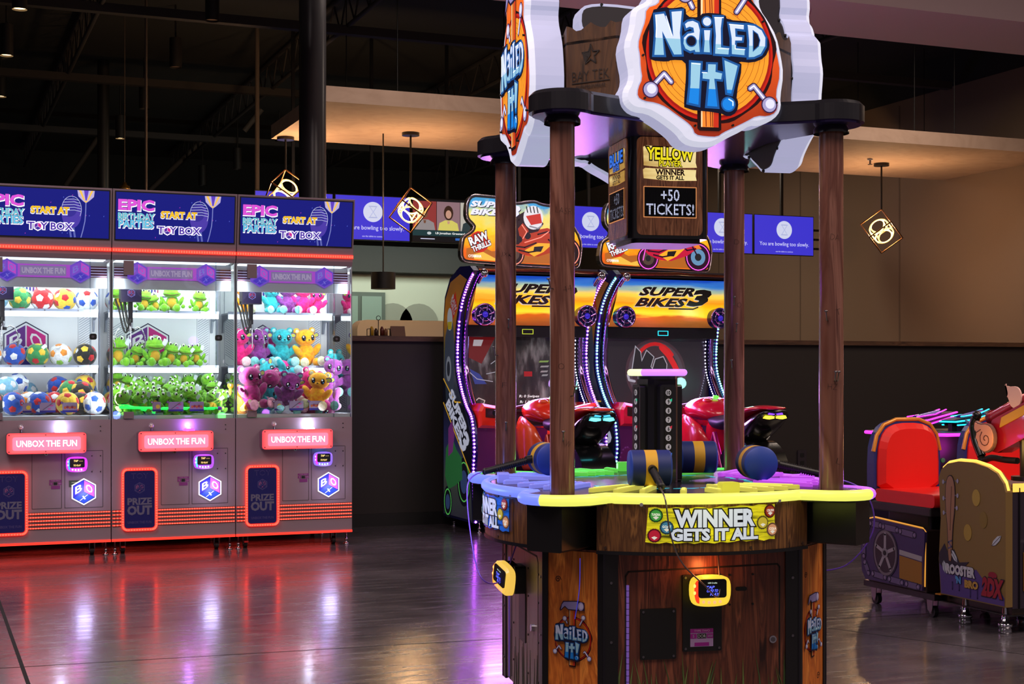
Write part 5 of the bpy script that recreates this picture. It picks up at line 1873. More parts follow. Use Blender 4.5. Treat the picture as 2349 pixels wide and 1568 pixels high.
def nailed_art(b, f, y, lit=1.0, handle=True, nailcol=(190, 190, 222), wood_c=(238, 150, 40)):
    """hammer-game badge: wood disc, hammer handle, two-tone blue letters; f maps drawing units to x, z"""
    s = abs(f((1, 0))[0] - f((0, 0))[0])

    def E(c, k=1.0):
        return mat(c, .35, 0, lit * k) if lit else mat(c, .4)

    def P(pts):
        return [f(p) for p in pts]
    OUT = [(-60, 0)]
    t = s * .6
    # burnt edge, red ring, wood
    c = f((1045, 560))
    wob = [(c[0] + s * (718 + 14 * math.sin(7 * a) + 10 * math.sin(13 * a)) * math.cos(a), c[1] + s * (735 + 12 * math.sin(9 * a)) * math.sin(a)) for a in [2 * PI * k / 64 for k in range(64)]]
    b.flat(wob, y - .0006, E((46, 12, 16), .4))
    b.flat(circ(c[0], c[1], s * 690, 48, s * 705), y - .0012, E((186, 30, 16)))
    b.flat(circ(c[0], c[1], s * 668, 48, s * 680), y - .0018, E((150, 20, 14)))
    b.flat(circ(c[0], c[1], s * 645, 48, s * 655), y - .0024, E(wood_c))
    for r_ in (600, 548, 490, 430):
        b.stroke([(c[0] + s * r_ * math.cos(a), c[1] + s * (r_ + 10 * math.sin(5 * a)) * math.sin(a)) for a in [2 * PI * k / 40 for k in range(40)]], s * 4, y - .0028, E((150, 74, 16), .8), .0004, True, False)
    # handle
    b.flat(P([(905, -330), (1165, -330), (1165, 1370), (1140, 1385), (930, 1385), (905, 1360)]), y - .0034, E((40, 14, 18), .4))
    b.flat(P([(940, -330), (1140, -330), (1135, 1345), (945, 1345)]), y - .004, E((236, 130, 44)))
    b.flat(P([(1090, -330), (1140, -330), (1135, 1345), (1080, 1345)]), y - .0046, E((190, 44, 24)))
    b.flat(P([(942, -330), (962, -330), (958, 1345), (945, 1345)]), y - .0046, E((250, 214, 170)))
    for x in (1000, 1050, 1072):
        b.stroke(P([(x, -300), (x - 12, 0), (x + 8, 600), (x - 4, 1200), (x, 1340)]), s * 9, y - .0046, E((120, 30, 16), .7), .0004, False, False)
    # hammer head above
    b.flat(P([(700, -560), (1260, -600), (1500, -560), (1510, -320), (1260, -300), (900, -300), (760, -380), (600, -250), (560, -300), (640, -470)]), y - .0052, E((40, 24, 60), .4))
    b.flat(P([(730, -530), (1240, -570), (1250, -330), (900, -330), (770, -420), (620, -300), (660, -450)]), y - .0058, E((150, 140, 196), .8))
    b.disc(*f((1370, -440)), s * 110, y - .0060, E((170, 160, 214), .8), rz=s * 135)
    b.disc(*f((1390, -440)), s * 70, y - .0066, E((206, 200, 236), .9), rz=s * 95)
    # nails: bent shaft and head
    for sh, hd in ((((620, 885), (545, 800), (440, 915)), (400, 975)), (((1480, 920), (1520, 890), (1650, 1040)), (1690, 1085)), (((850, 90), (820, 30), (800, -10)), (770, -40)), (((1330, 115), (1400, 10), (1440, -60)), (1470, -110))):
        b.stroke(P(sh), s * 70, y - .0052, E((60, 30, 70), .5))
        b.stroke(P(sh), s * 46, y - .0058, E((150, 146, 190), .9))
        b.stroke(P(sh), s * 16, y - .0064, E((226, 226, 246), 1))
        h = f(hd)
        b.disc(h[0], h[1], s * 88, y - .0066, E((60, 30, 80), .5))
        b.disc(h[0], h[1], s * 76, y - .0072, E((160, 156, 200), .9))
        b.disc(h[0] + s * 8, h[1] + s * 8, s * 50, y - .0078, E((214, 216, 238), 1))
    for q in ((620, 885), (1480, 920), (850, 90), (1330, 115)):
        h = f(q)
        for a in range(0, 360, 72):
            r_ = math.radians(a)
            b.flat([(h[0] - s * 8 * math.sin(r_), h[1] + s * 8 * math.cos(r_)), (h[0] + s * 8 * math.sin(r_), h[1] - s * 8 * math.cos(r_)), (h[0] + s * 62 * math.cos(r_), h[1] + s * 62 * math.sin(r_))], y - .0050, E((170, 30, 16), .9))
    # dark backing of the words
    NV = E((16, 20, 52), .35)
    b.flat(smooth_loop(P([(385, 150), (560, 100), (610, 118), (770, 85), (782, 195), (920, 195), (960, 140), (1200, 145), (1225, 205), (1480, 210), (1600, 270), (1680, 380), (1695, 470), (1640, 590), (1500, 650), (1340, 640), (1395, 675), (1320, 1010), (1350, 1080), (1330, 1180), (1240, 1235), (1140, 1190), (760, 1170), (755, 1080), (780, 790), (770, 655), (620, 655), (580, 678), (400, 672), (378, 620)]), 1), y - .0086, NV)
    L = {
        'N': [(432, 180), (545, 160), (632, 385), (606, 140), (745, 122), (722, 370), (742, 606), (640, 612), (527, 385), (553, 620), (422, 625), (442, 380)],
        'a': [(750, 268), (790, 235), (850, 222), (915, 248), (938, 330), (928, 450), (938, 572), (868, 575), (862, 555), (820, 568), (760, 540), (735, 480), (742, 410), (790, 362), (850, 348), (845, 318), (815, 312), (770, 335)],
        'i': [(958, 315), (1052, 312), (1040, 440), (1048, 572), (955, 570), (965, 440)],
        'L': [(1070, 170), (1182, 168), (1165, 300), (1168, 488), (1256, 497), (1248, 585), (1078, 582), (1088, 380)],
        'E': [(1232, 235), (1418, 240), (1416, 312), (1322, 305), (1326, 368), (1402, 370), (1396, 430), (1322, 433), (1318, 490), (1428, 497), (1424, 585), (1262, 578), (1260, 400)],
        'D': [(1434, 238), (1530, 244), (1610, 290), (1655, 372), (1652, 470), (1600, 560), (1520, 598), (1446, 606), (1452, 420)],
        'I': [(818, 660), (948, 664), (935, 880), (922, 1132), (790, 1108), (812, 900)],
        't': [(1003, 672), (1112, 670), (1108, 752), (1182, 765), (1168, 852), (1096, 848), (1130, 1142), (992, 1138), (1018, 855), (943, 850), (945, 762), (1000, 758)],
        'x': [(1178, 616), (1352, 680), (1276, 1002), (1212, 990)]}
    for k, pts in L.items():
        base = P(pts)
        b.flat(offset(base, s * 10), y - .0094, E((26, 88, 160), .8))
        q = offset(base, -s * 13)
        top = (200, 214, 246) if k not in 'Itx' else (142, 190, 214)
        low = (142, 190, 214) if k not in 'Itx' else (20, 124, 214)
        cut = f((0, 432 if k in 'Nai' else 468))[1] if k not in 'Itx' else f((0, 945))[1]
        for pl, cc in ((clip(q, cut, False), top), (clip(q, cut, True), low)):
            if len(pl) > 2:
                b.flat(pl, y - .0102, E(cc))
    for cx_, cy_, r_ in ((832, 450, 48),):
        b.disc(*f((cx_, cy_)), s * (r_ + 12), y - .0108, E((26, 88, 160), .8))
        b.disc(*f((cx_, cy_)), s * r_, y - .0112, NV)
    dh = P([(1512, 318), (1552, 345), (1575, 405), (1562, 465), (1512, 512)])
    b.flat(offset(dh, s * 10), y - .0108, E((26, 88, 160), .8))
    b.flat(dh, y - .0112, NV)
    for q, r_, cc in (((1003, 235), 60, (200, 214, 246)), ((1236, 1098), 80, (20, 124, 214))):
        b.disc(*f(q), s * r_, y - .0094, E((26, 88, 160), .8))
        b.disc(*f(q), s * (r_ - 16), y - .0102, E(cc))
    b.stroke(P([(1240, 1045), (1285, 1070), (1285, 1110)]), s * 12, y - .0108, E((210, 236, 255)))
    for a_ in (((448, 195), (458, 300), (452, 425)), ((560, 200), (625, 400)), ((1085, 190), (1180, 185)), ((1120, 515), (1240, 512)), ((1310, 470), (1310, 510), (1415, 512)), ((1245, 252), (1400, 258)), ((1450, 255), (1520, 262)), ((840, 685), (930, 688)), ((950, 775), (1000, 775))):
        b.stroke(P(a_), s * 8, y - .0110, E((240, 246, 255), 1.1))
    return b


def sgn(p):
    return ((p[0] / 4.611 - 217) * .00151, 1.2 + (860 - p[1] / 4.611) * .00148)


RIM = [(380, 0), (372, 40), (250, 100), (205, 160), (190, 330), (132, 500), (150, 640), (185, 800), (172, 900), (122, 980), (115, 1080), (150, 1150), (230, 1205), (370, 1215), (480, 1270), (620, 1365), (700, 1430), (740, 1490), (820, 1540), (980, 1555), (1100, 1535), (1190, 1480), (1260, 1440), (1400, 1370), (1500, 1300), (1590, 1305), (1720, 1255), (1815, 1180), (1852, 1090), (1842, 990), (1880, 740), (1850, 540), (1800, 330), (1710, 180), (1620, 60), (1600, -60), (1650, -150), (1620, -260), (1540, -330), (1600, -430), (1590, -620), (1500, -690), (1250, -720), (700, -680), (560, -560), (490, -330), (540, -180), (440, -100)]
ART = [(505, 0), (492, 70), (360, 120), (352, 250), (305, 380), (272, 500), (295, 620), (300, 740), (320, 860), (272, 960), (266, 1050), (330, 1090), (470, 1105), (580, 1150), (680, 1220), (790, 1290), (858, 1350), (885, 1425), (1000, 1440), (1130, 1440), (1185, 1395), (1300, 1340), (1440, 1270), (1560, 1200), (1680, 1205), (1770, 1160), (1795, 1060), (1765, 970), (1820, 740), (1780, 520), (1730, 340), (1640, 190), (1550, 60), (1500, -60), (1540, -170), (1500, -240), (1450, -300), (1520, -420), (1500, -590), (1240, -640), (720, -610), (620, -500), (580, -320), (620, -180), (540, -90)]
A_ = .55
SIDES = ('front', 'left', 'back', 'right')


def badge_sign(k):
    M = on_side(k)
    R1 = smooth_loop([sgn(p) for p in RIM], 1)
    b = MB(M)
    b.prism(R1, -A_ + .018, -A_ + .12, RIMW)
    b.prism(offset(R1, -.012), -A_ + .12, -A_ + .125, mat((46, 44, 50), .6))
    b.M = M @ T(0, 0, 0)
    s_ = b.build('light_box', game, label='white lit sign box facing the ' + ('viewer' if k == 0 else SIDES[k]))
    b = MB(M)
    n = len(R1)
    Q = offset(R1, -.016)
    V = [(p[0], -A_, p[1]) for p in Q] + [(p[0], -A_ + .018, p[1]) for p in R1]
    b.add(V, [list(range(n))] + [(i, (i + 1) % n, n + (i + 1) % n, n + i) for i in range(n)], RIMH)
    for i in range(2, n, 9):
        p = R1[i]
        q = offset(R1, -.006)[i]
        b.cyl((q[0], -A_ + .122, q[1]), (q[0], -A_ + .13, q[1]), .006, BLK2, n=8)
    b.build('light_rim', s_)
    b = MB(M)
    A1 = smooth_loop([sgn(p) for p in ART], 1)
    b.flat(offset(A1, .004), -A_ - .001, RIMW, .001)
    b.flat(A1, -A_ - .002, grad('badge_red_%d' % k, [(0, (120, 26, 16)), (.5, (196, 74, 26)), (1, (222, 104, 34))], 1.97, 2.6, .9), .001)
    nailed_art(b, sgn, -A_ - .002)
    for i in range(1, len(ART), 5):
        q = offset([sgn(p) for p in ART], -.008)[i]
        b.cyl((q[0], -A_ - .012, q[1]), (q[0], -A_ - .002, q[1]), .004, BLK2, n=8)
    b.build('badge_picture', s_)


for k in range(4):
    badge_sign(k)

# raw plank box between the signs, maker's name burnt on the corner facing the viewer's left
b = MB()
OCT = [(-.28, -.42), (.28, -.42), (.42, -.28), (.42, .28), (.28, .42), (-.28, .42), (-.42, .28), (-.42, -.28)]
for i in range(8):
    a, c = Vector(OCT[i]), Vector(OCT[(i + 1) % 8])
    n = 10
    for k in range(n):
        p, q = a.lerp(c, k / n), a.lerp(c, (k + 1) / n)
        h = 2.415 + .012 * math.sin(k * 1.3 + i * 2) + .008 * math.sin(k * 3.1)
        h2 = 2.415 + .012 * math.sin((k + 1) * 1.3 + i * 2) + .008 * math.sin((k + 1) * 3.1)
        if k == n - 1:
            h2 = 2.415 + .012 * math.sin((i + 1) % 8 * 2)
        b.add([(p.x, p.y, 2.14), (q.x, q.y, 2.14), (q.x, q.y, h2), (p.x, p.y, h)], [(0, 1, 2, 3)], BAYW)
b.prism(OCT, 2.36, 2.37, BLACK, 'z')
b.build('plank_box', game)
b = MB(R('Z', -45) @ T(0, -.4965, 0))
INKB = mat((26, 15, 9), .7)
st = []
for k in range(10):
    r_ = .036 if k % 2 == 0 else .015
    a = PI / 2 + k * PI / 5
    st.append((.0 + r_ * math.cos(a), 2.315 + r_ * math.sin(a)))
b.stroke(st, .004, -.001, INKB, closed=True)
b.flat([st[2], st[4], (0, 2.315), st[0], st[1]], -.0005, INKB, .0004)
b.text('BAY TEK', 0, 2.245, .15, .034, INKB, -.001, .0008, -.012)
b.stroke([(-.075, 2.221), (.075, 2.221)], .003, -.001, INKB)
b.text('entertainment', 0, 2.207, .12, .016, INKB, -.001, .0008)
b.build('maker_mark', game, label='dark burnt maker lettering on raw wood')

# top deck, one lobe over each post
PD = .485
lob = []
for k in range(4):
    a0 = math.radians(-135 + 90 * k)
    c = (PD * math.sqrt(2) * math.cos(a0), PD * math.sqrt(2) * math.sin(a0))
    for j in range(-6, 7):
        a = a0 + math.radians(j * 17)
        lob.append((c[0] + .115 * math.cos(a), c[1] + .115 * math.sin(a)))
    am = a0 + PI / 4
    for j in (-16, 0, 16):
        lob.append((.42 * math.cos(am + math.radians(j)) / math.cos(math.radians(j)), .42 * math.sin(am + math.radians(j)) / math.cos(math.radians(j))))
lob = smooth_loop(lob, 1)
b = MB()
b.bead(lob, .014, 2.15, 2.08, SATIN, 'z')
b.prism(offset(lob, -.012), 2.072, 2.08, mat((70, 56, 110), .22, .6), 'z')
b.build('top_deck', game)
lamp('POINT', (NX, NY, 1.55), (.5, .08, 1), .8, .05, name='deck_glow')
# posts
for k, (sx, sy) in enumerate(((-1, -1), (1, -1), (1, 1), (-1, 1))):
    x, y = sx * PD, sy * PD
    p = MB().cyl((x, y, .80), (x, y, 2.075), .042, POSTW, n=32).build('post', game)
    MB().lathe([(.062, 2.045), (.062, 2.06), (.052, 2.075), (.052, 2.08)], SATIN, (x, y, 0), 24).build('post_collar', p)
    b = MB()
    for zz, a in ((1.49 - .1 * (k % 2), -150 + 20 * k), (1.13 + .05 * k, -60 - 30 * k), (.98 + .2 * (k % 3), -100)):
        r_ = math.radians(a)
        q = Vector((x + .043 * math.cos(r_), y + .043 * math.sin(r_), zz))
        d = Vector((math.cos(r_), math.sin(r_), 0))
        b.tube([q - d * .002, q + d * .012, q + d * .016 + Vector((0, 0, .018)), q + d * .02 + Vector((0, 0, .03))], .0022, STEEL, 6)
        b.ell(tuple(q + d * .021 + Vector((0, 0, .032))), (.007, .007, .004), STEEL, 8)
    b.build('bent_nails', p)
    # carved graffiti
    b = MB()
    an = math.radians(-95)
    sets = {0: ('LASR', '44', 'O', 'W'), 1: ('DA', 'T', 'HZ', 'L'), 2: ('D', 'O'), 3: ('JXK', 'JD', 'F')}[k]
    for i, tx in enumerate(sets):
        b.M = T(x, y, 0) @ R('Z', (-8, 8, -20, 12)[i % 4] + 2) @ T(0, -.0425, 1.75 - i * .26 - .07 * (k % 2)) @ R('Y', (8, -14, 5, 20)[i % 4])
        b.text(tx, 0, 0, .012 * len(tx) + .01, .022, mat((32, 15, 12), .8), 0, .0012, -.03)
    b.build('carving', p)
    # black bracket under each lobe
    M = R('Z', math.degrees(math.atan2(y, x)) + 90)
    MB(M).rbox(-.068, .068, -.80, -.52, .615, .775, .008, BLACK).build('bracket', game, bevel=.002)

# playfield
R0 = .645
outl = []
LN_, ll = PD * math.sqrt(2), .135
for k in range(144):
    a = 2 * PI * k / 144
    dd = min(abs((a - math.radians(45 + 90 * j) + PI) % (2 * PI) - PI) for j in range(4))
    r_ = R0
    if LN_ * math.sin(dd) < ll and dd < 1:
        r_ = max(R0, LN_ * math.cos(dd) + math.sqrt(ll ** 2 - (LN_ * math.sin(dd)) ** 2))
    outl.append((r_ * math.cos(a), r_ * math.sin(a)))
TOPM = grad('playfield_print', [(0, (18, 14, 22)), (.45, (34, 24, 30)), (.55, (70, 44, 26)), (.65, (26, 20, 40)), (1, (16, 14, 20))], -1, 1, 0, 0, 1.4, (5, 5, 5))
b = MB().prism(outl, .765, .798, BLACK, 'z')
b.prism(offset(outl, -.02), .798, .800, TOPM, 'z')
for k in range(4):
    for i in range(5):
        a0 = math.radians(-70 + 35 * i)
        b.M = on_side(k)
        x_, y_ = .35 * math.sin(a0 * .5), -.35 * math.cos(a0 * .5)
        b.prism([(x_ - .05, y_), (x_ - .02, y_ + .014), (x_, y_ + .004), (x_ + .05, y_ + .01), (x_ + .02, y_ - .012), (x_, y_ - .004)], .8, .8012, mat((70, 200, 220), .4, 0, .6), 'z')
b.build('playfield', game)
for k, (a0, a1, m_) in enumerate(((-135, -45, YEL), (-45, 45, PUR), (45, 135, GRN), (135, 225, BLU))):
    i0, i1 = int((a0 % 360) / 2.5), int((a0 % 360) / 2.5) + 36
    P = [outl[i % 144] for i in range(i0, i1 + 1)]
    MB().tube([(p[0], p[1], .788) for p in P], .019, m_, 10).build('rim_light', game, label='glowing %s rim tube' % ('yellow', 'purple', 'green', 'blue')[k])
for (lx, ly, c, pw) in ((0, -.8, (.95, 1, .15), .5), (-.8, 0, (.15, .25, 1), 2), (.8, 0, (.6, .15, 1), 1.6), (0, .8, (.15, 1, .2), 1.4)):
    v = Matrix.Rotation(math.radians(NR), 3, 'Z') @ Vector((lx, ly, 0))
    lamp('POINT', (NX + v.x, NY + v.y, .80), c, pw, .04, name='rim_glow')

# glowing nail bars and target blocks, a fan for each player
for k in range(4):
    col = (YEL, BLU, GRN, PUR)[k]
    soft = (mat((214, 206, 84), .35, 0, .6), mat((126, 130, 230), .35, 0, .7), mat((100, 220, 80), .35, 0, .6), mat((196, 80, 235), .35, 0, .65))[k]
    for i, an in enumerate((-37, -29, -21, -8, 3, 15, 22, 29, 36)):
        r0, r1 = (.36, .60) if i not in (3, 4) else (.50, .60)
        b = MB(on_side(k) @ R('Z', an) @ T(0, -(r0 + r1) / 2, .801))
        hl = (r1 - r0) / 2
        b.M = b.M @ R('Z', (-14, -10, -6, -12, 8, 10, 12, 14, 16)[i])
        b.bead(rrect(-.0105, .0105, -hl, hl, .0095), .003, .015, 0, soft, 'z')
        b.prism(rrect(-.005, .005, -hl * .8, hl * .7, .0045), .015, .0165, col, 'z')
        b.build('nail_bar', game)
    b = MB(on_side(k) @ R('Z', 5 if k == 0 else -6) @ T(.02, -.585, .801))
    b.rbox(-.032, .032, -.02, .02, 0, .038, .008, mat((206, 200, 60), .5, 0, .7) if k == 0 else soft)
    b.build('target_block', game)

# score tower
M = T(0, 0, 0) @ R('Z', 10)
b = MB(M)
b.prism([(-.062, -.045), (-.045, -.062), (.045, -.062), (.062, -.045), (.062, .045), (.045, .062), (-.045, .062), (-.062, .045)], .80, 1.185, BLACK, 'z')
b.cyl((0, 0, 1.185), (0, 0, 1.20), .075, SATIN, n=28)
tw = b.build('score_tower', game)
NUM = mat((196, 190, 196), .4, 0, .35)
for k in range(4):
    Mk = M @ on_side(k)
    MB(Mk).rbox(-.033, .033, -.088, -.055, .80, 1.165, .012, SATIN).build('number_rail', tw)
    b = MB(Mk)
    b.box(-.016, .016, -.0895, -.088, .815, 1.155, BLK2)
    for i in range(10):
        z = 1.135 - .0335 * i
        b.disc(0, z, .0115, -.091, NUM, .0012, 16)
        b.text(str(10 - i), 0, z, .006 if i else .013, .014, BLK2, -.092, .0008, .04)
        if i in (1, 4, 7):
            b.flat([(.004, z + .006), (.014, z + .012), (.013, z + .0)], -.0925, mat(((40, 200, 150), (200, 40, 60), (60, 120, 220))[i // 3], .4, 0, .7))
    b.build('number_strip', tw)
for a0, a1, c in ((-150, -25, (190, 120, 255)), (-25, 120, (70, 235, 90)), (120, 210, (225, 235, 170))):
    MB(M).tube([(.1 * math.cos(math.radians(a)), .1 * math.sin(math.radians(a)), 1.21) for a in range(a0, a1 + 1, 5)], .013, mat(c, .4, 0, 1.5), 10).build('ring_light', tw)
MB(M).cyl((0, 0, 1.2), (0, 0, 1.215), .092, SATIN, n=28).build('tower_cap', tw)

# curved wooden apron with a banner for each player
def warp_side(k, Rb=.648):
    Rm = Matrix.Rotation(math.radians(-90 * k), 3, 'Z')

    def f(q):
        a = q.x / Rb
        rr = Rb - q.y
        return Rm @ Vector((rr * math.sin(a), -rr * math.cos(a), q.z))
    return f


BAN = ((226, 216, 30), (30, 96, 200), (60, 180, 60), (150, 60, 200))
for k in range(4):
    f = warp_side(k)
    b = MB()
    b.warp = f
    n = 24
    hw = .62 * .648
    for i in range(n):
        x0, x1 = -hw + 2 * hw * i / n, -hw + 2 * hw * (i + 1) / n
        b.add([(x0, 0, .607), (x1, 0, .607), (x1, 0, .775), (x0, 0, .775)], [(0, 1, 2, 3)], APW)
        b.add([(x0, 0, .607), (x1, 0, .607), (x1, .12, .607), (x0, .12, .607)], [(0, 1, 2, 3)], BLACK)
        b.add([(x0, -.004, .600), (x1, -.004, .600), (x1, -.004, .612), (x0, -.004, .612)], [(0, 1, 2, 3)], BLACK)
    for x in (-.37, -.13, .13, .37):
        for z in (.765, .622):
            b.disc(x, z, .005, -.003, mat((90, 70, 60), .3, .6), .003, 8)
    ap = b.build('apron', game)
    b = MB()
    b.warp = f
    bm_ = grad('banner_ink_%d' % k, [(.32, tuple(v * .35 for v in BAN[k])), (.42, tuple(v * .8 for v in BAN[k])), (.55, BAN[k]), (.68, tuple(v * .5 for v in BAN[k]))], .0, 1.0, .55, 2, 1, (6, 6, 70))
    # ink streaks follow the plank: use plain noise
    nt = bm_.node_tree
    for nd in nt.nodes:
        if nd.type == 'MATH':
            for l_ in list(nt.links):
                if l_.to_socket == nd.inputs[2]:
                    nt.links.remove(l_)
            nd.inputs[2].default_value = 0
    top = [(-.225 + .45 * i / 20, .76 + .003 * math.sin(i * 1.9) + (.004 if i > 10 else 0)) for i in range(21)]
    bot = [(-.235 + .46 * i / 20, .643 + .003 * math.sin(i * 2.3 + 1) + (.003 if i > 12 else 0)) for i in range(21)]
    for i in range(20):
        b.add([(bot[i][0], -.006, bot[i][1]), (bot[i + 1][0], -.006, bot[i + 1][1]), (top[i + 1][0], -.006, top[i + 1][1]), (top[i][0], -.006, top[i][1])], [(0, 1, 2, 3)], bm_)
    LT, LO = mat((216, 224, 240), .4, 0, .6), mat((14, 14, 24), .4)
    for tx, z, w_, h_ in (('WINNER', .724, .27, .052), ('GETS IT ALL', .671, .30, .036)):
        b.text(tx, .0, z, w_, h_, LO, -.0075, .0008, .04, .075)
        b.text(tx, .0, z, w_, h_, LT, -.0095, .0008, .05)
    caps = ((-.2, .735, (60, 150, 60), 'TUNDRA'), (-.165, .695, (60, 120, 150), 'GOAT'), (-.205, .668, (176, 26, 50), ''), (.2, .742, (150, 50, 24), 'CRUSH'), (.17, .705, (190, 170, 50), ''), (.21, .68, (200, 140, 100), 'COLA'))
    for x, z, c, tx in caps:
        b.flat([(x + (.0225 + .0012 * (j % 2)) * math.cos(j * PI / 16), z + (.0225 + .0012 * (j % 2)) * math.sin(j * PI / 16)) for j in range(32)], -.011, mat(tuple(v * .5 for v in c), .4, 0, .5))
        b.disc(x, z, .018, -.0125, mat(c, .4, 0, .7))
        b.text(tx, x, z + .003, .028, .008, mat((232, 228, 214), .4, 0, .8), -.014, .0006, .03)
        b.flat([(x - .01, z - .006), (x, z - .002), (x + .01, z - .006), (x, z - .014)], -.0138, mat((232, 228, 214), .4, 0, .6))
    for x, z in ((-.235, .762), (.228, .768)):
        b.stroke([(x, z - .004), (x + (.012 if x > 0 else -.01), z + .006)], .003, -.012, STEEL)
        b.disc(x + (.014 if x > 0 else -.012), z + .008, .006, -.013, mat((190, 186, 200), .3, .5))
    b.build('winner_banner', ap, label=('yellow', 'blue', 'green', 'purple')[k] + ' lit banner')

# cabinet body
BF, BH = .515, .35
OB = [(-BH, -BF), (BH, -BF), (BF, -BH), (BF, BH), (BH, BF), (-BH, BF), (-BF, BH), (-BF, -BH)]
b = MB().prism(OB, .03, .607, DWOOD, 'z')
b.prism(offset(OB, -.03), .0, .03, BLACK, 'z')
b.build('cabinet_body', game)
for k in range(4):
    for (x, w_) in ((-BH, .05), (BH, .05)):
        s_ = 1 if x > 0 else -1
        b = MB(on_side(k)).box(min(x, x - s_ * w_), max(x, x - s_ * w_), -BF - .008, -BF + .002, .02, .605, BLACK)
        b.box(min(x, x - s_ * .012) if 0 else x - .004, x + .004, -BF - .01, -BF + .004, .02, .605, DSTEEL)
        for z in (.1, .3, .5):
            b.cyl((x - s_ * .025, -BF - .011, z), (x - s_ * .025, -BF - .008, z), .005, STEEL, n=8)
        b.build('corner_strip', game)
    # corner facets: orange plank print with the badge
    Mk = on_side(k) @ R('Z', -45)
    dd = (BF + BH) / math.sqrt(2)
    hwd = (BF - BH) / math.sqrt(2)
    b = MB(Mk @ T(0, -dd, 0))
    b.box(-hwd + .016, hwd - .016, -.004, .001, .03, .60, LWOOD)
    for sx in (-1, 1):
        b.box(sx * (hwd - .008) - .01, sx * (hwd - .008) + .01, -.008, 0, .02, .605, BLACK)
    sc = .000112
    if k in (0, 3):
        nailed_art(b, lambda p: ((p[0] - 1045) * sc * .94, .30 - (p[1] - 560) * sc * 1.02), -.004, 0.0, wood_c=(196, 110, 34))
    for x, z, r_ in ((-.06, .5, .012), (.055, .13, .014)):
        b.stroke([(x + (r_ * (1 - j / 16)) * math.cos(j * .7), z + (r_ * (1 - j / 16)) * math.sin(j * .7)) for j in range(14)], .003, -.0045, mat((70, 34, 12), .6))
    b.build('badge_panel', game)

# front door and fittings
b = MB(T(0, -BF, 0))
DL = mat((16, 9, 8), .7)
b.stroke([(-.272, .03), (-.272, .52), (-.262, .535), (.272, .548), (.28, .538), (.28, .03)], .006, -.001, DL, .001)
random.seed(8)
GR1 = [mat(c, .6) for c in ((84, 104, 50), (104, 124, 64), (64, 84, 44))]
for i in range(46):
    x = random.uniform(-.33, .33)
    h = random.uniform(.1, .24)
    l_ = random.uniform(-.05, .05)
    b.flat([(x - .006, .03), (x + .006, .03), (x + l_ * .5 + .003, .03 + h * .6), (x + l_, .03 + h), (x + l_ * .45 - .003, .03 + h * .6)], -.0015 - .0002 * (i % 4), GR1[i % 3], .001)
b.build('front_door', game)
b = MB(T(0, -BF, 0))
b.box(-.270, -.262, -.008, 0, .03, .49, mat((150, 110, 210), .3, .6, .35))
for i in range(22):
    b.box(-.271, -.261, -.0085, -.0, .04 + i * .0205, .0415 + i * .0205, BLK2)
b.build('piano_hinge', game)
for x0, x1, z0, z1, nm in ((-.222, -.095, .236, .408, 'coin_plate'), (-.072, .068, .258, .52, 'reader_plate')):
    b = MB(T(0, -BF, 0)).rbox(x0, x1, -.006, 0, z0, z1, .004, BLK2)
    for x in (x0 + .01, x1 - .01):
        for z in (z0 + .01, z1 - .01):
            b.cyl((x, -.009, z), (x, -.006, z), .0045, STEEL, n=8)
    b.build(nm, game)
b = MB(T(0, -BF - .006, 0))
MG2, LV = mat((150, 26, 140), .5), mat((170, 140, 190), .5)
b.box(-.045, .037, -.001, 0, .274, .335, LV)
b.box(-.045, .037, -.0015, -.001, .321, .335, MG2)
b.text('TYPE TWO', -.004, .328, .056, .007, mat((220, 170, 220), .5), -.0025)
b.box(-.045, -.022, -.0015, -.001, .302, .318, MG2)
b.box(.014, .037, -.0015, -.001, .302, .318, MG2)
b.text('5', -.034, .31, .005, .009, LV, -.0025, bold=.02)
b.text('2020', .0255, .31, .017, .007, LV, -.0025, bold=.02)
b.box(-.02, .012, -.0015, -.001, .302, .318, BLK2)
b.text('DOR', -.004, .31, .028, .011, mat((200, 196, 206), .5), -.0025)
b.box(-.03, .022, -.0015, -.001, .276, .288, MG2)
b.build('licence_sticker', game, label='magenta and lilac licence sticker')
reader(game, .012, .472, -BF - .004, .98, body=((255, 60, 30), (236, 200, 60)), lit=1.1, warm=True)
v = Matrix.Rotation(math.radians(NR), 3, 'Z') @ Vector((.0, -BF - .05, 0))
lamp('POINT', (NX + v.x, NY + v.y, .545), (1, .25, .06), .5, .02, name='reader_glow')
b = MB(T(0, -BF, 0)).rbox(.12, .16, -.002, .001, .459, .473, .006, BLK2)
for x in (.098, .182):
    for z in (.515, .413):
        b.cyl((x, -.003, z), (x, 0, z), .004, BLK2, n=8)
b.build('cash_slot', game)
MB(T(.252, -BF, .29)).cyl((0, -.012, 0), (0, 0, 0), .013, CHROME, n=18).cyl((0, -.014, 0), (0, -.012, 0), .008, STEEL, n=14).build('door_lock', game)
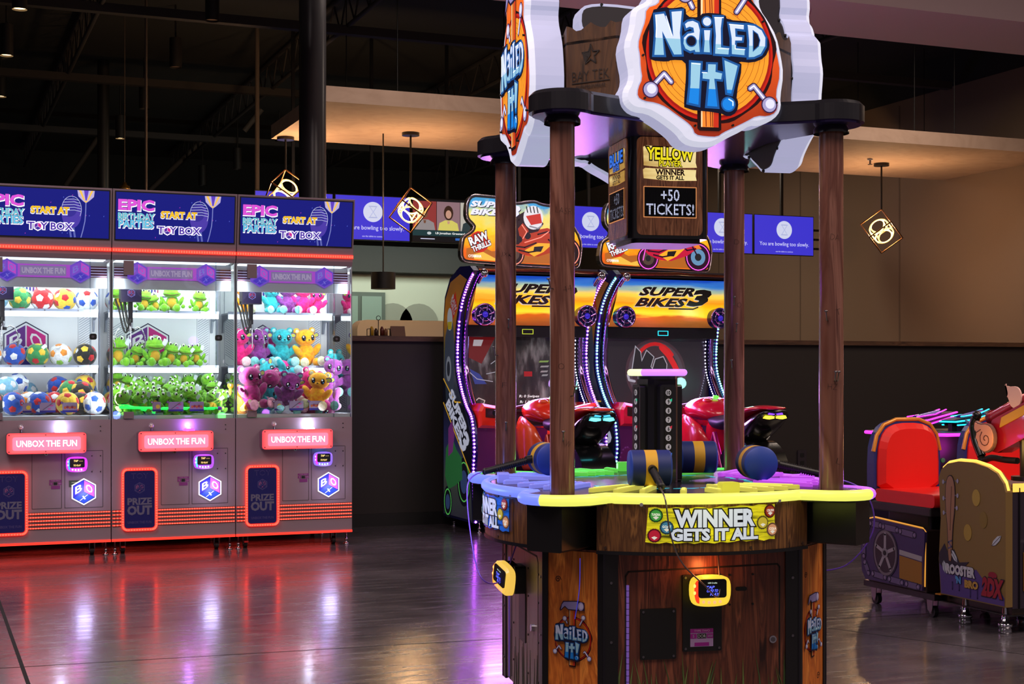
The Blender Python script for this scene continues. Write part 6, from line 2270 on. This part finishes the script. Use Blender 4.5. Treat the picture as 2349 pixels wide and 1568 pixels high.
# left side door, reader and plate
Ml = on_side(1) @ T(0, -BF, 0)
SIDEW = wood('side_laminate', [(70, 54, 50), (104, 80, 74), (120, 96, 88), (84, 64, 60)], (30, 30, 2.5), .35, 0, 1.0)
b = MB(Ml).box(-.30, .30, -.003, 0, .03, .60, SIDEW)
b.stroke([(-.2, .05), (-.2, .54), (-.18, .56), (.24, .56), (.26, .54), (.26, .05)], .006, -.004, DL, .001)
for x in (-.16, .1, .27):
    for z in (.12, .26, .4, .5):
        b.cyl((x, -.006, z), (x, -.003, z), .004, BLK2, n=8)
for i in range(18):
    x = random.uniform(-.28, .28)
    h = random.uniform(.08, .2)
    b.flat([(x - .005, .03), (x + .005, .03), (x + random.uniform(-.02, .02), .03 + h)], -.0045, mat((66, 64, 50), .6), .001)
b.build('side_door', game)
b = MB(Ml).rbox(-.05, .06, -.007, -.003, .22, .40, .006, mat((44, 38, 44), .4)).build('side_plate', game)
MB(Ml @ T(.19, 0, .3)).cyl((0, -.014, 0), (0, -.003, 0), .013, CHROME, n=18).build('side_lock', game)
b = MB(Ml).box(-.245, -.238, -.008, -.003, .04, .5, mat((130, 90, 190), .3, .5, .3)).build('side_hinge', game)
M_ = Ml @ T(-.0, -.03, .455) @ R('Y', 12)
q = MB(Ml).rbox(-.06, .06, -.045, -.003, .40, .50, .01, BLK2).build('reader_mount', game)
_old = game
rd = thing('tmp', 'x', 'x')
reader(rd, 0, 0, 0, 1.0, body=((255, 170, 60), (236, 190, 80)), lit=1.0, warm=True)
for ch in list(rd.children):
    ch.parent = game
    ch.matrix_local = Ml @ T(-.01, -.03, .455) @ R('Z', 12) @ R('Y', 14)
bpy.data.objects.remove(rd)

# hanging score box with a panel and lit display for each player
b = MB()
HB = .152
b.prism(rrect(-HB, HB, -HB, HB, .03, 4), 1.70, 2.075, SATIN, 'z', True)
b.prism(rrect(-HB + .02, HB - .02, -HB + .02, HB - .02, .03, 4), 1.685, 1.70, BLACK, 'z', True)
hb = b.build('score_box', game)
NAMES = (('YELLOW', (236, 220, 30)), ('BLUE', (40, 110, 220)), ('GREEN', (50, 180, 60)), ('PURPLE', (150, 60, 210)))
PANW = wood('panel_self_lit', [(50, 26, 16), (112, 66, 44), (78, 44, 28), (132, 82, 56), (54, 28, 18)], (20, 20, 2), .2, .5, 2.5)  # plank surface made self-lit to brighten the score box front
PARCH = grad('parchment_ink', [(.25, (170, 130, 60)), (.45, (226, 200, 130)), (.75, (240, 222, 160))], 0, 1, 1.0, 0, .9, (4, 4, 30))
for k in range(4):
    b = MB(on_side(k))
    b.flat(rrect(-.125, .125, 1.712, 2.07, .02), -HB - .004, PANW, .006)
    b.flat([(-.1, 1.965), (-.102, 2.033), (-.09, 2.038), (0, 2.034), (.09, 2.037), (.1, 2.03), (.098, 1.98), (.103, 1.962), (0, 1.958)], -HB - .006, PARCH, .002)
    b.flat([(-.1, 1.918), (-.103, 1.95), (-.095, 1.956), (0, 1.953), (.1, 1.953), (.098, 1.93), (.102, 1.914), (0, 1.911)], -HB - .006, PARCH, .002)
    c = mat(NAMES[k][1], .4, 0, 1.0)
    b.text(NAMES[k][0], 0, 2.009, .175, .043, mat((60, 44, 10), .4), -HB - .0075, .001, .02, .09)
    b.text(NAMES[k][0], 0, 2.009, .175, .043, c, -HB - .009, .001, .03)
    b.text('PLAYER', 0, 1.974, .085, .02, mat((60, 44, 10), .4), -HB - .0075, .001, .02, .09)
    b.text('PLAYER', 0, 1.974, .085, .02, c, -HB - .009, .001, .02)
    b.text('WINNER', 0, 1.942, .11, .02, mat((96, 46, 16), .4), -HB - .0075, .001, .04)
    b.text('GETS IT ALL', 0, 1.922, .105, .014, mat((50, 30, 14), .4), -HB - .0075, .001, .04)
    b.build('player_panel', hb, label=NAMES[k][0].lower() + ' player panel')
    b = MB(on_side(k))
    y_ = -HB - .006
    b.box(-.1, .1, y_, y_ + .003, 1.777, 1.888, BLK2)
    b.stroke([(-.1, 1.777), (.1, 1.777), (.1, 1.888), (-.1, 1.888)], .003, y_ - .001, mat((230, 150, 90), .4, 0, .8), .001, True)
    DM = mat((214, 220, 255), .4, 0, 1.2)
    b.text('+50', -.0, 1.858, .07, .042, DM, y_ - .001, .001, .01)
    b.text('TICKETS!', -.0, 1.806, .182, .04, DM, y_ - .001, .001, .01)
    # dot grid of the display: dark lines over the glyphs
    for i in range(34):
        x = -.097 + i * .0058
        b.box(x, x + .0012, y_ - .002, y_ - .001, 1.779, 1.886, BLK2)
    for i in range(18):
        z = 1.781 + i * .006
        b.box(-.098, .098, y_ - .002, y_ - .001, z, z + .0012, BLK2)
    b.build('ticket_display', hb)
MB().box(-.05, .05, -.05, .05, 1.6, 1.685, BLACK).build('junction_box', hb) if 0 else None

# ---- mallets
MBLUE, MYEL = mat((24, 44, 110), .55), mat((222, 170, 40), .55)


def mallet_proto():
    r = .063
    b = MB()
    b.M = T(0, 0, 0) @ R('Y', 90)
    for z0, z1, m_ in ((-.066, -.021, MBLUE), (-.021, .021, MYEL), (.021, .066, MBLUE)):
        b.cyl((0, 0, z0), (0, 0, z1), r, m_, n=32, cap=False)
    for s_ in (-1, 1):
        b.lathe([(r, s_ * .066), (r * .93, s_ * .072), (0, s_ * .072)], mat((34, 66, 160), .5), n=32)
    o = b.build('mallet', cat='mallet', label='x')
    h = MB()
    h.cyl((0, -.055, 0), (0, -.085, -.004), .016, BLK2, n=14)
    P = []
    for i in range(60):
        a = i * 2 * PI / 4
        q = i / 59
        P.append((.0135 * math.cos(a), -.08 - .13 * q, -.006 - .03 * q + .0135 * math.sin(a)))
    h.tube(P, .003, BLK2, 5)
    h.cyl((0, -.08, -.006), (0, -.25, -.045), .012, BLK2, n=12)
    h.ell((0, -.25, -.045), (.014, .01, .014), BLK2, 10)
    h.build('handle', o)
    return o


mp_ = mallet_proto()
spots = ((-.145, -.375, -8, 'blue and yellow foam mallet on the table front, handle towards the viewer'),
         (-.37, .24, -86, 'blue and yellow foam mallet at the left table edge, behind a post'),
         (.24, .24, 172, 'blue and yellow foam mallet mostly hidden behind the score tower'),
         (.335, -.155, 84, 'foam mallet on the right of the table showing its round blue end'))
for i, (x, y, a, lab) in enumerate(spots):
    o = mp_ if i == 0 else dup(mp_)
    v = Matrix.Rotation(math.radians(NR), 3, 'Z') @ Vector((x, y, 0))
    o.location = (NX + v.x, NY + v.y, .801 + .063 + .012)
    o.rotation_euler = (0, 0, math.radians(NR + a))
    o['label'] = lab
    o['group'] = 'foam mallets on the hammer game'


def gl(x, y, z):
    v = Matrix.Rotation(math.radians(NR), 3, 'Z') @ Vector((x, y, 0))
    return (NX + v.x, NY + v.y, z)


def spline(P, n=10):
    out = []
    for i in range(len(P) - 1):
        a, c, d, e = (Vector(P[max(0, i - 1)]), Vector(P[i]), Vector(P[i + 1]), Vector(P[min(len(P) - 1, i + 2)]))
        for k in range(n):
            u = k / n
            out.append(.5 * (2 * c + (d - a) * u + (2 * a - 5 * c + 4 * d - e) * u * u + (3 * c - a - 3 * d + e) * u ** 3))
    return out + [Vector(P[-1])]


CAB = mat((120, 110, 112), .3, .6)
VCAB = mat((130, 90, 220), .3, .3)  # violet light painted into the steel cable's colour
MB().tube(spline([gl(-.185, -.62, .83), gl(-.19, -.70, .79), gl(-.17, -.69, .68), gl(-.12, -.66, .58), gl(-.02, -.62, .49), gl(.02, -.60, .455), gl(.04, -.58, .48), gl(.05, -.53, .60)], 12), .0028, CAB, 6).build('mallet_cable', label='grey steel cable looping from the front mallet past the card reader', cat='cable')
MB().tube(spline([gl(-.62, .26, .83), gl(-.69, .2, .78), gl(-.70, .05, .58), gl(-.68, -.05, .46), gl(-.60, -.02, .45), gl(-.54, .0, .58)], 12), .0028, VCAB, 6).build('mallet_cable', label='violet-lit cable hanging from the left mallet off the table side', cat='cable')
MB().tube(spline([gl(.58, -.18, .83), gl(.74, -.2, .77), gl(.80, -.16, .62), gl(.72, -.1, .48), gl(.58, -.05, .45)], 12), .0028, VCAB, 6).build('mallet_cable', label='violet-lit cable hanging off the right table side', cat='cable')
MB().tube(spline([gl(-.46, -.63, .60), gl(-.465, -.64, .5), gl(-.475, -.62, .4)], 6), .0014, mat((70, 70, 220), .3, 0, .4), 6).build('short_cable', label='thin blue cable end dangling before the left corner badge', cat='cable')

# ================================================================ SHOOTING GAME ON THE RIGHT
SEATR = mat((238, 34, 30), .38)
GOLDL = mat((235, 160, 60), .4, 0, .8)
GOLDS = mat((226, 150, 60), .35, .3)
PXL = 4.62


def seat_unit(x0, label, full=True):
    t = thing('game_seat', label, 'seat', (x0, 5.9, 0))
    w_ = .40
    # box under the seat with printed side
    b = MB().box(0, w_, 0, .48, .12, .43, mat((36, 22, 20), .4)).build('seat_box', t, bevel=.004)
    M = R('Z', -90)
    sh = [(-.02, .13), (-.0, .42), (-.02, .435), (-.42, .455), (-.49, .44), (-.51, .40), (-.53, .28), (-.52, .17), (-.49, .13)]
    sp = MB(M).prism(sh, -.012, .012, mat((58, 44, 92), .45)).build('side_panel', t)
    b = MB(M)
    MT, ML = mat((96, 82, 124), .4), mat((124, 108, 146), .35)
    DKP = mat((34, 28, 52), .5)
    b.flat([(-.02, .16), (-.02, .27), (-.2, .285), (-.2, .17)], -.0135, mat((150, 100, 30), .5))
    b.flat([(-.02, .275), (-.02, .30), (-.2, .315), (-.2, .29)], -.0137, mat((160, 150, 160), .5))
    segs = [((-.44, .425), (-.36, .422)), ((-.33, .418), (-.22, .412)), ((-.19, .408), (-.08, .40)), ((-.485, .37), (-.455, .42)), ((-.50, .31), (-.50, .25)), ((-.49, .215), (-.46, .165)), ((-.42, .165), (-.32, .158)), ((-.28, .155), (-.18, .15)), ((-.14, .148), (-.05, .145))]
    for a, c in segs:
        b.stroke([a, c], .036, -.0137, DKP)
        b.stroke([a, c], .028, -.0147, MT)
        for q in (a, c):
            b.disc(q[0], q[1], .009, -.0155, ML)
    c = (-.315, .285)
    b.disc(*c, .105, -.0145, DKP, rz=.125, n=36)
    b.disc(*c, .096, -.0155, mat((110, 100, 112), .4), rz=.116, n=36)
    b.disc(*c, .084, -.0165, mat((40, 34, 44), .4), rz=.102, n=36)
    for k in range(5):
        a = k * 2 * PI / 5 + .3
        b.stroke([c, (c[0] + .08 * math.cos(a), c[1] + .098 * math.sin(a))], .018, -.0175, mat((150, 142, 156), .35))
    b.disc(*c, .026, -.0185, mat((130, 124, 136), .35))
    b.disc(*c, .013, -.0195, BLK2)
    b.build('wheel_print', sp)
    P = [(-.012, .15), (-.006, .425), (-.03, .44), (-.42, .46), (-.495, .443), (-.515, .40), (-.535, .28), (-.525, .17)]
    b = MB(M).tube([(p[0], 0, p[1]) for p in P], .004, GOLDL, 6)
    b.build('edge_light', sp)
    MB().rbox(.06, w_ - .06, .05, .40, .43, .50, .02, BLK2, 'z').build('slide_base', t)
    MB().box(-.01, w_ + .01, -.04, .44, .50, .545, mat((34, 30, 32), .4)).build('seat_pan', t, bevel=.006)
    b = MB().prism(rrect(-.06, .42, .545, .61, .02, 4), 0, w_, SEATR, 'x', True)
    b.build('seat_cushion', t, bevel=.012)
    # backrest: red pad in a gold and blue shell
    prof = [(0.0, .56), (.0, .80), (.02, .88), (.06, .93), (.13, .955), (.27, .955), (.34, .93), (.38, .88), (.40, .80), (.40, .56)]
    prof = [(p[0] * w_ / .4, p[1]) for p in prof]
    s2 = smooth_loop(prof, 1)
    b = MB(T(0, 0, 0) @ Matrix.Shear('XZ', 4, (0, 0)) if 0 else Matrix())
    sh_ = MB().prism(offset(s2, .012), .415, .475, mat((34, 50, 120), .35), 'y').build('seat_shell', t, bevel=.004)
    MB().tube([(p[0], .42, p[1]) for p in offset(prof, .012)[1:-1]], .011, GOLDS, 8).build('shell_trim', sh_)
    b = MB()
    b.bead(offset(s2, -.006), .03, .375, .44, SEATR, 'y')
    b.build('backrest', t)
    MB().box(0, w_, -.06, .52, .09, .12, BLACK).build('base_plate', t)
    for x in (.04, w_ - .04):
        for y in (.0, .46):
            caster(t, x, y)
    foot(t, .2, -.03, .1)
    return t


seat_unit(4.60, 'red padded game seat with wheel print box, nearest the black low wall')
seat_unit(5.18, 'second red padded game seat, behind the mounted red blaster')
# footwell platform joining seats and cabinet
b = MB().box(4.66, 6.1, 5.36, 6.0, .09, .12, mat((52, 34, 22), .35))
b.box(4.64, 6.1, 5.35, 6.0, .085, .09, BLACK)
b.box(4.62, 5.05, 5.82, 5.86, .12, .125, mat((200, 130, 50), .35, .2))
b.build('footwell_plate', label='low dark footwell plate joining the red seats to the game cabinet', cat='platform')

t = thing('shooting_cabinet', 'shooting game cabinet with yellow printed side and gold edge light', 'arcade machine', (4.63, 5.345, 0))
M = R('Z', -90)
sh = [(-.0, .13), (-.0, .66), (-.015, .70), (-.06, .745), (-.12, .768), (-.22, .785), (-.33, .785), (-.41, .77), (-.455, .74), (-.475, .70), (-.46, .5), (-.475, .3), (-.46, .13)]
sp = MB(M).prism(sh, -.02, .02, mat((122, 96, 52), .5)).build('side_panel', t)
b = MB(M).tube([(p[0] - .004, .0, p[1] + .006) for p in sh[1:9]], .008, mat((255, 190, 80), .4, 0, 1.6), 8)
b.build('edge_light', sp)
lamp('POINT', (4.68, 5.5, .86), (1, .6, .15), 1.2, .05, name='edge_glow')
lamp('POINT', (4.98, 5.66, .25), (1, .5, .12), 1.6, .05, name='footwell_light')
lamp('POINT', (4.85, 5.75, 1.25), (1, .35, .3), 1.6, .1, name='seat_fill')  # unseen lamp added above the seats to brighten the red pads
b = MB(M)
y_ = -.0215
LIL = mat((74, 54, 120), .5)
b.flat([(-.47, .28), (-.44, .33), (-.40, .30), (-.34, .32), (-.28, .26), (-.2, .28), (-.13, .22), (-.07, .24), (-.006, .17), (-.006, .135), (-.455, .135)], y_, LIL)
b.flat([(-.47, .33), (-.43, .38), (-.40, .33), (-.36, .36), (-.32, .30), (-.25, .31), (-.3, .27), (-.42, .25), (-.47, .28)], y_ - .0006, mat((34, 32, 48), .5))
# spiked bat
BT = [(-.40, .30), (-.375, .30), (-.372, .45), (-.355, .55), (-.352, .65), (-.365, .70), (-.385, .715), (-.408, .70), (-.42, .65), (-.418, .55), (-.402, .45)]
b.flat(offset(smooth_loop(BT, 1), .005), y_ - .001, mat((30, 22, 28), .5))
b.flat(smooth_loop(BT, 1), y_ - .002, mat((150, 108, 84), .5))
b.stroke([(-.385, .45), (-.382, .55), (-.375, .66)], .004, y_ - .003, mat((104, 70, 58), .5))
b.stroke([(-.40, .36), (-.374, .37), (-.40, .39), (-.374, .40)], .007, y_ - .003, mat((90, 84, 116), .5))
for x, z, dx in ((-.42, .68, -1), (-.418, .60, -1), (-.416, .53, -1), (-.35, .69, 1), (-.35, .62, 1), (-.355, .56, 1)):
    b.stroke([(x, z), (x + dx * .014, z)], .006, y_ - .0015, mat((110, 104, 130), .5))
    b.disc(x + dx * .018, z, .007, y_ - .002, mat((150, 146, 172), .5), rz=.011)
# loose feathers
for x, z, a, s_ in ((-.36, .33, 50, 1), (-.06, .43, -40, 1.1), (-.43, .27, 80, .8)):
    b.M = M @ T(x, 0, z) @ R('Y', a)
    b.flat([(-.035 * s_, 0), (-.015 * s_, .012), (.02 * s_, .012), (.04 * s_, 0), (.02 * s_, -.012), (-.015 * s_, -.012)], y_ - .002, mat((180, 184, 196), .5))
    b.stroke([(-.035 * s_, 0), (.035 * s_, 0)], .002, y_ - .003, mat((60, 60, 76), .5))
b.M = M
# plain studded collar, boots and vest shapes kept abstract: three paint splashes
for x, z, c in ((-.2, .62, (168, 138, 60)), (-.15, .52, (124, 100, 44)), (-.26, .45, (160, 130, 56))):
    b.disc(x, z, .028, y_ - .0008, mat(c, .5), rz=.04)
# title
for o_, dz in ((.06, 0), (0, -.0)):
    def tt(s, x, z, w_, h_, c, sh_=0):
        if o_:
            b.text(s, x, z, w_, h_, mat((26, 24, 36), .5), y_ - .003, .001, .04, .07, shear=sh_)
        else:
            b.text(s, x, z, w_, h_, mat(c, .5), y_ - .0045, .001, .07, shear=sh_)
    tt('ROOSTER', -.31, .262, .2, .042, (180, 178, 190))
    tt("'N", -.325, .216, .035, .03, (70, 130, 190))
    tt('BRO', -.23, .205, .09, .032, (170, 130, 60))
    tt('2DX', -.085, .21, .13, .075, (140, 26, 44), .1)
b.disc(-.085, .268, .03, y_ - .002, mat((130, 24, 44), .5), rz=.016)
for x in (-.37, -.32, -.24, -.19):
    b.stroke([(x, .2), (x, .165 - .02 * (x > -.3))], .008, y_ - .0015, mat((44, 30, 84), .5))
b.build('side_print', sp)
b = MB().box(.02, 1.55, .0, .42, .12, .68, mat((44, 34, 46), .4))
b.box(.02, 1.55, -.004, .0, .66, .70, mat((255, 190, 80), .4, 0, 1.3))
b.box(.08, .5, -.006, .0, .2, .38, mat((120, 84, 30), .4))
b.box(.055, .06, -.008, .42, .12, .68, BLACK)
b.build('cabinet_body', t, bevel=.004)
for x, z in ((.1, .42), (.13, .25)):
    MB().cyl((x, -.016, z), (x, 0, z), .014, CHROME, n=14).build('button', t)
for x, y in ((.03, .06), (.03, .34), (.4, .05), (.4, .36), (1.0, .05)):
    MB(T(x, y, 0)).lathe([(0, 0), (.03, 0), (.032, .012), (.028, .03), (.034, .032), (.034, .045), (.02, .05), (.016, .085), (.012, .12)], CHROME, n=16).build('levelling_foot', t)

# mounted red blaster with a wing emblem
gx, gy = 4.85, 5.68
gt = thing('mounted_blaster', 'red toy blaster on a swivel with a pink wing emblem and dark grip', 'arcade gun', (gx, gy, .79), -90)
G_R = mat((150, 18, 34), .25, 0, coat=.5)
MB().cyl((.2, .0, -.09), (.2, .0, .12), .03, BLACK, n=16).cyl((.2, 0, -.09), (.2, 0, -.07), .07, BLACK, n=20).build('swivel_stem', gt)
Mg = T(.10, 0, .12) @ R('Y', -22)
b = MB(Mg)
b.prism([(-.13, -.03), (-.12, .05), (-.05, .10), (.35, .10), (.40, .06), (.40, -.05), (.0, -.06), (-.08, -.06)], -.045, .045, G_R, 'y')
b.build('blaster_body', gt, bevel=.012)
MB(Mg).prism([(-.01, .045), (.33, .045), (.33, .085), (.02, .085)], -.052, -.044, mat((210, 140, 40), .4, 0, .3), 'y').build('gold_plate', gt)
b = MB(Mg).cyl((-.08, 0, .12), (.3, 0, .12), .035, G_R, n=18)
b.cyl((-.1, 0, .12), (-.08, 0, .12), .042, mat((110, 20, 40), .2, .3), n=18)
b.build('barrel_tube', gt)
b = MB(Mg)
b.cyl((-.115, 0, .02), (-.13, 0, .02), .045, mat((60, 30, 50), .2, .4), n=18)
b.tube([(-.125, .04 * math.cos(a * PI / 8), .02 + .04 * math.sin(a * PI / 8)) for a in range(2, 9)], .004, mat((255, 230, 190), .4, 0, 2), 6)
b.build('rear_lens', gt)
W_ = [(-.07, .09), (-.04, .075), (.02, .078), (.055, .06), (.075, .02), (.07, -.03), (.04, -.06), (0, -.07), (-.04, -.045), (-.05, -.01), (-.065, .0), (-.055, .03), (-.075, .04)]
b = MB(T(.0, -.075, .1))
b.prism(smooth_loop(W_, 1), -.006, .01, mat((120, 90, 84), .4))
b.prism(offset(smooth_loop(W_, 1), -.007), -.011, -.005, mat((226, 156, 132), .45))
b.stroke([(.015 + (.042 - .0026 * j) * math.cos(j * .6 + 2.2), .0 + (.042 - .0026 * j) * math.sin(j * .6 + 2.2)) for j in range(15)], .004, -.013, mat((110, 62, 60), .5), .003)
b.stroke([(-.05, .03), (-.02, .045)], .004, -.013, mat((110, 62, 60), .5), .003)
b.build('wing_emblem', gt, label='pink wing emblem')
b = MB(T(.16, -.04, .30))
b.prism(offset(smooth_loop(W_, 1), -.02), -.004, .004, mat((226, 180, 170), .45))
b.build('wing_emblem', gt, label='small pale wing emblem on top')
b = MB().tube(spline([(-.155, -.0, .20), (-.175, 0, .165), (-.165, 0, .10), (-.14, 0, .05), (-.115, 0, .01)], 5), .022, mat((26, 34, 26), .25, 0, coat=.6), 12)
b.ell((-.15, 0, .21), (.028, .02, .024), mat((22, 24, 22), .25), 12)
b.build('rear_grip', gt)
b = MB().tube(spline([(-.115, 0, .01), (-.11, 0, -.012), (-.04, 0, .005), (.05, 0, .0), (.14, 0, -.0)], 5), .016, BLK2, 10)
b.ell((-.11, 0, -.01), (.03, .02, .016), BLK2, 10)
b.build('grip_arm', gt)

# ---------------------------------------------------------------- pedestal with two neon rifles behind
MAGL, CYL_ = mat((255, 40, 215), .4, 0, 3.2), mat((30, 205, 240), .4, 0, 2.4)
tx, ty = 6.35, 8.0
t = thing('gun_pedestal', 'black game pedestal with a magenta lit rim behind the red seats', 'arcade machine', (tx, ty, 0), 0)
b = MB().box(-.32, .32, -.2, .3, .03, .80, mat((14, 13, 16), .3)).box(-.005, .005, -.204, -.2, .1, .76, DSTEEL)
b.build('pedestal_body', t, bevel=.005)
deck = [(-.36, -.12), (-.18, -.3), (.18, -.3), (.40, -.1), (.40, .34), (-.36, .34)]
MB().prism(deck, .80, .825, BLACK, 'z').build('deck', t)
MB().tube([(p[0], p[1], .81) for p in ([(-.36, .34)] + deck[:4] + [(.40, .34)])], .011, MAGL, 8).build('rim_light', t)
for x in (-.25, .25):
    foot(t, x, -.12, .04)
    foot(t, x, .2, .04)
MB().cyl((.1, -.205, .45), (.1, -.2, .45), .012, mat((200, 60, 160), .3, .5), n=12).build('lock', t)
MB().cyl((-.24, -.206, .66), (-.24, -.2, .66), .018, mat((60, 140, 255), .3, 0, 5), n=12).cyl((-.14, -.206, .64), (-.14, -.2, .64), .016, mat((20, 90, 30), .3, 0, .6), n=12).build('status_light', t)
lamp('POINT', (tx - .5, ty + 1.6, .75), (1, .05, .8), 7, .12, name='rim_glow')
lamp('POINT', (tx, ty - .45, .72), (1, .05, .8), 2.0, .08, name='rim_glow')


def rifle(x, y, c, label, rz):
    g = thing('toy_rifle', label, 'arcade gun', (tx + x, ty + y, .825), rz)
    g.scale = (1.3, 1.35, .75)
    b = MB()
    b.box(-.02, .02, -.02, .02, 0, .06, BLK2).box(-.03, .03, -.09, .22, .06, .09, BLK2)
    b.prism([(-.09, .05), (.0, .05), (.2, .11), (.26, .15), (.26, .17), (-.06, .115), (-.12, .1)], -.04, .04, BLK2, 'x')
    b.build('rifle_body', g)
    b = MB()
    for s_ in (-1, 1):
        b.tube([(s_ * .046, -.12, .085), (s_ * .046, .02, .1), (s_ * .05, .25, .165)], .007, c, 6)
        b.tube([(s_ * .046, -.1, .055), (s_ * .046, .02, .06), (s_ * .05, .22, .125)], .006, c, 6)
        b.tube([(s_ * .03, -.05, .13), (s_ * .03, .1, .15), (s_ * .02, .2, .19)], .005, c, 6)
    b.tube([(-.046, -.12, .085), (.046, -.12, .085)], .007, c, 6)
    b.build('neon_tubes', g)
    MB().cyl((0, -.02, .12), (0, .16, .165), .022, mat((60, 40, 160), .2, .3, .3), n=12).build('scope', g)
    MB().box(-.012, .012, -.1, -.06, .0, .07, BLK2).build('trigger_grip', g)


rifle(-.18, .0, MAGL, 'toy rifle outlined in magenta neon, left one on the black pedestal', -74)
rifle(.14, -.05, CYL_, 'toy rifle outlined in cyan neon, right one on the black pedestal', -74)
p0 = Vector((tx, ty, 0))
MB().tube(spline([p0 + Vector(q) for q in ((.12, -.1, .9), (.0, -.34, .84), (-.08, -.36, .66), (-.02, -.36, .46), (.06, -.36, .3), (0, -.36, .19), (-.11, -.36, .19), (-.18, -.36, .3), (-.1, -.36, .48), (.02, -.36, .6), (.1, -.3, .64))], 8), .009, mat((96, 74, 96), .35), 8).build('rifle_cord', label='looped rubber cord hanging from the cyan rifle down the pedestal', cat='cable')
